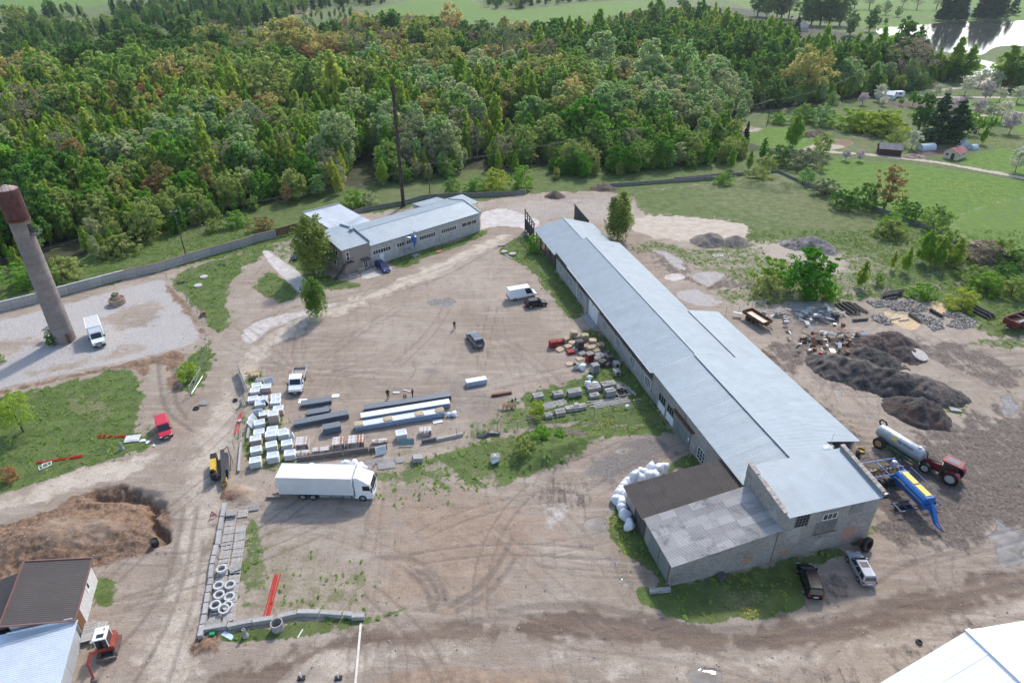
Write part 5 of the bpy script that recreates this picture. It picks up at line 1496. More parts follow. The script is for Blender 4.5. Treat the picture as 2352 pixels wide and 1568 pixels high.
# ---------------------------------------------------------------- big white box lorry
def lorry():
    a,b_ = Q('2d',500,1405),Q('2d',1300,1421)
    rz = math.atan2(b_.y - a.y,b_.x - a.x)
    u = Vector((math.cos(rz),math.sin(rz),0)); n = Vector((-u.y,u.x,0))
    t = thing('box_lorry','long white box lorry with its tail lift down beside the window stacks','lorry',b_ + n * 1.25,rz)
    BX = mat('lorry box side',(.66,.665,.67),.4,var=.04,scale=.8,dirt=(.50,.44,.38),dirt_amt=.35)
    MB().b2(-10.4,-1.15,-1.27,1.27,1.15,3.75).build('cargo_box',BX,t)
    MB().b2(-10.4,-1.15,-1.2,1.2,3.752,3.775).build('box_roof',mat('white box roof',(.82,.83,.84),.5,var=.02),t)
    e = MB()
    for y in (-1.25,1.25): e.b2(-10.45,-1.1,y - .05,y + .05,3.72,3.80); e.b2(-10.45,-1.1,y - .035,y + .035,1.05,1.16)
    for x in (-10.42,-1.12): e.b2(x - .05,x + .05,-1.28,1.28,1.05,3.79)
    e.build('box_trim',WHITE,t)
    cabp = [(-.85,.75),(1.25,.75),(1.38,1.1),(1.38,1.75),(1.12,2.75),(.8,2.95),(-.85,2.95)]
    MB().profy(cabp,-1.2,1.2).build('cab',CARWHITE,t)
    pane_on(t,(1.39,-1.1,1.8),(1.39,1.1,1.8),(1.13,1.05,2.7),(1.13,-1.05,2.7),'windscreen',GLASS,.03)
    for s in (-1,1):
        q = [(.1,s * 1.205,1.75),(1.15,s * 1.205,1.75),(.98,s * 1.205,2.55),(.1,s * 1.205,2.55)]
        if s > 0: q = [q[1],q[0],q[3],q[2]]
        pane_on(t,*q,'side_window',GLASS,.06)
        MB().box((1.3,s * 1.42,2.1),(.14,.22,.6)).build('mirror',DARKPL,t)
        MB().box((1.36,s * .9,.95),(.08,.4,.22)).build('headlamp',LAMP,t)
        for x in (.0,-6.3,-7.6):
            wheel(t,x,s * 1.08,.5,.3,mat('truck rim',(.30,.30,.31),.5,.4),s)
        for x0,x1,z0,z1 in ((-5.4,-4.2,.45,.95),(-3.9,-2.6,.55,1.0),(-2.4,-1.5,.45,.98),(-1.3,-.8,.5,1.0)):
            MB().b2(x0,x1,s * 1.0 - .18,s * 1.0 + .18,z0,z1).build('side_locker',mat('grey locker',(.33,.33,.33),.5,.3,.1),t)
        for z in (.65,.85): MB().b2(-5.5,-1.9,s * 1.2 - .02,s * 1.2 + .02,z,z + .07).build('side_guard',STEEL,t)
    b = MB(); b.profy([(-.85,2.96),(.7,2.96),(-.5,3.75),(-.85,3.75)],-1.1,1.1); b.build('wind_deflector',CARWHITE,t)
    MB().b2(-.95,1.32,-1.22,1.22,.45,.74).build('lower_cab_trim',CARWHITE,t)
    MB().box((1.36,0,1.35),(.06,1.5,.3)).build('grille',DARKPL,t)
    MB().b2(-10.2,-.9,-.5,.5,.6,1.1).build('chassis',DARKPL,t)
    MB().box((1.42,0,.6),(.02,.52,.11)).build('number_plate',WHITE,t)
    lf = MB(); lf.b2(-12.3,-10.5,-1.2,1.2,.30,.38); lf.build('tail_lift',mat('worn tail lift',(.30,.23,.19),.8,.1,.2,3),t)
    for y in (-.7,.7): MB().tube([(-10.4,y,.7),(-11.6,y,.42)],.06,5).build('lift_arm',DARKMETAL,t)
lorry()

# ---------------------------------------------------------------- yellow drilling rig on the track
def drill():
    c = Q('3d',2080,1150)
    rz = heading('3d',(2075,1000),(2075,1280))
    t = thing('drilling_rig','yellow and black directional drilling rig on the dirt track','drilling rig',c,rz)
    Y_,D_ = mat('machine yellow',(.55,.36,.03),.45,0,.12,dirt=(.25,.2,.15),dirt_amt=.4),DARKMETAL
    MB().b2(-1.4,1.1,-1.05,-.35,.75,1.55).build('engine_cover',Y_,t)
    MB().b2(-2.4,-1.4,-1.05,-.25,.7,1.6).build('cooler',D_,t)
    for k in range(4): MB().box((-2.25 + k * .25,-.65,1.62),(.12,.7,.04)).build('cooler_slat',BLACK,t)
    for s in (-1,1):
        b = MB(); b.profy([(-1.7,.05),(1.4,.05),(1.7,.35),(1.4,.65),(-1.7,.65),(-2.0,.35)],s * .75 - .17,s * .75 + .17); b.build('crawler_track',BLACK,t)
    MB().b2(-1.8,1.5,-.6,.6,.5,.75).build('chassis',D_,t)
    MB().box((.3,.5,1.25),(5.6,.5,.35),ry=.16).build('drill_mast',D_,t)
    MB().box((-.3,.95,1.15),(3.2,.4,.7),ry=.1).build('rod_box',D_,t)
    for k in range(4): MB().cyl((-1.9,.85 + .08 * k,1.5),(1.3,.85 + .08 * k,1.1),.04,n=5).build('drill_rod',STEEL,t)
    b = MB(); b.box((1.6,-.7,1.1),(.8,.7,.9)); b.box((1.45,-.7,1.7),(.3,.5,.5)); b.build('operator_seat',BLACK,t)
    b = MB(); b.tube([(-2.6,.5,1.6),(-2.2,1.3,2.3),(-.5,1.5,1.6),(1.2,1.3,.9)],.05,5); b.tube([(-1,.1,1.5),(0,.2,2.0),(1.4,.3,1.2)],.05,5); b.build('hydraulic_hose',BLACK,t)
    MB().box((2.6,.5,.55),(.9,.7,.6)).build('vise',Y_,t)
    MB().cyl((3.0,.5,.5),(5.6,.5,.05),.045,n=5).build('drill_string',RUST,t)
    MB().cyl((-2.7,.6,2.0),(-2.7,.6,2.5),.06,n=6).build('exhaust',WHITE,t)
drill()
# ---------------------------------------------------------------- mini excavator
def mini_excavator():
    c = Q('3e',990,1255)
    rz = heading('3e',(1010,1100),(950,1330))
    t = thing('mini_excavator','white-cabbed red mini excavator beside the cabin steps','excavator',c,rz)
    RED_,W_ = mat('excavator red',(.28,.05,.03),.55,0,.15,dirt=(.3,.22,.17),dirt_amt=.4),CARWHITE
    for s in (-1,1):
        b = MB(); b.profy([(-.95,.02),(.95,.02),(1.2,.25),(.95,.5),(-.95,.5),(-1.2,.25)],s * .72 - .16,s * .72 + .16); b.build('crawler_track',mat('dusty rubber',(.12,.10,.09),.9,0,.2),t)
    MB().b2(-.8,.8,-.55,.55,.3,.6).build('undercarriage',DARKMETAL,t)
    MB().box((1.4,0,.25),(.12,1.75,.4)).build('dozer_blade',mat('worn blade',(.22,.18,.16),.7,.3,.2),t)
    b = MB(); b.prism([(-1.15,-.8),(.6,-.85),(.75,-.2),(.75,.75),(-.7,.85),(-1.15,.5)],.62,1.2); b.build('upper_body',RED_,t)
    for x,y in ((.7,-.7),(.7,.35),(-.7,-.7),(-.7,.35)): MB().cyl((x,y,1.2),(x * .9,y,2.35),.05,n=5).build('cab_post',W_,t)
    MB().b2(-.78,.72,-.78,.42,2.33,2.45).build('cab_roof',W_,t)
    MB().b2(.05,.5,-.5,.15,2.452,2.46).build('roof_hatch',GLASS,t)
    for a in ([(.72,-.7,1.2),(.72,.35,1.2),(.64,.35,2.3),(.64,-.7,2.3)],[(-.7,.36,1.2),(.7,.36,1.2),(.63,.36,2.3),(-.63,.36,2.3)][::-1],[(-.7,-.71,1.2),(.7,-.71,1.2),(.63,-.71,2.3),(-.63,-.71,2.3)],[(-.72,.35,1.2),(-.72,-.7,1.2),(-.64,-.7,2.3),(-.64,.35,2.3)]):
        pane_on(t,*a,'cab_window',GLASS,.05)
    MB().cyl((-.4,.1,2.45),(-.4,.1,2.6),.08,n=8).build('beacon',mat('amber',(.5,.2,.02),.3),t)
    def beam(p,q,w,nm):
        p,q = Vector(p),Vector(q); m_ = (p + q) / 2; d = q - p
        MB().box(m_,(d.length + .1,w,w * 1.3),ry=-math.asin(d.z / d.length),rz=math.atan2(d.y,d.x)).build(nm,RED_,t)
    beam((.75,-.2,1.0),(1.7,-.8,2.0),.24,'boom'); beam((1.7,-.8,2.0),(2.6,-.95,1.6),.22,'boom_tip'); beam((2.6,-.95,1.6),(3.4,-.6,.45),.2,'dipper_arm')
    MB().cyl((.9,-.3,1.2),(1.9,-.9,2.1),.05,n=6).build('hydraulic_ram',STEEL,t)
    b = MB(); b.profy([(3.2,.5),(3.6,.5),(3.75,.15),(3.5,.0),(3.2,.1)],-.85,-.3); b.build('bucket',mat('worn blade',()),t)
mini_excavator()

# ---------------------------------------------------------------- tractor, slurry tanker, seed drill
def tractor():
    rz = heading('3c',(1700,730),(1430,600))
    t = thing('red_tractor','dark red tractor with grey cab roof behind the slurry tanker','tractor',Q('3c',1590,720),rz)
    RD = mat('tractor red',(.22,.012,.025),.35,0,.08)
    b = MB(); b.profy([(.5,.9),(2.7,.95),(2.8,1.3),(2.6,1.65),(.5,1.9)],-.42,.42); b.build('bonnet',RD,t)
    MB().b2(.7,2.5,-.25,.25,1.85,1.9).build('bonnet_panel',BLACK,t)
    MB().b2(-1.6,2.4,-.35,.35,.6,1.0).build('chassis',DARKMETAL,t)
    for s in (-1,1):
        wheel(t,2.1,s * .92,.72,.5,mat('tractor rim',(.40,.39,.37),.6),s); wheel(t,-.9,s * .98,.98,.62,mat('tractor rim',()),s)
        b = MB(); b.profy([(-1.95,1.3),(-1.6,1.9),(-.9,2.08),(-.2,1.85),(-.1,1.75),(-.9,1.98),(-1.5,1.8),(-1.85,1.3)],s * .98 - .36,s * .98 + .36); b.build('mudguard',RD,t)
        MB().b2(-.3,.5,s * .75 - .15,s * .75 + .15,.55,1.2).build('fuel_tank',DARKPL,t)
        MB().box((.6,s * 1.0,2.3),(.1,.3,.4)).build('mirror',BLACK,t)
    for x,y in ((.45,-.7),(.45,.7),(-1.3,-.75),(-1.3,.75)): MB().cyl((x,y,1.4),(x * .9,y * .93,2.75),.05,n=5).build('cab_post',BLACK,t)
    MB().b2(-1.25,.42,-.68,.68,1.4,2.72).build('cab_glass',glass('tinted cab glass',(.025,.035,.03),.05),t)
    MB().b2(-1.5,.7,-.82,.82,2.75,2.95).build('cab_roof',RD,t)
    MB().b2(-1.1,.3,-.5,.5,2.952,2.99).build('roof_panel',mat('grey roof panel',(.10,.105,.12),.5),t)
    b = MB(); b.box((3.5,0,.9),(.9,1.3,.5)); b.cyl((2.7,-.3,.8),(3.2,-.3,.9),.06); b.cyl((2.7,.3,.8),(3.2,.3,.9),.06); b.build('front_weight_box',mat('rusty weight box',(.16,.085,.06),.8),t)
    MB().cyl((.7,-.55,1.8),(.7,-.55,3.0),.06,n=6).build('exhaust',DARKMETAL,t)
tractor()
def text(body,size,m,parent,loc,rot,name='lettering'):
    cu = bpy.data.curves.new(name,'FONT'); cu.body = body; cu.size = size; cu.align_x = 'CENTER'; cu.align_y = 'CENTER'; cu.extrude = .004
    o = bpy.data.objects.new(name,cu); COL.objects.link(o)
    dg = bpy.context.evaluated_depsgraph_get(); me = bpy.data.meshes.new_from_object(o.evaluated_get(dg))
    bpy.data.objects.remove(o); me.materials.clear(); me.materials.append(m)
    r = ob(name,me,parent,loc); r.rotation_euler = rot
    return r
def tanker():
    rz = heading('3c',(1010,420),(1290,600))
    t = thing('slurry_tanker','grey galvanised slurry tanker on green drawbar beside the coal heap','tanker',Q('3c',1150,500),rz)
    TK_ = mat('galvanised tank',(.36,.40,.42),.45,.4,.12,1.5,dirt=(.24,.22,.2),dirt_amt=.3)
    rings = []
    for x,r in ((-3.4,.05),(-3.35,.5),(-3.2,.8),(-2.9,.95),(2.9,.95),(3.2,.8),(3.35,.5),(3.4,.05)):
        rings.append([Vector((x,r * math.cos(k * math.pi / 12),1.95 + r * math.sin(k * math.pi / 12))) for k in range(24)])
    MB().loft(rings).build('tank',TK_,t,smooth=True)
    for x in (-1.5,0,1.5): MB().lathe([(.955,-.03),(.975,0),(.955,.03)],24).build('tank_rib',TK_,t).matrix_local = Matrix.Translation((x,0,1.95)) @ Matrix.Rotation(math.pi / 2,4,'Y')
    for s in (-1,1): wheel(t,-2.0,s * 1.15,.82,.6,mat('tan rim',(.36,.24,.12),.7),s)
    GR = mat('green frame',(.02,.13,.075),.5,0,.1)
    MB().b2(-2.6,2.9,-.45,.45,.75,1.0).build('chassis',GR,t)
    for s in (-1,1):
        b = MB()
        for z in (.65,.95): b.b2(-.8,2.0,s * 1.02 - .03,s * 1.02 + .03,z,z + .06)
        for k in range(8): b.b2(-.78 + k * .38,-.73 + k * .38,s * 1.02 - .025,s * 1.02 + .025,.71,.95)
        b.b2(-.8,2.0,min(s * .6,s * 1.0),max(s * .6,s * 1.0),.62,.66); b.build('side_rack',GR,t)
        MB().cyl((2.8,s * .5,.85),(5.2,0,.6),.08,n=6).build('drawbar',GR,t)
    b = MB(); b.tube([(-3.3,.3,2.3),(-3.75,.4,2.8),(-3.6,.5,3.2),(-2.9,.5,3.15),(-2.7,.5,2.8)],.11,8); b.build('filling_hose',BLACK,t)
    b = MB(); b.cyl((3.35,0,1.3),(3.6,0,1.3),.18,n=10); b.box((3.3,.3,.9),(.35,.5,.5)); b.tube([(3.0,.2,2.8),(3.4,.5,2.5),(3.5,.55,1.6)],.08,6); b.build('pump',DARKMETAL,t)
    MB().cyl((2.5,0,2.85),(2.5,0,3.05),.22,n=12).build('hatch',TK_,t)
    a = R(38)
    def onskin(x,ang,off): return (x,-(.955 + off) * math.cos(ang),1.95 + (.955 + off) * math.sin(ang))
    b = MB(); b.box((0,0,0),(.62,.55,.012)); q = b.build('yellow_panel',mat('tanker yellow',(.75,.52,.03),.5,var=0),t); q.location = onskin(-.55,a,.012); q.rotation_euler = (math.pi / 2 - a,0,0)
    text('Agrometer',.52,BLACK,t,onskin(1.05,a,.02),(math.pi / 2 - a,0,0))
tanker()
def seeder():
    rz = heading('3c',(1060,700),(1440,1080))
    c = Q('3c',1270,960)
    t = thing('seed_drill','blue seed drill with yellow lids and grey disc rows behind the end block','seed drill',c,rz)
    BL = mat('seeder blue',(.012,.13,.43),.35,0,.06)
    YL = mat('yellow lid',(.75,.50,.03),.45,0,.04)
    b = MB(); b.prof([(-.3,1.0),(.3,1.0),(.85,2.2),(.85,2.75),(.55,3.0),(-.55,3.0),(-.85,2.75),(-.85,2.2)],-2.6,2.3); b.build('hopper',BL,t)
    for x0,x1 in ((-2.2,-.15),(.1,2.0)): MB().b2(x0,x1,-.42,.42,3.0,3.1).build('hopper_lid',YL,t)
    b = MB(); b.profy([(2.2,1.6),(2.8,2.6),(3.4,2.0),(4.3,.9),(5.0,.7),(5.0,.55),(4.1,.6),(3.0,1.5)],-.22,.22); b.build('drawbar',BL,t)
    MB().cyl((5.0,-.1,.7),(5.5,0,.6),.1,n=6).build('hitch_ring',DARKMETAL,t)
    MB().cyl((3.4,.1,1.2),(4.9,.1,.75),.06,n=6).build('hydraulic_ram',mat('red ram',(.35,.04,.03),.5),t)
    b = MB(); b.profy([(-3.6,1.2),(-2.6,2.9),(-2.2,2.9),(-2.8,1.6),(-3.1,.9)],-.35,.35); b.build('rear_arch',BL,t)
    for k in range(6): wheel(t,-3.2,-1.75 + k * .7,.55,.5,BLACK,1,'packer_wheel')
    b = MB()
    for s in (-1,1):
        for x in (.2,1.6): b.b2(x,x + .12,min(s * .4,s * 3.0),max(s * .4,s * 3.0),.55,.67)
        for y in (.9,1.8,2.8): b.b2(.2,1.7,s * y - .06,s * y + .06,.68,.79)
    b.build('disc_frame',mat('dark blue frame',(.02,.06,.16),.5),t)
    for s in (-1,1):
        for k in range(8): MB().cyl((.9,s * (.6 + k * .3),.3),(.9,s * (.6 + k * .3) + .03,.3),.3,n=12).build('disc',DARKMETAL,t)
    b = MB()
    for y in (-2.6,0,2.6): b.b2(-6.6,-3.2,y - .05,y + .05,.9,1.0)
    for x in (-6.6,-5.0,-3.9): b.b2(x - .05,x + .05,-2.9,2.9,1.0,1.1)
    b.build('rear_frame',BL,t)
    for k in range(10):
        MB().cyl((-5.6,-2.6 + k * .58,.35),(-5.6,-2.45 + k * .58,.35),.3,n=10).build('press_ring',mat('yellow ring',(.55,.36,.04),.6),t)
    b = MB(); b.lathe([(.35,2.4),(.4,2.9),(.3,3.3),(.05,3.4)],14,0,(-4.0,0,0)); b.build('seed_distributor',STEEL,t)
    for k in range(8): MB().tube([(-4.0,0,2.5),(-4.3 - .1 * k,-1.4 + .4 * k,2.0),(-4.7,-2.4 + .68 * k,1.0)],.04,4).build('seed_hose',BLACK,t)
    b = MB()
    for y in (-.9,.9): b.tube([(-2.4,y,2.9),(-2.4,y,3.6),(2.2,y,3.6),(2.2,y,2.9)],.025,4)
    b.build('hand_rail',BL,t)
    for y in (-.865,):
        text('Farmet',.36,mat('seeder lettering',(.78,.78,.78),.5,var=0),t,(-1.3,y,2.48),(math.pi / 2,0,0))
    for s in (-1,1): MB().b2(-2.5,2.2,s * .862 - .006,s * .862 + .006,2.24,2.29).build('white_stripe',WHITE,t)
seeder()

# ---------------------------------------------------------------- two farm trailers
def trailer(name,label,c,rz,L,W,hgt,m,inside,hoop=False):
    t = thing(name,label,'trailer',c,rz)
    z0 = 1.05
    MB().b2(-L / 2,L / 2,-W / 2,W / 2,z0,z0 + .08).build('floor',inside,t)
    for s in (-1,1):
        sd = MB().b2(-L / 2,L / 2,s * W / 2 - .04,s * W / 2 + .04,z0,z0 + hgt).build('side_wall',m,t)
        for k in range(7): MB().b2(-L / 2 + .1 + k * (L - .3) / 6,-L / 2 + .2 + k * (L - .3) / 6,s * (W / 2 + .06) - .03,s * (W / 2 + .06) + .03,z0,z0 + hgt).build('stake',m,sd)
        for x in (-1.0,.1): wheel(t,x - .3,s * (W / 2 - .25),.5,.32,m,s)
        MB().cyl((L / 2,s * .45,.85),(L / 2 + 1.5,0,.55),.07,n=5).build('drawbar',DARKMETAL,t)
    for x in (-L / 2,L / 2): MB().b2(x - .04,x + .04,-W / 2,W / 2,z0,z0 + hgt).build('end_wall',m,t)
    if hoop:
        for x in (-1.0,.6):
            MB().tube([(x,-W / 2,z0 + hgt),(x,-W / 4,z0 + hgt + .3),(x,W / 4,z0 + hgt + .3),(x,W / 2,z0 + hgt)],.03,4).build('hoop',STEEL,t)
        MB().cyl((-L / 2,W / 2 + .05,z0 + hgt + .1),(L / 2,W / 2 + .05,z0 + hgt + .1),.16,n=8).build('rolled_tarpaulin',mat('grey tarp',(.45,.45,.44),.6),t)
    MB().b2(-L / 2 + .1,L / 2,-.4,.4,.7,1.0).build('chassis',DARKMETAL,t)
trailer('rusty_trailer','rusty flat farm trailer with puddled bed beside the lean-to',Q('2c',250,765),heading('2c',(160,690),(320,790)),5.2,2.2,.55,mat('rust brown trailer',(.13,.052,.035),.75,0,.2,3),mat('trailer floor with rain water',(.30,.19,.09),.35,0,.3,1,dirt=(.42,.40,.36),dirt_amt=.7))
trailer('red_trailer','dark red high-sided farm trailer with rolled tarpaulin at the right edge',Q('2c',2290,800),heading('2c',(2330,740),(2160,800)),5.6,2.4,1.15,mat('dark red trailer',(.14,.018,.018),.5,0,.12,2),mat('rusty trailer floor',(.22,.12,.07),.8,0,.2),True)
# ================================================================ THINGS IN THE YARDS
def rzof(k,a,b): return heading(k,a,b)
def up(v,z): return Vector((v.x,v.y,z))
def ordn(i): return ORD[i] or 'first'
# ---------------------------------------------------------------- concrete boundary wall, panel by panel
FARC = mat('dark weathered concrete',(.20,.20,.18),.95,var=.3,scale=1.5)
def wall_run(label,pts,hgt,cap=None,plen=2.0,CONC=CONC):
    t = thing('boundary_wall',label,'wall',pts[0])
    o = pts[0]
    _m = {}
    for a,b in zip(pts,pts[1:]):
        d = b - a
        n = max(1,round(d.length / plen)); L = d.length / n
        rz = math.atan2(d.y,d.x)
        me = MB().box((L / 2,0,hgt / 2 - .1),(L - .05,.14,hgt + .2)).mesh('wall_panel',CONC)
        pm = MB().box((0,0,hgt / 2 - .05),(.2,.22,hgt + .3)).mesh('wall_post',CONC)
        for i in range(n):
            p = a + d * (i / n) - o
            w = ob('wall_panel',me,t,(p.x,p.y,(random.random() - .5) * .06),rz + (random.random() - .5) * .012)
            if i % 2 == 0: ob('wall_post',pm,t,(p.x,p.y,0),rz)
        if cap:
            q = MB().box((d.length / 2,0,hgt + .03),(d.length,.26,.07)).mesh('wall_coping',cap)
            ob('wall_coping',q,t,(a.x - o.x,a.y - o.y,0.01),rz)
    return t
WW = lambda k,*pts: [Q(k,*p) for p in pts]
wall_run('concrete panel wall with white coping behind the gravelled yard',WW('1d',(-300,1490),(0,1402),(360,1315),(545,1262),(860,1178),(1190,1090)),1.9,mat('white coping',(.62,.62,.61),.7))
wall_run('long concrete panel wall between the lawn and the wood',WW('1d',(1190,1090),(1480,1028),(1900,900),(2351,775)) + WW('2a',(220,535),(402,490)),1.9,mat('rusty coping',(.26,.17,.12),.8))
wall_run('short wall piece beside the brown sliding gate',WW('2a',(402,490),(410,486)),1.9)
g = thing('sliding_gate','brown steel gate in the concrete wall behind the birch','gate',Q('2a',405,490),heading('2a',(405,490),(560,448)))
for k in range(9): MB().box((.35 + k * .62,0,1.1),(.55,.05,1.9)).build('gate_sheet',RUST,g)
MB().box((2.9,0,2.1),(6.0,.1,.12)).build('top_rail',RUST,g)
wall_run('low concrete wall behind the workshop by the chimney',WW('2a',(1020,310),(1095,288),(1400,235),(1560,190),(1760,175),(2000,172),(2352,152)) + WW('2b',(400,138)),1.2,CONC=FARC)
wall_run('far concrete wall along the wood behind the grassy lot',WW('2b',(1040,95),(1500,62),(2000,30)) + WW('1c',(0,1214),(300,1190),(560,1172),(700,1165)),1.0,CONC=FARC)
wall_run('concrete wall along the right of the grassy lot by the meadow',WW('1c',(700,1165),(880,1250),(1100,1320),(1450,1450),(1840,1590)) + WW('v',(2190,558),(2345,607)),1.0,CONC=FARC)

# ---------------------------------------------------------------- wire fences: posts and wires
WIRE = mat('fence wire',(.25,.25,.25),.6,.5,0)
def fence(label,pts,hgt,pm,r=.05,wires=3,name='wire_fence'):
    t = thing(name,label,'fence',pts[0])
    me = MB().cyl((0,0,-.1),(0,0,hgt),r,r * .9,6).mesh('post',pm)
    for p in pts: ob('post',me,t,p - pts[0] + Vector((0,0,0)))
    for k in range(wires):
        z = hgt * (.3 + .65 * k / max(1,wires - 1))
        b = MB()
        for a,c in zip(pts,pts[1:]): b.cyl(up(a - pts[0],z),up(c - pts[0],z),.012,n=3,caps=False)
        b.build('wire',WIRE,t)
fence('wire fence with steel posts between the timber stacks and the truck yard',[Q('3a',x,y) for x,y in ((70,1295),(283,1258),(497,1222),(705,1225),(915,1172),(1117,1145),(1312,1112),(1508,1078),(1705,1040),(1910,1005),(2130,960))],1.7,STEEL,.05)
fence('wire fence on grey posts right of the lean-to',[Q('2c',x,y) for x,y in ((14,700),(115,685),(215,660),(318,640),(428,612),(535,600),(645,580),(830,560),(930,545),(970,535))],1.7,STEEL,.05)
fence('old wooden post fence climbing to the right of the log piles',[Q('2c',x,y) for x,y in ((1100,500),(1200,485),(1298,470),(1395,455),(1490,445),(1590,430),(1690,412),(1790,395),(1890,372),(1990,355))],1.4,OLDWOOD,.06,2)
fence('mesh fence along the right edge of the gravelled yard',[Q('1d',x,y) for x,y in ((1490,1035),(1570,1100),(1660,1190),(1760,1300),(1860,1420),(1950,1530))] + [Q('3d',1960,40),Q('3d',1900,180),Q('3d',1840,320),Q('3d',1800,440)],1.6,STEEL,.04)
fence('mesh fence beside the window stacks along the track',[Q('2d',x,y) for x,y in ((215,390),(200,520),(170,660),(130,800),(90,930),(75,1060),(50,1190))],1.6,STEEL,.05)
# the two open gate leaves
for nm,a,b_,lab in (('gate_leaf',Q('3d',1800,425),Q('3d',1910,250),'open galvanised gate leaf on the left of the yard entrance'),('gate_leaf',Q('3d',2320,385),Q('3d',2250,205),'open galvanised gate leaf on the right of the yard entrance')):
    d = b_ - a
    t = thing(nm,lab,'gate',a,math.atan2(d.y,d.x)); L = d.length
    b = MB(); b.tube([(0,0,.2),(0,0,1.7),(L,0,1.7),(L,0,.2),(0,0,.2)],.04,5); b.cyl((0,0,.2),(L,0,1.7),.03,n=5); b.build('frame',STEEL,t)
    MB().cyl((0,0,-.1),(0,0,1.9),.08,n=8).build('post',STEEL,t)
    MB().b2(.05,L - .05,-.005,.005,.25,1.65).build('mesh_infill',mat('wire mesh',(.30,.32,.34),.6,.3),t) if 'right' in lab else None

# ---------------------------------------------------------------- pallets
def pallet_bits(L=1.2,W=1.0,n=7):
    sl = MB().box((0,0,0),(L,W / n * .66,.022)); be = MB().box((0,0,0),(.10,W,.09))
    return sl,be
def pallet_mesh(m,L=1.2,W=1.0,n=7):
    b = MB()
    for k in range(n): b.box((0,-W / 2 + (k + .5) * W / n,.132),(L,W / n * .66,.022))
    for x in (-L / 2 + .05,0,L / 2 - .05): b.box((x,0,.075),(.10,W,.09))
    for y in (-W / 2 + .06,0,W / 2 - .06): b.box((0,y,.012),(L,.1,.022))
    return b.mesh('pallet',m)
PM = {k: pallet_mesh(m) for k,m in (('grey',OLDWOOD),('new',NEWWOOD),('red',REDWOOD),('dark',mat('dark wet pallet wood',(.12,.11,.10),.85,var=.3,objvar=.2)))}
def pallet_stack(p,rz,n,kind,where,kinds=None):
    for i in range(n):
        kk = (kinds[min(i,len(kinds) - 1)] if kinds else kind)
        o = ob('pallet',PM[kk],None,(p.x + (random.random() - .5) * .08,p.y + (random.random() - .5) * .08,p.z + i * .146),rz + (random.random() - .5) * .26)
        col = {'grey': 'weathered grey','new': 'fresh yellow','red': 'red-painted','dark': 'dark wet'}[kk]
        tag(o,'%s wooden pallet on top of the %s' % (col,where) if i == n - 1 else '%s pallet, %s from bottom, %s' % (col,ordn(i),where),'pallet','pallets in the ' + where)
prz = heading('4b',(200,400),(320,375))
for x,y,n,kind,where,r_ in (
    (258,455,7,'red','red pallet stack nearest the grey car',0),(385,395,4,'red','lower red pallet stack beside it',.05),(490,380,5,'new','tan stack right of the red ones',.2),
    (610,330,9,'new','tallest tan stack, far end',-.2),(675,352,6,'new','slatted stack before the tallest one',-.2),(790,372,8,'new','orange stack nearest the shed gate',0),
    (705,490,9,'dark','dark round-edged pallet stack in the middle',.15),(515,480,3,'new','collapsed heap before the dark stack',.3),(560,560,3,'red','small brown stack by the track side',-.1),
    (930,425,6,'new','stack beside the shed, far one',-.35),(1060,480,5,'new','plywood-topped stack by the shed',-.1),(900,530,5,'new','low stack behind the white-topped one',.0),
    (990,560,4,'new','wide slatted stack in the second row',.1),(880,690,8,'red','red pallet stack with pale top',.05),(1040,620,3,'grey','grey low stack in the third row',.1),
    (1155,575,3,'dark','dark low stack against the shed',.1),(1090,765,5,'dark','dark tilted stack with black plastic',.25),(1220,700,6,'dark','dark stack below the shed windows',.0),
    (965,880,8,'grey','nearest grey pallet stack on the grass',.1),(595,425,4,'new','loose tan stack by the dark one',.5),(640,520,2,'grey','flat grey pile before the dark stack',.8),(830,470,3,'new','low tan stack under the orange one',.4),
    (985,470,4,'new','tan stack behind the wide slatted one',.3),(1010,690,4,'grey','grey stack behind the nearest one',.3),(1120,640,4,'grey','grey third-row stack by the shed',-.2),(1180,770,3,'dark','dark low stack before the sleepers',.4),(760,590,2,'grey','grey pair left of the red-sided stack',.2)):
    p = Q('4b',x,y)
    pallet_stack(p,prz + r_,round(n * 1.35),kind,where,['red'] * 10 + ['grey'] if 'with pale top' in where else None)
for x,y,rz,lab,k,tilt in ((380,510,.3,'single pale pallet leaning by the red stacks','new',.25),(715,660,.1,'single yellow pallet lying before the red-sided stack','new',0),(540,745,-.1,'single yellow pallet beside the grey tub','new',0),
                         (1300,0,0,'','new',0)):
    if lab:
        o = tag(ob('pallet',PM[k],None,Q('4b',x,y,.02),prz + rz),lab,'pallet'); o.rotation_euler.x = tilt; o.location.z += abs(tilt) * .5
for i,(x,y,n,lab) in enumerate(((285,255,5,'pallet stack by the yard gate'),(330,300,4,'grey stack by the yard gate'))):
    pallet_stack(Q('2d',x,y),rzof('2d',(245,300),(325,290)),n,'new' if i == 0 else 'grey',lab)
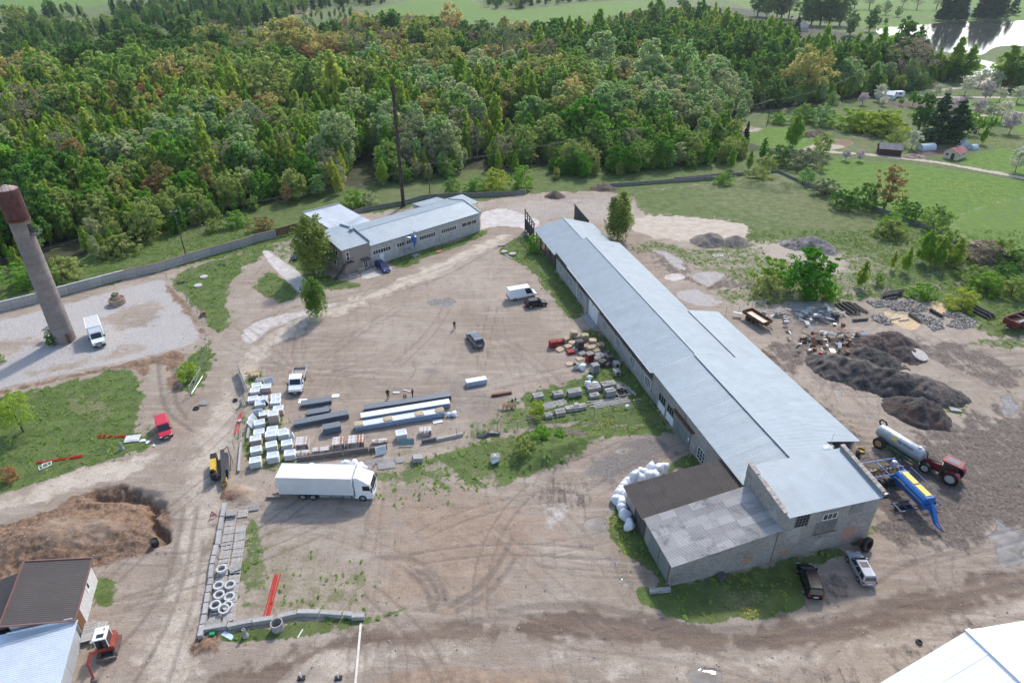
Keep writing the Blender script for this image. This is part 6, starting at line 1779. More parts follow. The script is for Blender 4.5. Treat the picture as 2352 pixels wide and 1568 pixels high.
# pallets laid out flat along the block wall, with every slat
def flat_pallets():
    sl,be = pallet_bits(1.2,1.15,8)
    sm,bm = sl.mesh('slat',PALEWOOD),be.mesh('bearer',OLDWOOD)
    k = 0
    for col,(a,b_),name in ((0,((445,255),(312,1080)),'row beside the block wall'),(1,((535,245),(425,1062)),'row on the grass side')):
        A,B_ = Q('3f',*a),Q('3f',*b_)
        d = B_ - A
        rz = math.atan2(d.y,d.x) + math.pi / 2
        n = 13
        for i in range(n):
            if col == 1 and i == 1: continue
            p = A + d * (i / (n - 1))
            t = thing('flat_pallet','grey pallet laid flat, %s from the far end of the %s' % ('first' if i == 0 else ORD[i],name),'pallet',(p.x,p.y,.02),rz + (random.random() - .5) * .12,'pallets laid flat along the block wall')
            for j in range(8):
                if random.random() < .06: continue
                ob('slat',sm,t,(0,-1.15 / 2 + (j + .5) * 1.15 / 8,.125),(random.random() - .5) * .03)
            for x in (-.52,0,.52): ob('bearer',bm,t,(x,0,.06))
flat_pallets()
for (x,y,rz,lab,k,n) in ((445,235,.05,'upper grey pallet stacked at the far end of the flat rows','3f',3),(620,195,.1,'lone grey pallet right of the far end of the flat rows','3f',1),(470,668,.5,'grey pallet tilted over the flat rows by the first ring','3f',1),(295,1108,.1,'broken grey pallet at the near corner of the block wall','3f',1)):
    for i in range(n):
        o = tag(ob('pallet',PM['grey'],None,Q(k,x,y,.2 + i * .146 if 'stacked' in lab or 'tilted' in lab else .03),rz + .1),lab if n == 1 else lab + (', top one' if i == n - 1 else ', middle one' if i else ', bottom one'),'pallet')
for (x,y,rz,lab) in ((1365,1070,.15,'grey pallet on the bank behind the lorry cab, left one'),(1450,1045,.15,'grey pallet on the bank behind the lorry cab, upper middle one'),(1535,1035,.15,'grey pallet on the bank, upper right beside the odd single one'),(1480,1095,.15,'grey pallet on the bank, lower middle one'),(1560,1085,.2,'grey pallet on the bank, lower right one'),(1645,1035,.25,'single grey pallet right of the pallet group on the bank'),(1340,1115,-.2,'grey pallet half under the bags behind the lorry cab')):
    o = tag(ob('pallet',PM['grey'],None,Q('2d',x,y,.05),rz),lab,'pallet'); o.rotation_euler.x = .12
o = tag(ob('pallet',PM['grey'],None,Q('3d',1918,500,.05),.1),'small pale pallet beside the tyre at the yard entrance','pallet')

# ---------------------------------------------------------------- white window sashes in stacks
PANE = mat('pane tinted as sky reflection',(.50,.55,.57),.12,0,.15,1.0)  # pale colour carries the sky's reflection and the white sashes beneath
PEEL = NT('flaking white paint')
_n = PEEL.noise(PEEL.n('TexCoord').outputs['Object'],3.0,6,.75,.5)
PEEL.p(Base_Color=PEEL.mix(PEEL.rng(_n,.50,.58),(.66,.64,.62),(.36,.17,.07)),Roughness=.85)
PEEL = PEEL.mat
def sash_frame(w,d,th,m,f=.11,bars=0):
    b = MB()
    for y in (-d / 2 + f / 2,d / 2 - f / 2): b.box((0,y,th / 2),(w,f,th))
    for x in (-w / 2 + f / 2,w / 2 - f / 2): b.box((x,0,th / 2),(f,d - 2 * f,th))
    for k in range(bars): b.box((-w / 2 + (k + 1) * w / (bars + 1),0,th / 2),(.07,d - 2 * f,th * .9))
    return b
def sash_stacks():
    rz0 = heading('2d',(240,1045),(332,1030))
    brownedge = mat('brown-edged sashes',(.42,.34,.29),.8,var=.25,scale=8,objvar=.25)
    whiteedge = mat('white sashes',(.60,.60,.60),.6,var=.1,scale=8,objvar=.14)
    S = [(290,362,5,0,'far left corner'),(385,400,11,0,'far right, brown-edged'),(280,415,6,1,'left edge, second from far'),(258,498,7,0,'cut by the fence, third from far'),(345,490,5,0,'under the leaning sash'),
         (325,545,8,0,'in front of the leaning sash'),(470,470,5,2,'long one with four lights, upper'),(470,525,7,1,'long one with four lights, lower'),(500,618,13,0,'tall one on the right'),(365,648,9,1,'beside the tall brown stack'),
         (460,698,20,3,'tallest with brown edges'),(320,735,9,0,'left, below the tilted sashes'),(312,812,6,0,'left, in the shade of the next'),(440,795,8,0,'centre, far of the near block'),(290,898,12,0,'left with a brown-tinted pane'),
         (430,845,9,0,'centre, second of the near block'),(550,840,11,0,'right, second of the near block'),(435,955,12,0,'centre, third of the near block'),(290,988,9,0,'left, last but one'),(578,935,10,0,'right, third of the near block'),
         (450,1060,12,0,'centre, nearest to the lorry'),(610,1035,11,0,'right, nearest to the lorry'),(285,1108,13,0,'left, nearest to the lorry'),(1660,850,13,0,'alone beside the wrapped panels')]
    me,pn = {},{}
    for bars in (0,1,2):
        for em,m in (('w',whiteedge),('b',brownedge)):
            b = sash_frame(1.45,1.2,.075,m,.11,bars); b.add([(-.62,-.5,.04),(.62,-.5,.04),(.62,.5,.04),(-.62,.5,.04)],[(0,1,2,3)],1)
            me[(bars,em)] = b.mesh('window_sash',[m,PANE])
        me[bars] = sash_frame(1.45,1.2,.08,WHITE,.12,bars).mesh('sash_frame',WHITE)
    pn = MB().b2(-.62,.62,-.5,.5,.03,.045).mesh('pane',PANE)
    for x,y,n,st,where in S:
        p = Q('2d',x,y) + Vector((0,.5,0)); rz = rz0 + (random.random() - .5) * .2
        bars = {1: 1,2: 1}.get(st,0); em = 'b' if st in (3,) or 'brown' in where or 'tall' in where else 'w'
        for i in range(n):
            q = p + Vector(((random.random() - .5) * .10,(random.random() - .5) * .08,.05 + i * .082))
            if i < n - 1:
                tag(ob('window_sash',me[(bars,em)],None,q,rz + (random.random() - .5) * .10),'white window sash, %s from bottom, stack %s' % (ordn(i),where),'window sash','sashes in the stack: ' + where)
            else:
                t = thing('window_sash','top white window sash of the stack: ' + where,'window sash',q,rz,'top sashes of the window stacks')
                ob('sash_frame',me[bars],t); ob('pane',pn,t)
    for x,y,rx,ry,rz,lab in ((385,470,0,1.2,.3,'white sash leaning upright on the far stacks'),(265,650,0,1.0,-.5,'first of two tilted sashes at the fence'),(245,690,0,1.1,-.3,'second of two tilted sashes at the fence'),(310,590,1.25,0,.1,'dirty white sash standing before the far stacks'),(625,830,0,-1.0,.3,'white sash tilted against the right near stacks'),(530,770,.2,0,.1,'open white frame lying between the near stacks'),(410,290,1.2,0,.2,'pale pane propped behind the far stack'),(1465,940,1.2,0,.1,'small white window leaning on the dark slab')):
        t = thing('window_sash',lab,'window sash',Q('2d',x,y,.55),rz0 + rz); t.rotation_euler = (rx,ry,rz0 + rz)
        ob('sash_frame',me[0],t); ob('pane',pn,t)
    # rows of old sashes standing on edge
    fm = sash_frame(1,1,.075,PEEL,.08,1)
    for x0,x1,yb,n,hgt,where in ((670,790,955,17,1.0,'row left of the gap'),(672,800,1010,5,.6,'low row at the left end of the dark slabs'),(825,985,990,8,.55,'low row in the middle'),(1015,1130,950,16,.95,'row right of the loose boards'),(1150,1312,935,16,.95,'widest row'),(1385,1530,890,4,.5,'short row above the small white window'),(1830,1945,815,10,.8,'row at the far right')):
        a,b_ = Q('2d',x0,yb),Q('2d',x1,yb - (x1 - x0) * .1)
        d = b_ - a; w = d.length; rz = math.atan2(d.y,d.x); nrm = Vector((-d.y,d.x,0)).normalized()
        mm = sash_frame(w,hgt,.075,PEEL,.09,2); mm.v = [(vx,vz,vy + hgt / 2) for vx,vy,vz in mm.v]
        m1 = mm.mesh('standing_sash',PEEL)
        for i in range(n):
            q = (a + b_) / 2 + nrm * (i * .105 + .05)
            o = tag(ob('standing_sash',m1,None,(q.x,q.y,.08 + random.random() * .05),rz + (random.random() - .5) * .04),'flaking white sash, %s from front, %s' % (ordn(i),where),'window sash','sashes in the ' + where)
            o.rotation_euler.x = -.05 - random.random() * .04
sash_stacks()
for i,(a,b_,hgt,lab) in enumerate((((680,1045),(930,1015),.75,'leftmost dark concrete slab standing along the yard edge'),((935,1012),(1110,985),.75,'second dark concrete slab along the yard edge'),((1120,985),(1350,955),.8,'third dark concrete slab along the yard edge'),((1355,955),(1525,925),.7,'rightmost dark concrete slab before the small window'),((1850,875),(1990,850),.6,'dark concrete slab under the far right sash row'),((1985,855),(2240,800),.45,'low pale-topped concrete block at the yard edge'),((215,850),(240,650),.5,'narrow concrete slab along the fence left of the stacks'),((130,1150),(155,880),.4,'pale concrete kerb along the fence near the lorry'))):
    p,q = Q('2d',*a),Q('2d',*b_); d = q - p
    tag(MB().box((0,0,hgt / 2),(d.length,.28,hgt)).build('concrete_slab',mat('dark concrete',(.13,.12,.115),.9,var=.2,scale=2,bump=.01) if i < 5 else CONC,None,(p + q) / 2,math.atan2(d.y,d.x)),lab,'slab')
tag(MB().box((0,0,.5),(2.1,.03,.9),rx=-.5).build('glass_sheet',mat('greenish glass',(.12,.20,.20),.08),None,Q('2d',1710,890),.1),'greenish glass sheet leaning by the lone sash stack','glass')

# ---------------------------------------------------------------- insulated panel bundles
def bundle(a,b_,W,hgt,top,side,label,n=None,wrap=None,group='panel bundles'):
    p,q = Q('2d',*a),Q('2d',*b_); d = q - p; L = d.length; rz = math.atan2(d.y,d.x); nn = Vector((-d.y,d.x,0)).normalized()
    t = thing('panel_bundle',label,'panels',(p + q) / 2 + nn * W / 2,rz)
    n = n or max(3,round(hgt / .09)); th = hgt / n
    seg = max(2,round(L / .55))
    for i in range(n):
        b = MB()                                                   # ribbed edge: short bumps along the long side
        ph = i % 2
        xs = [-L / 2 + L * k / (seg * 2) for k in range(seg * 2 + 1)]
        off = [.035 if (k + ph) % 2 else 0 for k in range(len(xs))]
        lo_r = [(x,-W / 2 - o) for x,o in zip(xs,off)]; hi_r = [(x,W / 2 + o) for x,o in zip(reversed(xs),off)]
        b.prism(lo_r + hi_r,.1 + i * th + .008,.1 + (i + 1) * th - (.008 if i < n - 1 else 0))
        b.build('panel',top if i == n - 1 else (side[i % len(side)]),t)
    for x in (-L * .4,0,L * .4): MB().box((x,0,.05),(.12,W,.1)).build('bearer',OLDWOOD,t)
    return t,L,n,rz
GP_ = mat('slate grey panel',(.125,.145,.165),.45,0,.05); GS = mat('slate panel edge',(.085,.10,.12),.5,0,.1); BS = mat('blue film edge',(.10,.22,.38),.4,0,.15,3); WS = mat('white film edge',(.55,.58,.62),.4,0,.08); PW = mat('white panel',(.76,.78,.80),.45,0,.03)
bundle((722,552),(1006,508),1.15,.6,GP_,[GS,GP_],'slate grey panel bundle nearest the pickup')
bundle((775,632),(985,597),1.15,.45,GP_,[GS,GP_],'slate grey panel bundle second from the pickup, stepped')
bundle((900,612),(1000,573),1.0,.4,GP_,[GS,GP_],'short slate panel bundle at the end of the stepped one')
bundle((655,740),(1170,640),1.15,.7,GP_,[GS,GP_],'long slate grey panel bundle above the flaking sash rows')
bundle((930,805),(1098,770),1.15,1.05,GP_,[GS,BS,GP_],'tall short panel bundle with blue film on its right half')
bundle((1312,598),(2130,470),1.1,.75,GP_,[GS,GP_],'very long dark grey panel bundle where the men work')
bundle((1285,678),(2120,540),1.1,.8,PW,[BS,WS,GS],'very long white-topped panel bundle in the middle')
t,L,n,rz = bundle((1225,772),(2070,628),1.15,.85,WS,[BS,WS,BS],'very long film-wrapped panel bundle with pallets on top')
for i,fx in enumerate((-.45,-.13,.22,.45)):
    p = t.matrix_basis @ Vector((L * fx,0,.97))
    tag(ob('pallet',PM['new'],None,p,rz + .1),'%s wooden pallet lying on the film-wrapped panel bundle' % ('leftmost','second','third','rightmost')[i],'pallet')
p0,p1 = Q('3a',160,785),Q('3a',372,748)
t = thing('panel_bundle','short white-topped panel bundle with blue film standing alone','panels',(p0 + p1) / 2 + Vector((.1,.5,0)),math.atan2((p1 - p0).y,(p1 - p0).x))
L = (p1 - p0).length
for i in range(9):
    b = MB(); seg = 8; xs = [-L / 2 + L * k / 16 for k in range(17)]; off = [.035 if (k + i) % 2 else 0 for k in range(17)]
    b.prism([(x,-.5 - o) for x,o in zip(xs,off)] + [(x,.5 + o) for x,o in zip(reversed(xs),off)],.1 + i * .095,.19 + i * .095)
    b.build('panel',PW if i == 8 else (BS if i % 2 else WS),t)
FOAM = mat('white foam board',(.74,.75,.76),.6,var=.04)
for i,(x,y,sx,sy,rz,lab) in enumerate(((730,480,1.2,1.0,.1,'white board lying left of the slate panels'),(1040,432,1.1,.8,.1,'white board lying right of the slate panels'),(1610,400,1.0,.3,0,'small white strip lying before the working men'),(2000,672,1.4,.7,.3,'torn white sheet below the wrapped panels'),(1710,383,1.3,.14,-.4,'long white offcut beside the bending man'))):
    tag(MB().box((0,0,.06),(sx,sy,.08),rx=.03).add([(sx * .3,-sy * .6,.1),(sx * .6,-sy * .3,.12),(sx * .45,sy * .2,.1)],[(0,1,2)]).build('white_board',FOAM,None,Q('2d',x,y),rz),lab,'board')

# ---------------------------------------------------------------- white bulk bags
def bag_mesh(seed):
    r = np.random.default_rng(seed)
    import bmesh
    bm = bmesh.new(); bmesh.ops.create_icosphere(bm,subdivisions=3,radius=1)
    for v in bm.verts:
        p = v.co
        n = sum(math.sin(p.x * (3 + k * 2.3) + r.random() * .01 + seed * k) * math.cos(p.y * (2.5 + k * 2) + seed) * math.sin(p.z * (3 + k) + k) / (1 + k) for k in range(4))
        s = 1.12 + .26 * n
        sx,sy,sz = (abs(p.x) ** .75) * np.sign(p.x),(abs(p.y) ** .75) * np.sign(p.y),p.z
        v.co = Vector((sx * s * .55,sy * s * .5,max(-.42,sz * s * .55)))
        if p.z > .8: v.co.z += .14
    me = bpy.data.meshes.new('bulk_bag'); bm.to_mesh(me); bm.free()
    me.polygons.foreach_set('use_smooth',[True] * len(me.polygons))
    me.materials.append(mat('white woven plastic',(.66,.69,.73),.55,var=.06,scale=5,bump=.03))
    return me
BAGS = [bag_mesh(i + 1) for i in range(4)]
def bags(k,lst,group,what):
    for i,(x,y,z,s) in enumerate(lst):
        p = Q(k,x,y,z + .4 * s)
        o = tag(ob('bulk_bag',BAGS[i % 4],None,p,random.random() * 6),what[i] if isinstance(what,list) else what % nth(i,len(lst)),'bag',group)
        o.scale = (s,s * (.85 + .3 * random.random()),s)
bags('3b',[(605,455,0,1),(555,462,0,1.1),(500,470,0,1.1),(450,490,0,1.1),(395,515,0,1.1),(345,530,0,1.1),(310,545,0,1.),(285,570,0,1),(265,605,0,1),(250,630,0,1.1),(285,640,0,1),(225,680,0,1.1),(265,705,0,1.15),(270,745,0,1),(295,800,0,1.25),(330,880,0,1.15),
            (560,430,.7,1),(500,425,.8,1.05),(430,465,.7,1.1),(370,490,.7,1.1),(480,490,.6,1.1),(530,490,.5,1.05),(610,420,.5,.9),(420,510,.6,1)],'bags heaped by the brown garage','stuffed white bulk bag by the brown garage, %s in the heap')
bags('2d',[(820,1085,0,.7),(1130,1075,0,1.),(1215,1085,0,1.2),(1275,1100,0,1.),(1305,1110,0,.8)],'bags behind the lorry',['small bag behind the lorry box','left bag behind the lorry cab','biggest white bag behind the lorry cab','third bag behind the lorry cab','rightmost bag behind the lorry cab'])
bags('3a',[(1385,570,0,.95),(1460,680,0,.7),(1440,745,0,1.),(1510,750,0,.85),(1850,985,0,.6)],'bags among the timber',['white bag beside the grey tub','flat white bag on the grass below the pallets','white bag heap left behind the board stacks','white bag with a grey flap behind the board stacks','flat white bag at the wire fence'])
bags('2d',[(2105,605,0,.6),(2150,600,0,.75)],'torn film at the panel ends',['white film bundle at the end of the wrapped panels','crumpled white film right of the wrapped panels'])
t = thing('bulk_bag','square white bulk bag with a pallet on top in the weeds','bag',Q('3a',475,1555),.1)
ob('bag',BAGS[1],t,(0,0,.45)); ob('pallet_lid',PM['grey'],t,(0,0,.95))
t = tag(MB().lathe([(.35,0),(.62,.6),(.66,.62),(.58,.6),(.32,.06)],4).build('grey_tub',mat('grey plastic',(.48,.49,.50),.5),None,Q('4b',655,820),.5),'open grey plastic tub in front of the pallet stacks','tub')

# ---------------------------------------------------------------- weathered timber stacks
def board_stack(x,y,L,W,hgt,label,k='3a',loose=4,rz=None):
    rz = heading('3a',(1000,1000),(1200,965)) if rz is None else rz
    t = thing('timber_stack',label,'timber',Q(k,x,y) + Vector((0,W * .5,0)),rz)
    n = max(2,round(hgt / .16))
    for i in range(n):
        nb = max(3,round(W / .24))
        for j in range(nb):
            if 0 < i < n - 1 and 0 < j < nb - 1: continue
            w = W / nb
            MB().box(((random.random() - .5) * .12,-W / 2 + (j + .5) * w,.08 + i * hgt / n + hgt / n / 2),(L * (.94 + .1 * random.random()),w * .93,hgt / n * .86)).build('plank',OLDWOOD,t)
    MB().b2(-L / 2 + .1,L / 2 - .1,-W / 2 + .1,W / 2 - .1,.06,hgt).build('stack_core',BOARDS,t)
    for _ in range(loose):
        MB().box(((random.random() - .5) * L * .4,(random.random() - .5) * W * .5,hgt + .12),(L * (.4 + .5 * random.random()),.1,.04),rz=(random.random() - .5) * 1.0).build('loose_board',OLDWOOD,t)
for x,y,L,W,hh,lab in ((920,925,1.6,1.1,.8,'weathered board stack at the left by the small tree'),(1130,895,1.6,1.0,.7,'second weathered board stack from the left'),(1300,885,2.2,1.1,.9,'wide square board stack in the back row'),(1500,838,2.2,1.1,.8,'board stack in front of the white bags'),(1655,810,2.3,1.2,.9,'large board stack by the black tub'),(1508,905,1.5,.9,.55,'low board stack with black scraps at its foot'),(1675,888,1.6,1.0,1.1,'tallest board stack right of the low one'),(1150,1082,1.5,1.0,.6,'board stack with gapped top by the fence'),(1030,1112,1.1,.9,.5,'smallest board stack nearest the fence'),(1315,1028,3.3,1.0,.45,'low long board stack with a stool on top')):
    board_stack(x,y,L,W,hh,lab)
def loose_boards(k,a,b_,n,spread,label,m=None,z=.05):
    p,q = Q(k,*a),Q(k,*b_); d = q - p; nn = Vector((-d.y,d.x,0)).normalized()
    t = thing('board_pile',label,'boards',(p + q) / 2,math.atan2(d.y,d.x))
    for i in range(n):
        MB().box(((random.random() - .5) * .5,(i / n - .5) * spread,z + .05 * (i % 3)),(d.length * (.75 + .25 * random.random()),.18,.05),rz=(random.random() - .5) * .08,rx=(random.random() - .5) * .3).build('board',m or OLDWOOD,t)
loose_boards('3a',(960,985),(1215,930),8,1.5,'pile of long grey boards behind the small tree')
loose_boards('3a',(1450,970),(1880,905),9,1.6,'long grey planks along the wire fence by the shed')
loose_boards('3a',(1740,730),(1920,870),6,1.4,'grey planks lying beside the black tub')
loose_boards('2d',(190,210),(320,180),7,.8,'loose yellow laths behind the far window stack',NEWWOOD)
loose_boards('2c',(505,640),(790,635),14,4.0,'broad sheet of grey boards lying by the fence')
loose_boards('2b',(870,1130),(945,1195),4,1.0,'grey planks at the foot of the white shed gate')
loose_boards('2b',(2245,1365),(2340,1430),4,.7,'brown beams along the lean-to wall',mat('brown beam',(.22,.13,.07),.8))
loose_boards('2b',(225,615),(300,660),2,.5,'two planks under the concrete lids on the grass')
board_stack(1740,590,1.1,.9,1.0,'stack of dark railway sleepers, far one, by the shed',loose=2,rz=1.9)
board_stack(1745,665,1.1,1.0,.8,'stack of dark railway sleepers, near one, by the shed',loose=2,rz=1.9)
st = thing('stool','small grey wooden stool standing on the low board stack','stool',Q('3a',1318,985,.6),.2)
MB().b2(-.3,.3,-.3,.3,.55,.62).build('seat',OLDWOOD,st)
for x in (-.25,.25):
    for y in (-.25,.25): MB().box((x,y,.27),(.07,.07,.55)).build('leg',OLDWOOD,st)
tb_ = thing('black_tub','black rubber-lined tub with a tyre and empty frame beside the shed','tub',Q('3a',1790,850),.3)
MB().lathe([(.9,0),(1.0,.35),(.95,.36),(.8,.1)],12).build('liner',BLACK,tb_)
b = sash_frame(2.6,1.9,.06,OLDWOOD,.08); b.build('empty_frame',OLDWOOD,tb_,(.3,-.1,.5))
def tyre(loc,r,w,label,rx=0.0,rz=0.0,tractor_=False):
    t = thing('tyre',label,'tyre',loc,rz)
    pr = [(r * .58,-w / 2),(r * .9,-w / 2),(r,-w * .3),(r,w * .3),(r * .9,w / 2),(r * .58,w / 2),(r * .66,0)]
    b = MB(); n = 24
    vs = [(q[0] * math.cos(2 * math.pi * i / n),q[0] * math.sin(2 * math.pi * i / n),q[1]) for q in pr for i in range(n)]; m = len(pr)
    b.add(vs,[(k * n + i,k * n + (i + 1) % n,((k + 1) % m) * n + (i + 1) % n,((k + 1) % m) * n + i) for k in range(m) for i in range(n)])
    b.build('casing',BLACK,t)
    if tractor_:
        for k in range(18):
            a = 2 * math.pi * k / 18
            for s in (-1,1): MB().box((r * math.cos(a),r * math.sin(a),s * w * .22),(.08,.12,w * .45),rz=a,rx=s * .5).build('lug',BLACK,t)
    t.rotation_euler = (rx,0,rz)
tyre(Q('3a',1795,805,.45),.42,.22,'car tyre lying in the black tub')
tyre(Q('4b',628,745,.75),.3,.2,'small tyre lying on the grey tub')
tyre(Q('3d',1845,545,.12),.45,.2,'tyre lying at the left of the yard entrance')
tyre(Q('3d',2212,470,.12),.38,.2,'tyre lying at the right of the yard entrance')
tyre(Q('3h',1530,1245,.12),.32,.2,'pale dusty tyre lying above the white hall roof')
tyre(Q('3h',1122,480,.85),.85,.5,'large tractor tyre leaning on the corner of the end block',1.35,.5,True)
tyre(Q('3c',790,515,.6),.6,.4,'dark tractor tyre leaning under the lean-to corner',1.2,1.0,True)
tyre(Q('3a',2235,1155,.35),.36,.06,'bicycle-thin hoop leaning on the brick workshop wall',1.3,1.9)

# ---------------------------------------------------------------- concrete rings, blocks, pipes, cones
RINGM = MB().lathe([(.40,0),(.56,0),(.56,.30),(.40,.30),(.40,0)],28,close=False).mesh('concrete_ring',mat('pale new concrete',(.52,.52,.51),.85,var=.08,bump=.01))
for i,(x,y,z,lab) in enumerate(((368,682,.17,'concrete ring alone on the pallets, lower of two'),(368,680,.48,'concrete ring alone on the pallets, upper of two'),(345,812,.17,'concrete ring left in the second row'),(435,805,.17,'concrete ring right in the second row'),(350,885,.17,'lower concrete ring left in the third row'),(350,883,.48,'upper concrete ring left in the third row'),(430,898,.17,'concrete ring right in the third row'),(320,965,.17,'lower concrete ring at the left of the near group'),(320,963,.48,'upper concrete ring at the left of the near group'),(415,968,.17,'concrete ring half covered in the near group'),(382,992,.34,'concrete ring leaning on another in the near group'))):
    o = tag(ob('concrete_ring',RINGM,None,Q('3f',x,y,z)),lab,'ring','concrete rings on the pallets')
    if 'leaning' in lab: o.rotation_euler = (.15,.25,0)
blk = [((398,180),(378,285)),((374,292),(358,390)),((356,395),(340,505)),((332,508),(314,590)),((312,595),(300,655)),((298,662),(286,765)),((292,770),(280,820)),((278,825),(268,880)),((266,885),(256,960)),((254,965),(242,1050)),((240,1058),(224,1130)),((222,1135),(205,1225))]
for i,(a,b_) in enumerate(blk):
    p,q = Q('3f',*a),Q('3f',*b_); d = q - p
    tag(MB().box((0,0,.3),(d.length - .06,.5,.62)).build('concrete_block',CONC,None,(p + q) / 2,math.atan2(d.y,d.x) + (random.random() - .5) * .03),'concrete block in the left wall beside the track, %s from the far end' % ('first' if i == 0 else ORD[i]),'block','blocks along the track')
blk2 = [((235,1160),(415,1130)),((418,1138),(610,1100)),((615,1102),(775,1078)),((812,1066),(960,1035)),((965,1028),(1138,1030)),((1145,1032),(1312,1045)),((1325,1042),(1395,1050)),((1390,1062),(1490,1058))]
for i,(a,b_) in enumerate(blk2):
    p,q = Q('3f',*a),Q('3f',*b_); d = q - p
    tag(MB().box((0,0,.28),(d.length - .05,.5,.58)).build('concrete_block',CONC,None,(p + q) / 2,math.atan2(d.y,d.x)),'concrete block in the low wall along the near road, %s from left' % ('first' if i == 0 else ORD[i]),'block','blocks along the near road')
tag(MB().box((0,0,.2),(2.3,.45,.42)).build('concrete_beam',CONC,None,Q('3g',1645,850),heading('3g',(1560,855),(1730,838))),'concrete beam lying at the grey garage corner','beam')
tag(MB().box((0,0,.25),(.9,.7,.5),rz=.4).build('boulder',mat('dark stone',(.10,.095,.09),.9,bump=.03),None,Q('3b',1048,1290),.2),'dark boulder at the foot of the grey garage wall','stone')
REDP = mat('red plastic pipe',(.50,.02,.02),.7,0,.08,spec=.2)
def pipes(k,ends,r,where):
    for i,(a,b_) in enumerate(ends):
        p,q = Q(k,*a,r + .03),Q(k,*b_,r + .03)
        m_ = (p + q) / 2
        tag(MB().cyl(p - m_,q - m_,r,n=8).build('red_pipe',REDP,None,m_),'red plastic pipe %s, %s' % (where,nth(i,len(ends))),'pipe','red pipes ' + where)
pipes('3f',[((785,712),(692,1062)),((795,715),(712,1060)),((806,720),(722,1060)),((828,708),(735,1058))],.06,'lying in the truck yard')
pipes('3d',[((340,1065),(775,985)),((345,1050),(780,995)),((350,1060),(770,1002))],.06,'lying low on the left lawn')
pipes('3d',[((915,805),(1205,802)),((918,822),(1210,812)),((940,792),(1190,818))],.06,'leading to the white signboard')
pipes('2d',[((165,565),(82,795)),((150,580),(95,785)),((158,600),(122,790)),((140,590),(88,770))],.06,'along the fence by the window stacks')
tag(MB().cyl((0,0,0),(0,0,.05),.33,n=20).build('round_sign',mat('sign back',(.42,.43,.44),.5,.3),None,Q('2d',138,660,.25),0),'round grey road sign lying on the red pipes','sign')
sg = thing('signboard','pale signboard lying face up on the grass by the red pipes','sign',Q('3d',1246,830,.1),heading('3d',(1190,860),(1310,845)))
MB().b2(-1.0,1.0,-.75,.75,0,.05).build('board',mat('signboard face',(.55,.56,.57),.5),sg)
for j in range(9): MB().b2(-.7 + j * .16,-.6 + j * .16,-.52,-.38,.05,.056).build('lettering',BLACK,sg)
MB().b2(-.2,.3,-.68,-.63,.05,.056).build('underline',BLACK,sg)
def cone_post(k,x,y,lab,h=1.1,r=.34):
    tag(MB().lathe([(r,0),(r * .95,.1),(r * .55,.35),(r * .5,h),(r * .3,h),(r * .3,h - .3)],16).build('concrete_footing',mat('grey footing',(.30,.30,.295),.85,var=.15),None,Q(k,x,y)),lab,'footing')
cone_post('3d',1150,930,'grey concrete post footing on the left lawn'); cone_post('3d',2272,520,'grey concrete post footing right of the yard entrance'); cone_post('3f',553,1198,'grey concrete post footing below the block wall')
tag(MB().lathe([(.55,0),(.62,0),(.62,1.0),(.52,1.0),(.52,.05)],24).build('concrete_pipe',CONC,None,Q('3f',808,1140)),'upright concrete pipe beside the block wall','pipe')
tag(MB().lathe([(.40,0),(.42,0),(.42,.8),(.38,.8),(.36,.7),(.01,.68)],20).build('black_drum',BLACK,None,Q('3e',1395,330)),'black drum at the edge of the dug trench','drum')
tag(MB().b2(-.25,.25,-.2,.2,0,.32).build('green_crate',mat('green plastic',(.02,.30,.09),.4),None,Q('3f',295,1188),.2),'green plastic crate at the block wall corner','crate')
tag(MB().b2(-.7,.7,-.25,.25,0,.06).b2(.3,.68,-.22,.22,.06,.07).build('pale_board',mat('blue-white board',(.50,.62,.70),.4),None,Q('3f',415,1195),-.45),'pale blue-white board in the grass by the footing','board')
rs = thing('roadworks_sign','red-edged triangular roadworks sign beside the dirt track','sign',Q('3f',303,270),.3)
MB().add([(-.42,0,.25),(.42,0,.25),(0,.12,.98),(-.42,.03,.25),(.42,.03,.25),(0,.15,.98)],[(0,1,2),(5,4,3),(0,3,4,1),(1,4,5,2),(2,5,3,0)]).build('red_triangle',mat('sign red',(.55,.03,.03),.4),rs)
MB().add([(-.26,-.015,.34),(.26,-.015,.34),(0,.06,.80)],[(0,1,2)]).build('white_face',WHITE,rs)
MB().add([(-.1,-.03,.38),(.14,-.03,.38),(.02,.005,.62)],[(0,1,2)]).build('digger_symbol',BLACK,rs)
for x in (-.36,.36): MB().cyl((x,.1,0),(x * .9,.02,.3),.03,n=5).build('leg',mat('sign red',()),rs)
tag(MB().box((0,0,.06),(7.2,.22,.10)).build('long_plank',mat('pale plank',(.62,.58,.52),.8,var=.15),None,(Q('3f',1455,1130) + Q('3f',1412,1600)) / 2,heading('3f',(1455,1130),(1412,1600))),'long pale plank lying across the near road','plank')
for i,(x,y) in enumerate(((992,1530),(1282,1530))):
    t = thing('marker_post',('left','right')[i] + ' white-topped marker post on a dark foot by the clay','post',Q('3f',x,y),.1)
    MB().b2(-.05,.05,-.05,.05,0,.9).build('post',FOAM,t); MB().box((0,0,.08),(.7,.4,.16)).build('foot',BLACK,t)
tag(MB().box((0,0,.04),(1.0,.1,.08)).build('white_lath',FOAM,None,Q('3f',982,1180),1.3),'short white lath in the grass verge','lath')
for i,(x,y,s,lab) in enumerate(((1345,855,.9,'pale broken slab by the red van, left one'),(1395,868,.7,'pale broken slab by the red van, right one'),(1450,900,.4,'small pale slab piece by the red van'))):
    tag(MB().prism([(-.5 * s,-.3 * s),(.6 * s,-.1 * s),(.2 * s,.4 * s),(-.4 * s,.3 * s)],.02,.14).build('broken_slab',FOAM,None,Q('3d',x,y),i),lab,'slab')
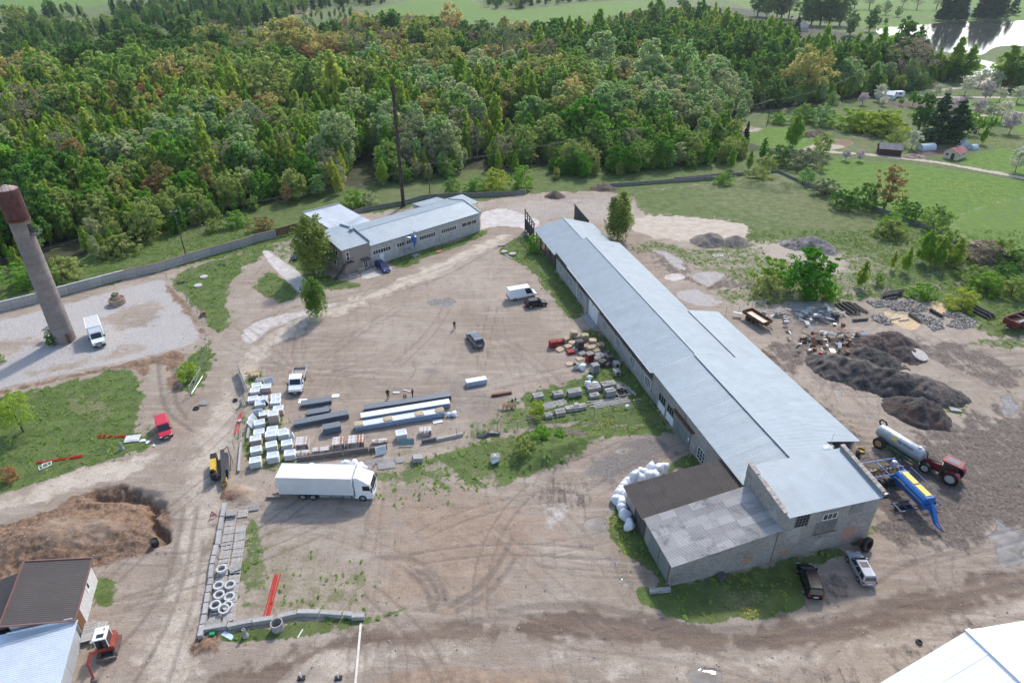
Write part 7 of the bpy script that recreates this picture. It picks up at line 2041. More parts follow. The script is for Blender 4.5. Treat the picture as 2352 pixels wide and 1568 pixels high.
for i,(x,y,lab) in enumerate(((440,1075,'upper white empty frame on the left lawn'),(410,1095,'lower white empty frame on the left lawn'))):
    tag(sash_frame(1.1,.9,.06,FRAMEW,.07).build('empty_frame',FRAMEW,None,Q('3d',x,y,.08 + .07 * (1 - i)),.5 + i * .2),lab,'frame')
tag(sash_frame(2.0,1.3,.08,FRAMEW,.1).build('empty_frame',FRAMEW,None,Q('2a',1012,788,.1),.5),'white window frame lying before the brick office','frame')
tag(sash_frame(2.2,1.2,.08,FRAMEW,.12,3).build('empty_frame',FRAMEW,None,Q('2b',1905,632,.1),.1),'white frame lying on the grassy lot by the gravel heaps','frame')
pallet_stack(Q('2a',1068,752),.7,4,'new','small pallet stack at the office entrance')
MH = mat('manhole concrete',(.50,.48,.45),.85,var=.1)
for i,(k,x,y,lab) in enumerate((('1d',1918,1080,'upper pale manhole lid on the lawn'),('1d',1865,1162,'lower pale manhole lid on the lawn'))):
    tag(MB().lathe([(.75,0),(.75,.25),(.45,.27),(.45,.34)],18).build('manhole',MH,None,Q(k,x,y)),lab,'manhole')
for i,(x,y,lab) in enumerate(((2085,965,'heap of dry branches on the far lawn'),(1700,1135,'heap of dry twigs beside the lawn fence'))):
    t = thing('branch_heap',lab,'branches',Q('1d',x,y))
    for k in range(14): MB().cyl(((random.random() - .5) * 2.4,(random.random() - .5) * 1.2,.05),((random.random() - .5) * 2.4,(random.random() - .5) * 1.2,.5 * random.random() + .05),.04,n=4).build('branch',BARK,t)
bw_ = thing('brick_well','round tan brick well filled with soil on the gravelled yard','well',Q('4c',1850,640))
MB().lathe([(1.45,-.1),(1.5,1.15),(1.3,1.15),(1.25,.9)],24).build('ring',mat('tan masonry',(.33,.25,.185),.9,var=.2,scale=4,bump=.02),bw_)
MB().lathe([(1.3,.8),(.9,1.3),(.4,1.55),(.05,1.6)],14).build('soil',mat('dry soil',(.17,.12,.09),.95,var=.3,bump=.04),bw_)
MB().box((-.3,.4,1.75),(1.1,.9,.3),rx=.2).build('turf_lump',mat('turf',(.12,.13,.05),.95,bump=.03),bw_)
t = thing('brick_pile','small pile of broken red bricks beside the lawn fence','bricks',Q('1d',1918,1440))
for k in range(16): MB().box(((random.random() - .5) * .9,(random.random() - .5) * .7,.1 + random.random() * .7),(.5,.3,.2),rz=random.random() * 3,rx=random.random() * .5).build('brick',OLDREDBRICK if k % 3 else RUST,t)
for i,(x,y,s,lab) in enumerate(((230,608,1.3,'left concrete lid on the grass by the shed'),(295,625,1.4,'right concrete lid on the grass by the shed'))):
    tag(MB().prism([(s * .6 * math.cos(k * math.pi / 4),s * .5 * math.sin(k * math.pi / 4)) for k in range(8)],.1,.38).build('round_slab',mat('pinkish lid',(.42,.36,.32),.9,var=.12),None,Q('2b',x,y),.4),lab,'lid')
tag(MB().prism([(-1.1,-.1),(-.3,-.25),(.8,-.2),(1.1,.1),(.2,.3),(-.8,.2)],.02,.25).build('flat_stone',CONC,None,Q('2b',212,555),.3),'flat stone on the grass at the yard edge','stone')
tag(MB().box((0,0,.1),(1.3,.9,.12)).build('red_hatch',mat('red lead paint',(.42,.10,.07),.6),None,Q('2a',1678,602),.6),'red hatch cover in the grass before the workshop','hatch')
rb = thing('rusty_beam','rusty steel beam lying at the edge of the yard','beam',(Q('3a',440,875) + Q('3a',640,845)) / 2,heading('3a',(440,875),(640,845)))
MB().b2(-1.6,1.6,-.2,.2,.05,.12).b2(-1.6,1.6,-.03,.03,.12,.3).b2(-1.6,1.6,-.2,.2,.3,.36).build('flange_beam',RUST,rb)
ht = thing('hand_truck','grey hand truck lying beside the rusty beam','hand truck',Q('3a',650,905),-1.0)
for s in (-.2,.2): MB().cyl((-.7,s,.2),(.5,s,.25),.03,n=5).build('rail',STEEL,ht); MB().cyl((.45,s * 1.5,.2),(.45,s * 1.5 + .08,.2),.2,n=12).build('wheel',BLACK,ht)
tt = thing('rusty_bench','rusty iron benches and a wooden grid by the yard edge','bench',Q('3a',610,1000),.15)
for x in (-.6,.1,.8):
    MB().b2(x - .3,x + .3,-.3,.3,.55,.62).build('top',RUST,tt)
    for dx in (-.25,.25): MB().b2(x + dx - .03,x + dx + .03,-.25,-.19,0,.55).build('leg',RUST,tt)
for k in range(4): MB().box((-1.4 + k * .12,0,.35),(.06,.9,.06),ry=.6).build('grid_bar',OLDWOOD,tt)
tag(MB().add([(-1.8,-.2,.05),(-.8,-.5,.25),(.3,-.3,.12),(1.7,-.1,.3),(1.9,.5,.05),(.6,.6,.4),(-.6,.4,.2),(-1.6,.5,.05),(0,.1,.45)],[(0,1,8,7),(1,2,8),(2,3,8),(3,4,5,8),(5,6,8),(6,7,8)]).build('black_tarpaulin',mat('black film',(.03,.035,.04),.35),None,Q('3a',400,1285),.15),'crumpled black tarpaulin under the wire fence','tarpaulin')
cs = thing('crate_stack','grey wooden crates tilted on the bank by the truck yard','crate',Q('2d',1810,1040),.3)
MB().box((0,0,.45),(1.3,1.0,.7),ry=.2).build('crate',OLDWOOD,cs)
for k in range(5): MB().box((-.5 + k * .25,0,.88 - k * .05),(.16,1.0,.04),ry=.2).build('lid_board',OLDWOOD,cs)
tag(MB().b2(-.3,.3,-.3,.3,0,.8).b2(-.34,.34,-.34,.34,.8,.86).build('rusty_box',RUST,None,Q('3h',1070,490),.3),'rusty iron box beside the big tyre','box')
tag(MB().lathe([(.5,0),(.55,.3),(.5,.3),(.45,.05)],18).build('yellow_basin',mat('mustard',(.32,.22,.04),.6),None,Q('3c',815,480)),'mustard yellow basin under the lean-to corner','basin')
tag(MB().box((0,0,.3),(1.2,.35,.1),rz=.1).build('metal_sheet',mat('shiny sheet',(.7,.7,.72),.2,.6),None,Q('3c',1035,895),0),'small shiny sheet behind the seed drill wheel','sheet')
lid = tag(MB().lathe([(.01,0),(1.35,0),(1.35,.22),(.01,.24)],28).build('concrete_disc',mat('pale disc',(.47,.43,.385),.85,var=.1),None,Q('2c',1530,1020,.55),0),'large pale concrete disc leaning on the dark heap','disc')
lid.rotation_euler = (.3,.12,.2)
# ================================================================ HEAPS, LOGS, SCRAP, PEOPLE
def heap_mat(name,c0,c1,crest=None,sc=1.0):
    t = NT(name)
    pos = t.n('NewGeometry').outputs['Position']
    c = t.mix(t.rng(t.noise(pos,1.2 * sc,6,.75),.35,.65),c0,c1)
    c = t.mix(t.math('MULTIPLY',t.rng(t.noise(pos,6 * sc,4,.8),.5,.72),.45),c,tuple(min(1,k * 1.9) for k in c1))
    if crest:
        c = t.mix(t.math('MULTIPLY',t.rng(t.noise(pos,.3,5,.65,.8),.46,.58),.75),c,crest)
    t.p(Base_Color=c,Roughness=.95)
    t.bump(t.noise(pos,3.5 * sc,6,.8),1.0,.4)
    return t.mat
def heap(name,label,cat,k,lobes,m,step=.22,rough=.42):
    """lobes: (x, y in the view, radius along, radius across, height, turn)"""
    L = [(Q(k,x,y),a * .88,b * .88,h,r) for x,y,a,b,h,r in lobes]
    c = sum((l[0] for l in L),Vector()) / len(L)
    ext = max((l[0] - c).length + max(l[1],l[2]) for l in L) + .5
    n = int(2 * ext / step)
    xs = np.linspace(-ext,ext,n)
    X,Y = np.meshgrid(xs,xs)
    Zz = np.full_like(X,-9.0)
    for p,a,b,h,r in L:
        dx,dy = X - (p.x - c.x),Y - (p.y - c.y)
        u,w = dx * math.cos(r) + dy * math.sin(r),-dx * math.sin(r) + dy * math.cos(r)
        q = np.sqrt((u / a) ** 2 + (w / b) ** 2 + .02) + (fbm(X * .5 + p.x,Y * .5 + p.y,77) - .5) * .35
        Zz = np.maximum(Zz,h * (1 - q ** 1.15))
    Zz += (fbm(X * 1.3 + c.x,Y * 1.3,31,5) - .5) * rough * 2 * (Zz > -.4)
    Zz = np.clip(Zz,-.25,None)
    keep = Zz > -.2
    fi = (keep[:-1,:-1] | keep[1:,:-1] | keep[:-1,1:] | keep[1:,1:])
    idx = np.arange(n * n).reshape(n,n)
    F = np.stack([idx[:-1,:-1][fi],idx[:-1,1:][fi],idx[1:,1:][fi],idx[1:,:-1][fi]],1)
    used,inv = np.unique(F,return_inverse=True)
    me = bpy.data.meshes.new(name)
    me.from_pydata(np.stack([X.ravel()[used],Y.ravel()[used],Zz.ravel()[used]],1).tolist(),[],inv.reshape(F.shape).tolist())
    me.polygons.foreach_set('use_smooth',[True] * len(me.polygons))
    me.materials.append(m)
    return tag(ob(name,me,None,c),label,cat)
COAL = heap_mat('dark ash',(.042,.039,.037),(.105,.094,.088),(.21,.165,.14))
EARTH = heap_mat('brown spoil',(.10,.065,.045),(.19,.14,.105))
GRAVEL = heap_mat('grey gravel',(.23,.19,.155),(.33,.28,.235),sc=1.6)
RUBBLE = heap_mat('rubble',(.13,.11,.10),(.25,.22,.205),(.36,.33,.31),1.4)
heap('ash_heap','long dark ash heap running down the right yard','heap','2c',[(900,1130,6,4.5,2.6,-.6),(1080,1180,6,5,3.0,-.7),(1300,1250,7,5,3.2,-.6),(1500,1290,6,5,2.8,-.4),(1680,1330,5,4,2.0,-.4),(1150,1060,6,4,2.4,-.3)],COAL)
heap('ash_heap','reddish dark heap behind the long one, by the concrete disc','heap','2c',[(1180,950,6,4,2.2,.1),(1330,940,5,4.5,2.6,-.5),(1400,1010,4,3.5,1.8,-.8)],heap_mat('reddish ash',(.055,.045,.042),(.12,.09,.08),(.19,.125,.10)))
heap('spoil_heap','rounded brown heap at the near end of the ash heap','heap','2c',[(1530,1480,5,4.2,2.9,-.5),(1430,1440,4,3.5,2.2,-.4)],heap_mat('brown ash',(.055,.045,.04),(.12,.10,.09),(.17,.10,.075)))
heap('gravel_heap','larger grey gravel heap on the sandy lot','heap','2b',[(1840,525,5.2,4.2,2.6,0)],GRAVEL,rough=.15)
heap('gravel_heap','smaller grey gravel heap right of the larger one','heap','2b',[(2035,535,4.0,3.4,2.2,0)],GRAVEL,rough=.15)
heap('rubble_heap','grey rubble heap behind the big green bush','heap','2c',[(600,160,5,4,2.0,0),(690,165,6,4,2.4,-.4),(770,200,4,3,1.4,-.4)],RUBBLE)
heap('earth_heap','small brown earth heap beyond the concrete pad','heap','1b',[(1545,1322,3.4,2.8,1.8,0)],EARTH)
heap('earth_heap','low brown earth heap at the far wall by the willows','heap','1b',[(1870,1268,4.5,3,1.6,0)],EARTH)
heap('sand_heap','tan sand heap beside the dark garden shed','heap','4d',[(665,1118,4.5,3,1.0,0)],heap_mat('garden sand',(.26,.19,.15),(.36,.27,.21)))
heap('rubble_heap','overgrown stone and earth heap below the wire fence','heap','3a',[(1280,1330,3.5,2.5,1.0,.3),(1100,1460,4,2.5,.9,.2),(950,1480,3,2,.8,0)],heap_mat('weedy rubble',(.12,.095,.07),(.22,.18,.145),(.10,.12,.04)))
heap('earth_heap','dug earth ridge in the far garden','heap','1c',[(900,915,5,3,1.5,.2),(960,895,5,3,1.2,.2)],EARTH)
heap('clay_heap','reddish clay heap behind the drilling rig','heap','3f',[(490,100,2.3,1.7,.9,.2)],heap_mat('red clay',(.20,.11,.065),(.33,.20,.13)))

# ---------------------------------------------------------------- logs
DARKLOG = mat('dark bark log',(.085,.075,.068),.95,var=.35,scale=4,bump=.02,objvar=.3)
ENDW = mat('sawn end',(.42,.32,.21),.9,var=.2)
PALELOG = mat('birch log',(.54,.50,.45),.9,var=.3,scale=5,objvar=.1)
def log_mesh(L,r,m):
    b = MB(); b.cyl((-L / 2,0,0),(L / 2,0,0),r,r * .85,10,0,False)
    b.add([(-L / 2,r * math.cos(k * math.pi / 5),r * math.sin(k * math.pi / 5)) for k in range(10)],[tuple(range(9,-1,-1))],1)
    b.add([(L / 2,r * .85 * math.cos(k * math.pi / 5),r * .85 * math.sin(k * math.pi / 5)) for k in range(10)],[tuple(range(10))],1)
    return b.mesh('log',[m,ENDW])
LOGS = [log_mesh(4.2,.24,DARKLOG),log_mesh(4.0,.2,DARKLOG),log_mesh(3.0,.3,DARKLOG),log_mesh(2.2,.14,PALELOG)]
def logs(k,lst,where):
    for i,(x,y,z,mi,rz) in enumerate(lst):
        o = tag(ob('log',LOGS[mi],None,Q(k,x,y,z)),'log %s, %s' % (where,nth(i,len(lst))),'log','logs ' + where)
        o.rotation_euler = (random.random() * 6,(random.random() - .5) * .06,rz)
h1 = heading('2c',(900,600),(1060,710))
logs('2c',[(930,660,.2,0,h1),(955,655,.25,0,h1 + .04),(985,650,.3,0,h1 - .03),(1010,645,.3,0,h1),(1040,640,.25,1,h1 + .05),(1075,650,.2,1,h1 - .05),(960,648,.65,1,h1),(990,640,.7,1,h1 + .03),(1020,640,.62,1,h1 - .02),(1068,742,.25,2,heading('2c',(1010,745),(1130,735)))],'in the dark pile by the planks')
h2 = heading('2c',(1200,570),(1410,530))
logs('2c',[(1310,575,.25,2,h2),(1300,560,.25,0,h2),(1330,550,.3,0,h2 + .05),(1300,545,.7,1,h2),(1340,530,.75,0,h2 - .04),(1280,530,.7,1,h2 + .3),(1350,515,.8,1,h2),(1260,520,.9,1,h2 + .5)],'in the upper pile under the bushes')
h3 = heading('2c',(1950,650),(2090,720))
logs('2c',[(1990,690,.25,0,h3),(2015,685,.3,0,h3),(2045,680,.3,0,h3 + .03),(2010,670,.7,1,h3),(2040,665,.72,1,h3)],'in the small pile left of the red trailer')
logs('2c',[(1500,725,.3,2,heading('2c',(1450,690),(1560,760))),(1530,700,.25,1,heading('2c',(1480,680),(1600,750))),(1670,690,.35,2,heading('2c',(1620,650),(1730,710))),(1415,742,.16,3,heading('2c',(1370,748),(1470,732))),(1345,732,.12,3,heading('2c',(1300,738),(1390,722)))],'lying on the sawdust')
# split firewood: the most visible pieces singly, the rest as one litter
FW = []
for pm in (PALELOG,mat('split wood',(.46,.38,.29),.9,var=.25,scale=6,objvar=.25),mat('pale split wood',(.50,.46,.41),.9,var=.25,scale=6,objvar=.25)):
    b = MB(); b.prof([(0,-.11),(.13,.02),(.06,.12),(-.09,.10),(-.12,-.03)],-.2,.2); FW.append(b.mesh('firewood',pm))
fpoly = [V2('2c',q) for q in ([(1110,600),(1180,590),(1330,600),(1300,640),(1180,645)],[(1330,600),(1450,585),(1600,640),(1600,680),(1450,680),(1300,660)],[(1450,680),(1700,740),(1730,810),(1640,830),(1550,760)],[(1700,690),(1850,690),(1980,760),(1960,800),(1850,820),(1740,790),(1790,740)],[(1150,710),(1240,690),(1330,780),(1280,790),(1190,760)],[(720,680),(830,660),(960,720),(900,730),(780,720)])]
fp = []
for q in fpoly:
    lo,hi = q.min(0),q.max(0)
    p = lo + rng.random((700,2)) * (hi - lo); d = sdf(q,p); p,d = p[d < 0],d[d < 0]
    fp += [(x,y,min(.9,-dd * .45) * rng.random() + .06) for (x,y),dd in zip(p,d)][:230]
fp = sorted(fp,key=lambda a: a[1] - a[2])
big = [f for f in fp if rng.random() < 300 / len(fp)][:300]
bs = set(map(id,big))
for i,f in enumerate(big):
    o = tag(ob('firewood',FW[int(rng.integers(3))],None,f),'split firewood piece in the scattered piles on the sawdust','firewood','split firewood in the right yard')
    o.rotation_euler = tuple(rng.random(3) * 6); o.scale = (1,1.1,1.1)
b = MB()
for f in fp:
    if id(f) in bs: continue
    M = Matrix.Rotation(rng.random() * 6,3,'Z') @ Matrix.Rotation(rng.random() * 6,3,'Y')
    mi = int(rng.integers(3))
    sec = [(0,-.11),(.13,.02),(.06,.12),(-.09,.10),(-.12,-.03)]
    vs = [M @ Vector((x,y,z)) + Vector(f) for x in (-.2,.2) for y,z in sec]
    b.add(vs,[(4,3,2,1,0),(5,6,7,8,9)] + [(i,(i + 1) % 5,5 + (i + 1) % 5,5 + i) for i in range(5)],mi)
tag(b.build('firewood_litter',[m.materials[0] for m in FW]),'scattered split firewood around the log piles','firewood',kind='stuff')
# ---------------------------------------------------------------- scrap and junk
def junk(name,label,k,cx,cy,sx,sy,n,mats,maxh):
    t = thing(name,label,'scrap',Q(k,cx,cy))
    for i in range(n):
        m = mats[int(rng.integers(len(mats)))]
        p = Vector((rng.normal() * sx * .45,rng.normal() * sy * .45,.1 + maxh * rng.random() ** 1.5))
        typ = rng.random()
        b = MB()
        if typ < .45: b.box(p,(.5 + rng.random() * 1.1,.3 + rng.random() * .7,.05 + .1 * rng.random()),0,rng.random() * 3,(rng.random() - .5),(rng.random() - .5)); nm = 'sheet_piece'
        elif typ < .75: b.box(p,(.9 + rng.random() * 1.4,.07,.07),0,rng.random() * 3,0,(rng.random() - .5) * .8); nm = 'bar'
        else: b.box(p,(.4 + .5 * rng.random(),.4,.3 + .4 * rng.random()),0,rng.random() * 3); nm = 'box_piece'
        b.build(nm,m,t)
junk('scrap_heap','heap of rusty scrap iron at the far end of the ash heap','2c',880,920,8,4.5,110,[RUST,RUST,mat('brown scrap',(.22,.13,.09),.8),mat('pale scrap',(.48,.48,.47),.6),DARKMETAL,STEEL],1.1)
junk('junk_heap','heap of white crates, frames and broken pallets by the rusty trailer','2c',600,720,8,3.2,80,[OLDWOOD,OLDWOOD,FOAM,mat('pale scrap',()),CONC],.9)
tag(MB().lathe([(.35,0),(.38,.1),(.38,.85),(.2,1.0)],14).build('red_drum',mat('red drum paint',(.35,.03,.035),.5),None,Q('2c',753,1035)),'red drum at the foot of the scrap heap','drum')
tag(MB().lathe([(.32,0),(.32,.9),(.28,.9),(.28,.2)],14).build('rusty_barrel',RUST,None,Q('2c',757,890)),'rusty barrel standing in the scrap heap','barrel')
bx = thing('rusty_cabinet','rusty tilted sheet cabinet at the end of the scrap heap','cabinet',Q('2c',1065,890),.3)
MB().box((0,0,.6),(1.6,1.2,1.1),rx=.3).build('body',mat('brown scrap',()),bx); MB().box((.1,-.3,1.2),(1.2,.7,.05),rx=.5).build('lid',STEEL,bx)
cr = thing('pallet_crate','stack of dark slatted crates between the log piles','crate',Q('2c',865,735),.1)
for i in range(6): ob('tray',PM['dark'],cr,(0,0,.05 + i * .2),(random.random() - .5) * .1)
tag(MB().box((0,0,.12),(1.5,.9,.25),rz=.2).build('flat_stone',CONC,None,Q('3c',1700,95),-.4),'flat concrete lump on the small green patch','stone')

# ---------------------------------------------------------------- people (one continuous body each)
def person(label,loc,rz,pose,jacket,trousers,hair=(.03,.025,.02),k=1.0):
    J = {'pelvis': (0,0,.95),'chest': (0,0,1.3),'neck': (0,0,1.5),'head': (.02,0,1.62),'crown': (.01,0,1.76),
         'hipL': (0,.1,.9),'kneeL': (.02,.11,.5),'ankL': (0,.12,.08),'toeL': (.16,.13,.04),'hipR': (0,-.1,.9),'kneeR': (.02,-.11,.5),'ankR': (0,-.12,.08),'toeR': (.16,-.13,.04),
         'shL': (0,.19,1.42),'elL': (-.02,.27,1.14),'haL': (.1,.25,.9),'shR': (0,-.19,1.42),'elR': (-.02,-.27,1.14),'haR': (.1,-.25,.9)}
    J.update(pose)
    rad = {'pelvis': .155,'chest': .175,'neck': .065,'head': .1,'crown': .075,'hipL': .11,'kneeL': .075,'ankL': .055,'toeL': .045,'hipR': .11,'kneeR': .075,'ankR': .055,'toeR': .045,'shL': .085,'elL': .06,'haL': .045,'shR': .085,'elR': .06,'haR': .045}
    E_ = [('pelvis','chest'),('chest','neck'),('neck','head'),('head','crown'),('pelvis','hipL'),('hipL','kneeL'),('kneeL','ankL'),('ankL','toeL'),('pelvis','hipR'),('hipR','kneeR'),('kneeR','ankR'),('ankR','toeR'),('chest','shL'),('shL','elL'),('elL','haL'),('chest','shR'),('shR','elR'),('elR','haR')]
    # hands: four fingers and a thumb as short chains
    for s,el,ha in (('L','elL','haL'),('R','elR','haR')):
        d = (Vector(J[ha]) - Vector(J[el])).normalized(); sd = d.orthogonal().normalized()
        for f in range(5):
            off = sd * ((f - 1.5) * .024 if f < 4 else .055); ln = .085 if f < 4 else .05
            nm = 'f%s%d' % (s,f); J[nm] = tuple(Vector(J[ha]) + off + d * ln); rad[nm] = .011; E_.append((ha,nm))
    keys = list(J); ix = {a: i for i,a in enumerate(keys)}
    me = bpy.data.meshes.new('body'); me.from_pydata([tuple(c * k for c in J[a]) for a in keys],[(ix[a],ix[b_]) for a,b_ in E_],[])
    t = thing('person',label,'person',loc,rz)
    tmp = bpy.data.objects.new('tmp',me); COL.objects.link(tmp)
    tmp.modifiers.new('skin','SKIN'); tmp.modifiers.new('sub','SUBSURF').levels = 1
    for i,a in enumerate(keys):
        me.skin_vertices[0].data[i].radius = (rad[a] * k,rad[a] * k); me.skin_vertices[0].data[i].use_root = a == 'pelvis'
    dg = bpy.context.evaluated_depsgraph_get(); dg.update()
    nb = bpy.data.meshes.new_from_object(tmp.evaluated_get(dg)); bpy.data.objects.remove(tmp)
    SKIN = mat('skin',(.42,.25,.18),.6,var=.05); nb.materials.clear()
    for m in (jacket,trousers,SKIN,mat('hair',hair,.8,var=.1),BLACK): nb.materials.append(m)
    hd,hips = Vector(J['head']) * k,Vector(J['pelvis']) * k
    hands = [Vector(J['haL']) * k,Vector(J['haR']) * k]
    for p in nb.polygons:
        c = p.center; p.use_smooth = True
        if (c - Vector(J['crown']) * k).length < .12 and c.x < hd.x + .05: p.material_index = 3
        elif (c - hd).length < .15: p.material_index = 2
        elif min((c - h).length for h in hands) < .1: p.material_index = 2
        elif c.z < .1: p.material_index = 4
        elif c.z < hips.z - .02 and min((c - Vector(J[a]) * k).length for a in ('elL','elR')) > .12: p.material_index = 1
    ob('body',nb,t)
    f = MB(); hx = Vector(J['head']) * k
    f.box(hx + Vector((.10,0,-.01)),(.035,.03,.05)); [f.box(hx + Vector((.088,s * .035,.035)),(.02,.022,.012),1) for s in (-1,1)]; f.box(hx + Vector((.088,0,-.055)),(.02,.05,.012),2); [f.box(hx + Vector((0,s * .1,0)),(.04,.02,.06)) for s in (-1,1)]
    f.build('face_features',[SKIN,BLACK,mat('lips',(.32,.12,.1),.6)],t)
DJ = mat('black jacket',(.015,.015,.018),.8,var=.2); DT = mat('dark trousers',(.02,.021,.026),.85,var=.2); GT = mat('grey work trousers',(.08,.08,.085),.85,var=.2)
person('man in black standing alone in the yard with hands joined in front',Q('2a',1800,1208),-1.4,{'elL': (.06,.26,1.15),'haL': (.26,.05,1.15),'elR': (.06,-.26,1.15),'haR': (.26,-.05,1.15)},DJ,DT)
person('man in black standing left of the white strip',Q('2d',1535,452),-1.2,{'elR': (.05,-.3,1.15),'haR': (.2,-.2,1.0)},DJ,DT)
person('man in dark clothes bending over the long grey panels',Q('2d',1698,470),-1.57,{'chest': (.28,0,1.15),'neck': (.45,0,1.15),'head': (.56,0,1.1),'crown': (.66,0,1.03),'shL': (.36,.18,1.1),'elL': (.45,.2,.85),'haL': (.55,.15,.7),'shR': (.36,-.18,1.1),'elR': (.45,-.2,.85),'haR': (.55,-.15,.7),'pelvis': (-.05,0,.92),'kneeL': (.05,.13,.5),'kneeR': (.05,-.13,.5)},DJ,GT)
person('man in grey-black standing at the right end of the group',Q('2d',1768,448),2.9,{'elL': (.08,.25,1.15),'haL': (.25,.15,1.0),'kneeR': (.1,-.11,.5),'ankR': (.08,-.12,.08),'toeR': (.24,-.13,.04)},mat('charcoal jacket',(.04,.042,.046),.8,var=.2),DT)
# ================================================================ SINGLE TREES, SHRUBS AND GARDENS
HERO = {k: make_tree(k,s,10.0,lf,d,l) for k,s,d,l,lf in (('weep',301,2.3,1.0,None),('maple',302,1.3,.8,None))}
SHR = {(k,i): make_tree('bush',400 + i * 5 + len(k),10.0,k) for k in ('green','willow','alder','aspen','rusty','bare','silver','birch') for i in range(2)}
APP = {(k,i): make_tree(k,500 + i,10.0) for k in ('apple','pink') for i in range(2)}
GREENAP = make_tree('apple',520,10.0,'green')
tree('birch',Q('2a',722,775),12.5,'tall weeping birch in front of the brick office',meshes=HERO['weep'],wide=1.05,rz=.4)
tree('birch',Q('2a',722,1112),8.0,'lone smaller birch at the bend of the yard track',meshes=HERO['weep'],wide=.85,rz=2.0)
tree('birch',Q('2b',1120,505),11,'weeping birch beside the low open shed',meshes=HERO['weep'],wide=1.05,rz=3.6)
tree('maple',Q('2c',640,555),10.0,'big dense green bushy tree behind the rusty trailer',meshes=HERO['maple'],wide=1.2)
tree('oak',Q('3d',222,765),6.5,'small light green tree standing alone on the left lawn',meshes=make_tree('oak',77,10.0,'aspen',.9,.8),name='young_tree',wide=1.15)
def shrub(k,x,y,h,col,label,wide=1.0,i=0):
    tree('bush',Q(k,x,y),h,label,'shrubs around the yards',meshes=SHR[(col,i)],wide=wide,name='shrub')
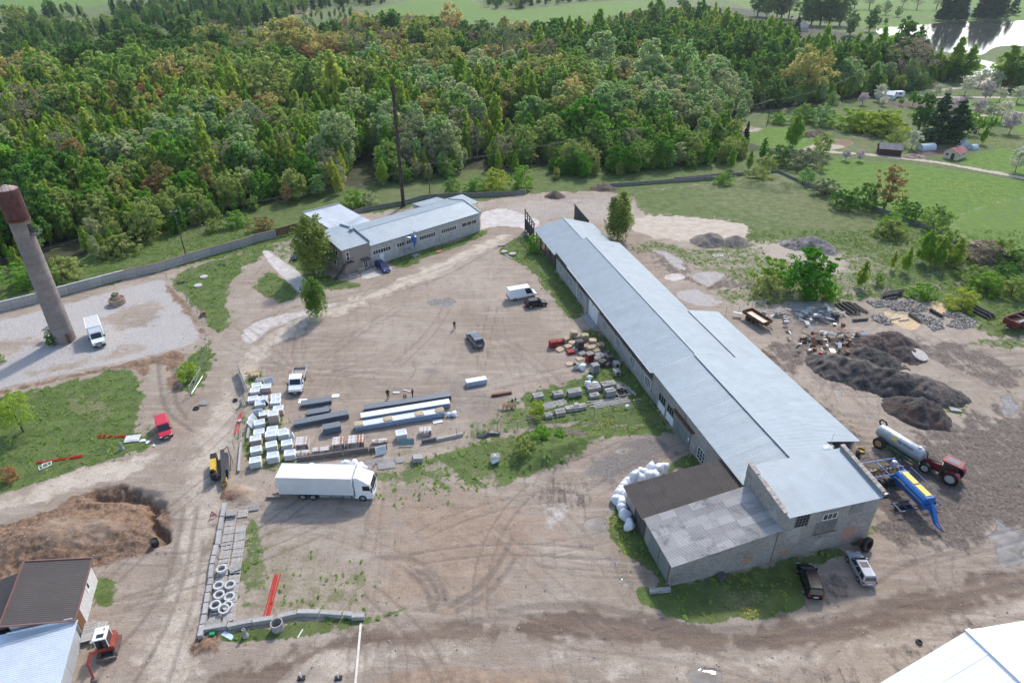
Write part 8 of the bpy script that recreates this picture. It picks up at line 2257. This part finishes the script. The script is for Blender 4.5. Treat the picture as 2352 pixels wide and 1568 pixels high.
for a in (('1b',200,1385,4.5,'green','green shrub behind the annex left of the chimney',1.1),('1b',300,1375,3.5,'silver','silvery shrub behind the annex by the chimney foot',1.3),('1b',860,1290,4,'willow','grey shrub behind the workshop roof',1.2),('1b',1150,1275,6,'aspen','left of two bright shrubs behind the workshop canopy',1.1),('1b',1320,1265,6.5,'green','right of two bright shrubs behind the workshop canopy',.9),('1b',1010,1280,3.5,'green','low shrub by the thin pole',1.4),('1d',2020,640,3,'willow','low shrub on the strip behind the long wall',1.3),('1d',2230,600,4,'green','green shrub on the strip behind the long wall',1.2),('1d',1150,860,4.5,'willow','grey shrub behind the white-coped wall',1.5),('1d',300,1150,5.0,'green','green shrub behind the tower shaft',1.5),('1d',620,1080,4.5,'willow','wide shrub right of the tower behind the wall',1.5),('2a',300,440,3.5,'rusty','rusty shrub behind the wall beside the brown gate',1.3),('2c',330,560,4.5,'willow','pale shrub in front of the big bushy tree',1.1),('2c',360,470,6.0,'green','bright shrub left of the big bushy tree',1.0),('2c',820,570,3.2,'aspen','yellow-green shrub right of the big bushy tree',1.1),
          ('2c',1200,470,2.6,'willow','small shrub right of the young conical tree on the lot',.8),('2c',1290,95,4.2,'willow','broad shrub on the grassy lot below the wall',1.4),('2c',1700,250,6.5,'willow','tall grey shrub along the lot wall',1.1),
          ('2c',1990,270,4.5,'bare','brownish shrub at the right tip of the lot',1.5),('2c',2150,260,4.5,'willow','grey shrub at the right tip of the lot',1.4),('2c',2290,320,3.5,'alder','dark shrub at the right corner of the lot',1.3),
          ('2c',1850,650,4.0,'aspen','low shrub above the firewood',1.3),('2c',1540,570,3.0,'green','low shrub beside the upper log pile',1.4),('2c',2050,520,4.0,'green','shrub behind the small log pile',1.5),('2c',2250,560,4.0,'willow','shrub behind the red trailer',1.3),('2c',1960,450,3.6,'willow','shrub on the bank above the firewood',1.6),('2c',2180,440,4,'alder','dark shrub on the bank at the right edge',1.3),
          ('2b',465,600,4.0,'green','leafy shrub against the timber frame and open shed',.8),('3a',912,1075,2.6,'aspen','small bright green shrub beside the board stacks',.9),('3a',770,1470,3.0,'willow','feathery willow shrub below the wire fence, near one',1.0),('3a',950,1350,2.6,'green','feathery shrub below the wire fence, far one',1.0),('3a',1150,1330,1.6,'green','low weed shrub on the stone heap',1.3),
          ('4c',830,1265,2.4,'alder','dark shrub growing at the tower foot',.9),('3d',115,1215,2.2,'rusty','rusty-leaved young shrub by the left road',.8),('3d',1790,270,3.0,'aspen','flowering shrub left of the yard entrance',1.0),('3d',20,110,1.6,'willow','small shrub at the left edge post',.8),
          ('1c',335,1235,3.4,'green','shrub on the inner side of the far wall, left one',1.3),('1c',560,1215,4.0,'willow','grey shrub on the mound at the far wall',1.6),('1c',1010,1310,4.5,'bare','brown shrub at the far corner of the lot wall',1.2),('1c',1135,1400,5.0,'alder','dark shrub along the meadow wall',1.2),('1c',1290,1400,7.0,'alder','dark shrub beside the rusty tree at the meadow wall',.9),
          ('1c',1520,1420,4.0,'willow','shrub right of the rusty tree',.9),('1c',1590,1480,4.5,'alder','second shrub right of the rusty tree',1.0),('1c',1740,1530,5.5,'willow','wide shrub on the meadow wall',1.3),('1c',1450,1560,4.5,'green','round shrub on the lot inside the meadow wall',1.4),
          ('1c',880,1230,4.5,'silver','silvery shrub outside the far corner',1.1),('1c',880,1130,6.0,'bare','bare purple-brown shrub outside the far corner',1.4),('1c',720,1100,6.0,'alder','dark round shrub beyond the far corner',1.3),('1c',980,1040,7.0,'willow','grey shrub beside the garden track',.9),('1c',630,1140,3.5,'willow','pale shrub behind the far wall',1.6),
          ('1c',860,815,6.5,'willow','left grey willow shrub in the far garden',1.3),('1c',980,835,7.0,'silver','second grey willow shrub in the far garden',1.4),('1c',1180,870,7.5,'aspen','left of the broad yellow-green willow hedge',1.5),('1c',1300,890,7.5,'aspen','middle of the broad yellow-green willow hedge',1.5),('1c',1430,900,8,'aspen','right of the broad yellow-green willow hedge',1.5),('1c',1370,880,7,'willow','grey bush behind the willow hedge',1.4),
          ('1c',1060,700,5.0,'silver','silvery bush by the far pole',1.2),('1c',700,830,4.0,'green','bush at the foot of the near pole',1.6),('1c',1490,985,5.0,'willow','bush behind the dark garden shed',1.2),('1c',1560,610,6.0,'alder','dark bush left of the gravel lane',1.3),('1c',1660,605,6.0,'alder','second dark bush left of the gravel lane',1.2),('1c',1440,600,6.5,'birch','light bush by the caravan',1.0),('1c',2230,600,5.5,'rusty','rusty bush among the blossom trees',1.2)):
    shrub(*a)
for k,x,y,h,sp,lab,w,var in (('2c',1065,490,6.0,'birch','young conical tree on the right of the lot',.9,0),('2c',1410,370,6.0,'aspen','taller slim yellow tree on the lot',.8,1),('2c',1310,350,4.5,'aspen','shorter slim yellow tree on the lot',.6,2),('2c',1545,300,8.0,'birch','left of the three green trees at the lot wall',1.2,1),('2c',1660,330,7.0,'birch','middle of the three green trees at the lot wall',1.0,2),('2c',1790,330,7.0,'birch','right of the three green trees at the lot wall',1.2,0),
          ('1c',1410,1400,11.0,'rusty','rusty-leaved tree at the meadow wall',1.1,0),('1c',475,975,8.0,'spruce','dark conical conifer in the scrub',.9,0),('1c',790,1000,11.5,'birch','bright birch in the scrub by the garden track',1.2,1),('1c',270,1030,9.0,'alder','dark tree in the scrub behind the far wall',1.2,1),('1c',100,1080,8.5,'willow','grey willow in the scrub behind the far wall',1.2,2),('1c',380,1140,7.0,'birch','birch right behind the far wall',1.0,2),('1c',500,1140,6.0,'aspen','yellow-green young tree behind the far wall',1.0,0),('1c',590,1070,7.0,'birch','slim birch near the dark round shrub',.9,0),('1c',440,860,10.,'silver','silvery tree left of the near pole',1.0,1),('1c',300,880,8.,'willow','grey tree left of the silvery one',1.2,0),('1c',180,960,9,'silver','silvery tree at the left of the scrub',1.2,2),
          ('1c',1640,880,13.0,'alder','tall green tree left of the garden spruces',1.2,2),('1c',1740,950,16.0,'spruce','left of the two black garden spruces',1.6,0),('1c',1860,955,15.0,'spruce','right of the two black garden spruces',1.6,1),('1c',2200,590,19.0,'birch','tall dark birch at the right edge by the brook, left one',1.5,0),('1c',2310,610,18.0,'alder','tall dark tree at the right edge by the brook',1.2,1),('1c',2400,610,18.0,'birch','tall tree cut by the right edge by the brook',1.3,1),
          ('1c',1630,325,14.0,'spruce','single spruce standing before the lake',1.2,2),('1c',1310,215,16.0,'alder','dark tree at the left end of the lake',1.1,0),('1c',1540,590,22.0,'bare','large bare grey tree above the caravan',1.2,1),('1c',870,690,23.0,'oak','large yellow-olive oak at the wood edge',1.1,0),('1c',2065,970,6.5,'birch','slender birch behind the cottage',.8,1),('1c',1450,505,20,'willow','big grey tree by the lake path',1.2,1),('1c',1850,540,20,'birch','left tall birch by the brook',1.2,2),('1c',1950,540,17,'aspen','right tall yellow-green tree by the brook',1.3,1)):
    tree(sp,Q(k,x,y),h,lab,'single trees',var,wide=w)
for i,(x,y,h) in enumerate(((1800,140,26),(1850,143,30),(1895,140,27),(1920,135,24),(2040,130,24),(2075,133,26),(2110,132,25),(2145,130,27),(2190,127,22),(2270,100,18))):
    tree('spruce',Q('1c',x,y),h,'dark spruce on the far lake shore, %s' % nth(i,10),'spruces on the far lake shore',i % 3,wide=1.3)
for i,(x,y,h,sp) in enumerate(((690,120,26,'alder'),(720,125,28,'alder'),(770,125,26,'bare'),(880,165,24,'alder'),(920,170,27,'alder'),(980,172,26,'alder'),(1040,175,25,'alder'),(1110,175,25,'alder'),(560,110,24,'alder'),(620,115,25,'birch'),(1130,60,18,'bare'),(1210,62,20,'bare'),(1310,62,18,'bare'),(1420,100,12,'silver'),(1360,105,10,'silver'),(1500,115,9,'silver'),(1530,60,18,'bare'),(1630,65,18,'bare'),(1760,68,20,'bare'),(700,280,15,'spruce'),(760,280,16,'spruce'),(810,275,16,'spruce'),(1180,240,16,'alder'),(1380,165,5,'alder'),(1420,165,5,'alder'))):
    tree(sp,Q('1c',x,y),h,'%s in the far belt before the fields, %s' % (SHORT[sp],nth(i,25)),'trees before the far fields',i % 3,wide=1.2)
ap = [(1950,640,8,'apple'),(2045,585,8,'apple'),(2085,680,8,'pink'),(2145,600,8,'apple'),(2185,685,6,'apple'),(2300,690,7,'apple'),(1880,800,8,'pink'),(2030,790,7,'pink'),(2110,815,7,'apple'),(2195,825,8,'apple'),(2250,900,7.5,'pink'),(1265,705,5,'pink'),(1375,680,7,'apple'),(1400,712,4,'apple'),(1595,1000,6,'apple'),(2290,1160,7,'apple'),(1760,655,5,'apple'),(1830,660,4.5,'apple'),(1690,655,3.5,'apple'),(1150,1080,3.5,'pink'),(1245,1085,3.5,'pink')]
for i,(x,y,h,kk) in enumerate(sorted(ap)):
    tree(kk,Q('1c',x,y),h,'%s blossoming garden tree, %s of the blossoming ones' % ('white' if kk == 'apple' else 'pale pink',nth(i,len(ap))),'blossoming trees in the gardens',meshes=APP[(kk,i % 2)])
for i,(x,y,h) in enumerate(((1600,715,6),(1970,900,7.5),(2120,890,5.5),(2045,890,5.5),(1520,710,3))):
    tree('apple',Q('1c',x,y),h,'green fruit tree in the gardens, %s' % nth(i,5),'green fruit trees in the gardens',meshes=GREENAP)

# ---------------------------------------------------------------- garden buildings
def hut(name,label,cat,k,c,face,L,W,hgt,rise,wm,rm,extras=None):
    t = thing(name,label,cat,Q(k,*c),heading(k,*face))
    MB().prof([(-W / 2,-.1),(W / 2,-.1),(W / 2,hgt),(0,hgt + rise),(-W / 2,hgt)],-L / 2,L / 2).build('wall',wm,t)
    for s in (-1,1):
        o = (-L / 2 - .3,s * (W / 2 + .3),hgt - rise * .6 / W + .06)
        slope(t,o,(1,0,0),(0,-s * W / 2,rise),L + .6,math.hypot(W / 2 + .3,rise * (1 + .6 / W)),rm,w=1.1,pitch=.3)
    if extras: extras(t)
    return t
def cottage_bits(t):
    window(t,'x',-2.1,-1,.4,1.6,.9,1.9,2,1,fw=.08); window(t,'x',-2.1,-1,-2.6,-1.7,.9,1.9,1,1,fw=.08)
    window(t,'y',-3.2,-1,.5,1.6,.9,1.9,2,1,fw=.08)
    partbox(t,'door','y',-3.2,-1,-1.2,-.2,0,2.0,0,.06,DARKMETAL)
    MB().b2(-.3,.3,-.3,.3,2.9,3.7).build('chimney',mat('pink brick',(.35,.2,.16),.9),t)
hut('cottage','cream garden cottage with dusty pink roof','cottage','4d',(1085,1125),((1085,1150),(1210,1105)),6.4,4.2,2.2,1.1,mat('cream render',(.60,.52,.36),.8,var=.06),roof_mat('pink sheet roof',(.40,.13,.13),.5,.1,(.34,.11,.11),.3),cottage_bits)
hut('garden_shed','dark red-brown garden shed with grey sheet roof beside the track','shed','4d',(400,1085),((275,1102),(485,1118)),6.6,4.6,2.1,1.3,mat('maroon boards',(.07,.03,.03),.8,var=.2),roof_mat('grey felt sheets',(.14,.145,.15),.6,0,(.22,.22,.22),.5,.2),lambda t: partbox(t,'door','y',3.3,1,-1.6,1.4,0,2.0,0,.05,OLDWOOD))
hut('far_house','grey-roofed house among the far trees','house','1c',(825,212),((800,215),(860,210)),14,9,3,4,mat('far house wall',(.40,.36,.30),.8),mat('far house roof',(.22,.21,.21),.7))
hut('far_house','red-brown house half hidden among the far trees','house','1c',(650,215),((620,215),(680,212)),16,8,3,3,mat('red house wall',(.20,.07,.045),.8),mat('dark house roof',(.08,.07,.07),.7))
POLY = mat('greenhouse sheeting',(.55,.62,.66),.2,0,.08,2)
def tunnel(k,x,y,L,W,rz,label):
    t = thing('greenhouse',label,'greenhouse',Q(k,x,y),rz)
    n = 10
    pr = [(W / 2 * math.cos(math.pi * i / n),W * .62 * math.sin(math.pi * i / n) ** .8) for i in range(n + 1)]
    m = max(2,round(L / 1.0))
    for j in range(m):
        x0,x1 = -L / 2 + L * j / m + .04,-L / 2 + L * (j + 1) / m - .04
        b = MB(); b.add([(x0,*p) for p in pr] + [(x1,*p) for p in pr],[(i,i + 1,n + 2 + i,n + 1 + i) for i in range(n)]); b.build('sheet',POLY,t)
    for xx in (-L / 2,L / 2): MB().add([(xx,*p) for p in pr],[tuple(range(n + 1))]).build('end_wall',POLY,t)
    for j in range(m + 1):
        xx = -L / 2 + L * j / m; MB().tube([(xx,q[0] * 1.01,q[1] * 1.01) for q in pr],.05,4).build('arch',STEEL,t)
tunnel('4d',790,1040,5.5,3.2,heading('4d',(740,1045),(850,1035)),'arched greenhouse between the dark shed and the cottage')
tunnel('4d',1190,1010,4.0,3.0,1.2,'arched greenhouse behind the cottage roof')
tunnel('4d',1280,1035,2.6,2.4,.4,'small greenhouse right of the cottage')
tunnel('4d',1830,1070,5.0,3.2,.4,'arched greenhouse cut by the right edge')
tunnel('1c',587,258,9,6,.2,'white greenhouse in the far clearing')
tunnel('1c',1945,85,7,9,.3,'round white tank greenhouse beyond the lake')
hut('white_greenhouse','white gabled greenhouse left of the caravan','greenhouse','4d',(370,505),((325,500),(420,512)),7,4.5,2.0,1.3,mat('white sheeting',(.68,.70,.72),.4),mat('white sheeting',()))
cv = thing('caravan','white caravan beside the gabled greenhouse','caravan',Q('4d',482,495),heading('4d',(430,495),(535,492)))
b = MB(); b.profy([(-2.9,.5),(2.9,.5),(3.1,1.4),(2.8,2.6),(-2.7,2.6),(-3.1,1.6)],-1.1,1.1); b.build('body',WHITE,cv)
window(cv,'x',-1.1,-1,.2,1.5,1.4,2.1,1,1,fw=.06,fm=DARKPL); window(cv,'x',-1.1,-1,-2.4,-1.4,1.4,2.1,1,1,fw=.06,fm=DARKPL)
for s in (-1,1): wheel(cv,.2,s * 1.0,.33,.2,None,s)
tag(MB().prof([(-6,0),(6,0),(6,4),(-6,4.5)],-12,12).build('white_barn',WHITE,None,Q('1a',262,785),.2),'white roof glimpsed in the wood at the far left','barn')

# ---------------------------------------------------------------- poles and wires
def pole(k,x,y,h,label):
    p = Q(k,x,y)
    t = thing('utility_pole',label,'pole',p)
    MB().cyl((0,0,-.3),(0,0,h),.15,.10,8).build('shaft',BARK,t)
    MB().box((0,0,h - .4),(1.5,.1,.1),rz=.4).build('cross_arm',OLDWOOD,t)
    for s in (-.6,0,.6): MB().cyl((s * .92,s * .39,h - .35),(s * .92,s * .39,h - .15),.06,n=6).build('insulator',WHITE,t)
    return p + Vector((0,0,h - .2))
P1 = pole('1d',1748,868,10.5,'wooden pole leaning over the concrete wall left of the office')
P2 = pole('1b',705,1302,8.5,'thin pole behind the workshop right of the chimney')
P3 = pole('1c',70,930,9.5,'thin pole in the scrub beyond the far wall')
P4 = pole('1c',622,852,10.0,'dark pole at the edge of the far garden')
P5 = pole('1c',1127,686,10.0,'pole at the wood edge left of the caravan')
P0 = Vector((P1.x - 60,P1.y - 55,9.5))
for a,b_,lab in ((P0,P1,'wire from the left edge to the leaning pole'),(P1,P2,'wire behind the office and workshop'),(P2,P3,'wire along the far wall'),(P3,P4,'wire across the scrub'),(P4,P5,'wire across the far garden')):
    b = MB()
    for s in (-.5,.5):
        pts = [a.lerp(b_,i / 10) + Vector((0,s,-1.6 * 4 * (i / 10) * (1 - i / 10))) - a for i in range(11)]
        b.tube(pts,.025,3)
    tag(b.build('power_line',DARKMETAL,None,a),lab,'wire')

# ---------------------------------------------------------------- grass blades and dandelions
def blades():
    g = GW[:,ci['grass']] + .8 * GW[:,ci['lush']] + .7 * GW[:,ci['dry']]
    vis = (GP[:,1] > 34) & (GP[:,1] < 150) & (np.abs(GP[:,0]) < 30 + .8 * GP[:,1]) & (g > .35)
    idx = np.where(vis)[0]
    area = np.maximum(.1,(GP[idx,1] * .0062 - .112).clip(.21)) ** 2
    pr = g[idx] * area; pr /= pr.sum()
    s = rng.choice(idx,45000,p=pr)
    P = GP[s] + (rng.random((len(s),2)) - .5) * 1.0
    keep = fbm(P[:,0] * .9,P[:,1] * .9,91,3) > .44
    P,s = P[keep],s[keep]
    h = .07 + .20 * rng.random(len(P)) ** 2
    V = []
    C = np.column_stack([P,GZ[s] + h * .45])
    for k in range(2):
        a = rng.random(len(P)) * 6.28
        u = np.column_stack([np.cos(a),np.sin(a),np.zeros(len(P))]) * (h * .9)[:,None]
        w = np.column_stack([rng.normal(size=len(P)) * .8,rng.normal(size=len(P)) * .8 + 1.0,np.ones(len(P)) * .45]) * (h * .55)[:,None]
        V.append(np.stack([C - u * .6 - w,C + u * .6 - w,C + u + w,C - u + w],1).reshape(-1,3))
    lc = rng.random(len(P))
    o = ob('grass_tufts',mesh_quads('grass_tufts',np.concatenate(V),np.concatenate([lc,lc]),LEAF['grass']))
    tag(o,'tufts of grass and weeds growing over the yards and verges','grass',kind='stuff')
    YP = [V2(k,q) for k,q in (('3a',[(1490,1150),(1700,1090),(1700,1230),(1500,1240)]),('3b',[(150,820),(300,800),(380,1100),(280,1150)]),('3h',[(150,980),(270,980),(270,1060),(160,1070)]),('3h',[(0,700),(300,680),(560,900),(100,1000)]),('3b',[(560,380),(640,360),(660,400)]),('1c',[(1940,930),(2352,920),(2352,990),(1980,985)]),('1c',[(1300,1150),(2352,1250),(2200,1420),(1600,1250)]),('2b',[(520,780),(600,760),(840,1100),(740,1110)]),('2c',[(2100,660),(2300,700),(2330,900),(2150,850)]))]
    pts = []
    for q,n in zip(YP,(60,110,35,70,25,500,450,60,110)):
        lo,hi = q.min(0),q.max(0); p = lo + rng.random((n * 2,2)) * (hi - lo); pts.append(p[sdf(q,p) < 0][:n])
    p = np.concatenate(pts); far = p[:,1] > 130
    C = np.column_stack([p,np.full(len(p),.16)]); nn = np.tile([0,0,1.0],(len(p),1)) + rng.normal(size=C.shape) * .2
    o = ob('dandelions',mesh_quads('dandelions',quads(C,nn,np.where(far,.20,.10) * (.6 + .6 * rng.random(len(p)))),rng.random(len(p)),mat('dandelion yellow',(.55,.42,.02),.8,var=0)))
    tag(o,'yellow dandelions scattered in the grass','flowers',kind='stuff')
blades()
def litter():                                                       # stones and scraps strewn over the bare ground
    bare = 1 - GW[:,[ci['grass'],ci['lush'],ci['floor'],ci['dry']]].sum(1)
    idx = np.where((GP[:,1] > 34) & (GP[:,1] < 150) & (np.abs(GP[:,0]) < 25 + .8 * GP[:,1]) & (bare > .5))[0]
    s = rng.choice(idx,9000); P = GP[s] + (rng.random((9000,2)) - .5)
    r = .03 + .10 * rng.random(9000) ** 4
    C = np.column_stack([P,GZ[s] + r * .2])
    T = np.array([(1,0,0),(-1,0,0),(0,1,0),(0,-1,0),(0,0,1)],float)
    V = (C[:,None,:] + T[None] * (r[:,None,None] * (.6 + .8 * rng.random((9000,5,1)))))
    me = bpy.data.meshes.new('stones')
    F = [(0,2,4),(2,1,4),(1,3,4),(3,0,4)]
    me.from_pydata(V.reshape(-1,3).tolist(),[],[tuple(5 * i + j for j in f) for i in range(9000) for f in F])
    me.materials.append(mat('strewn stones',(.40,.37,.34),.9,var=.4,scale=9))
    tag(ob('stones',me),'small stones strewn over the bare yard','stones',kind='stuff')
litter()
# ---------------------------------------------------------------- the air between here and the far fields
hz = NT('pale air')
hz.t.nodes.remove(hz.bsdf)
pv = hz.n('VolumePrincipled',{'Color': (.80,.88,1.0,1),'Density': .00007,'Anisotropy': .3})
hz.t.links.new(pv.outputs[0],hz.out.inputs['Volume'])
tag(MB().b2(-6200,6200,-120,7200,-6,64).build('haze',hz.mat),kind='stuff')
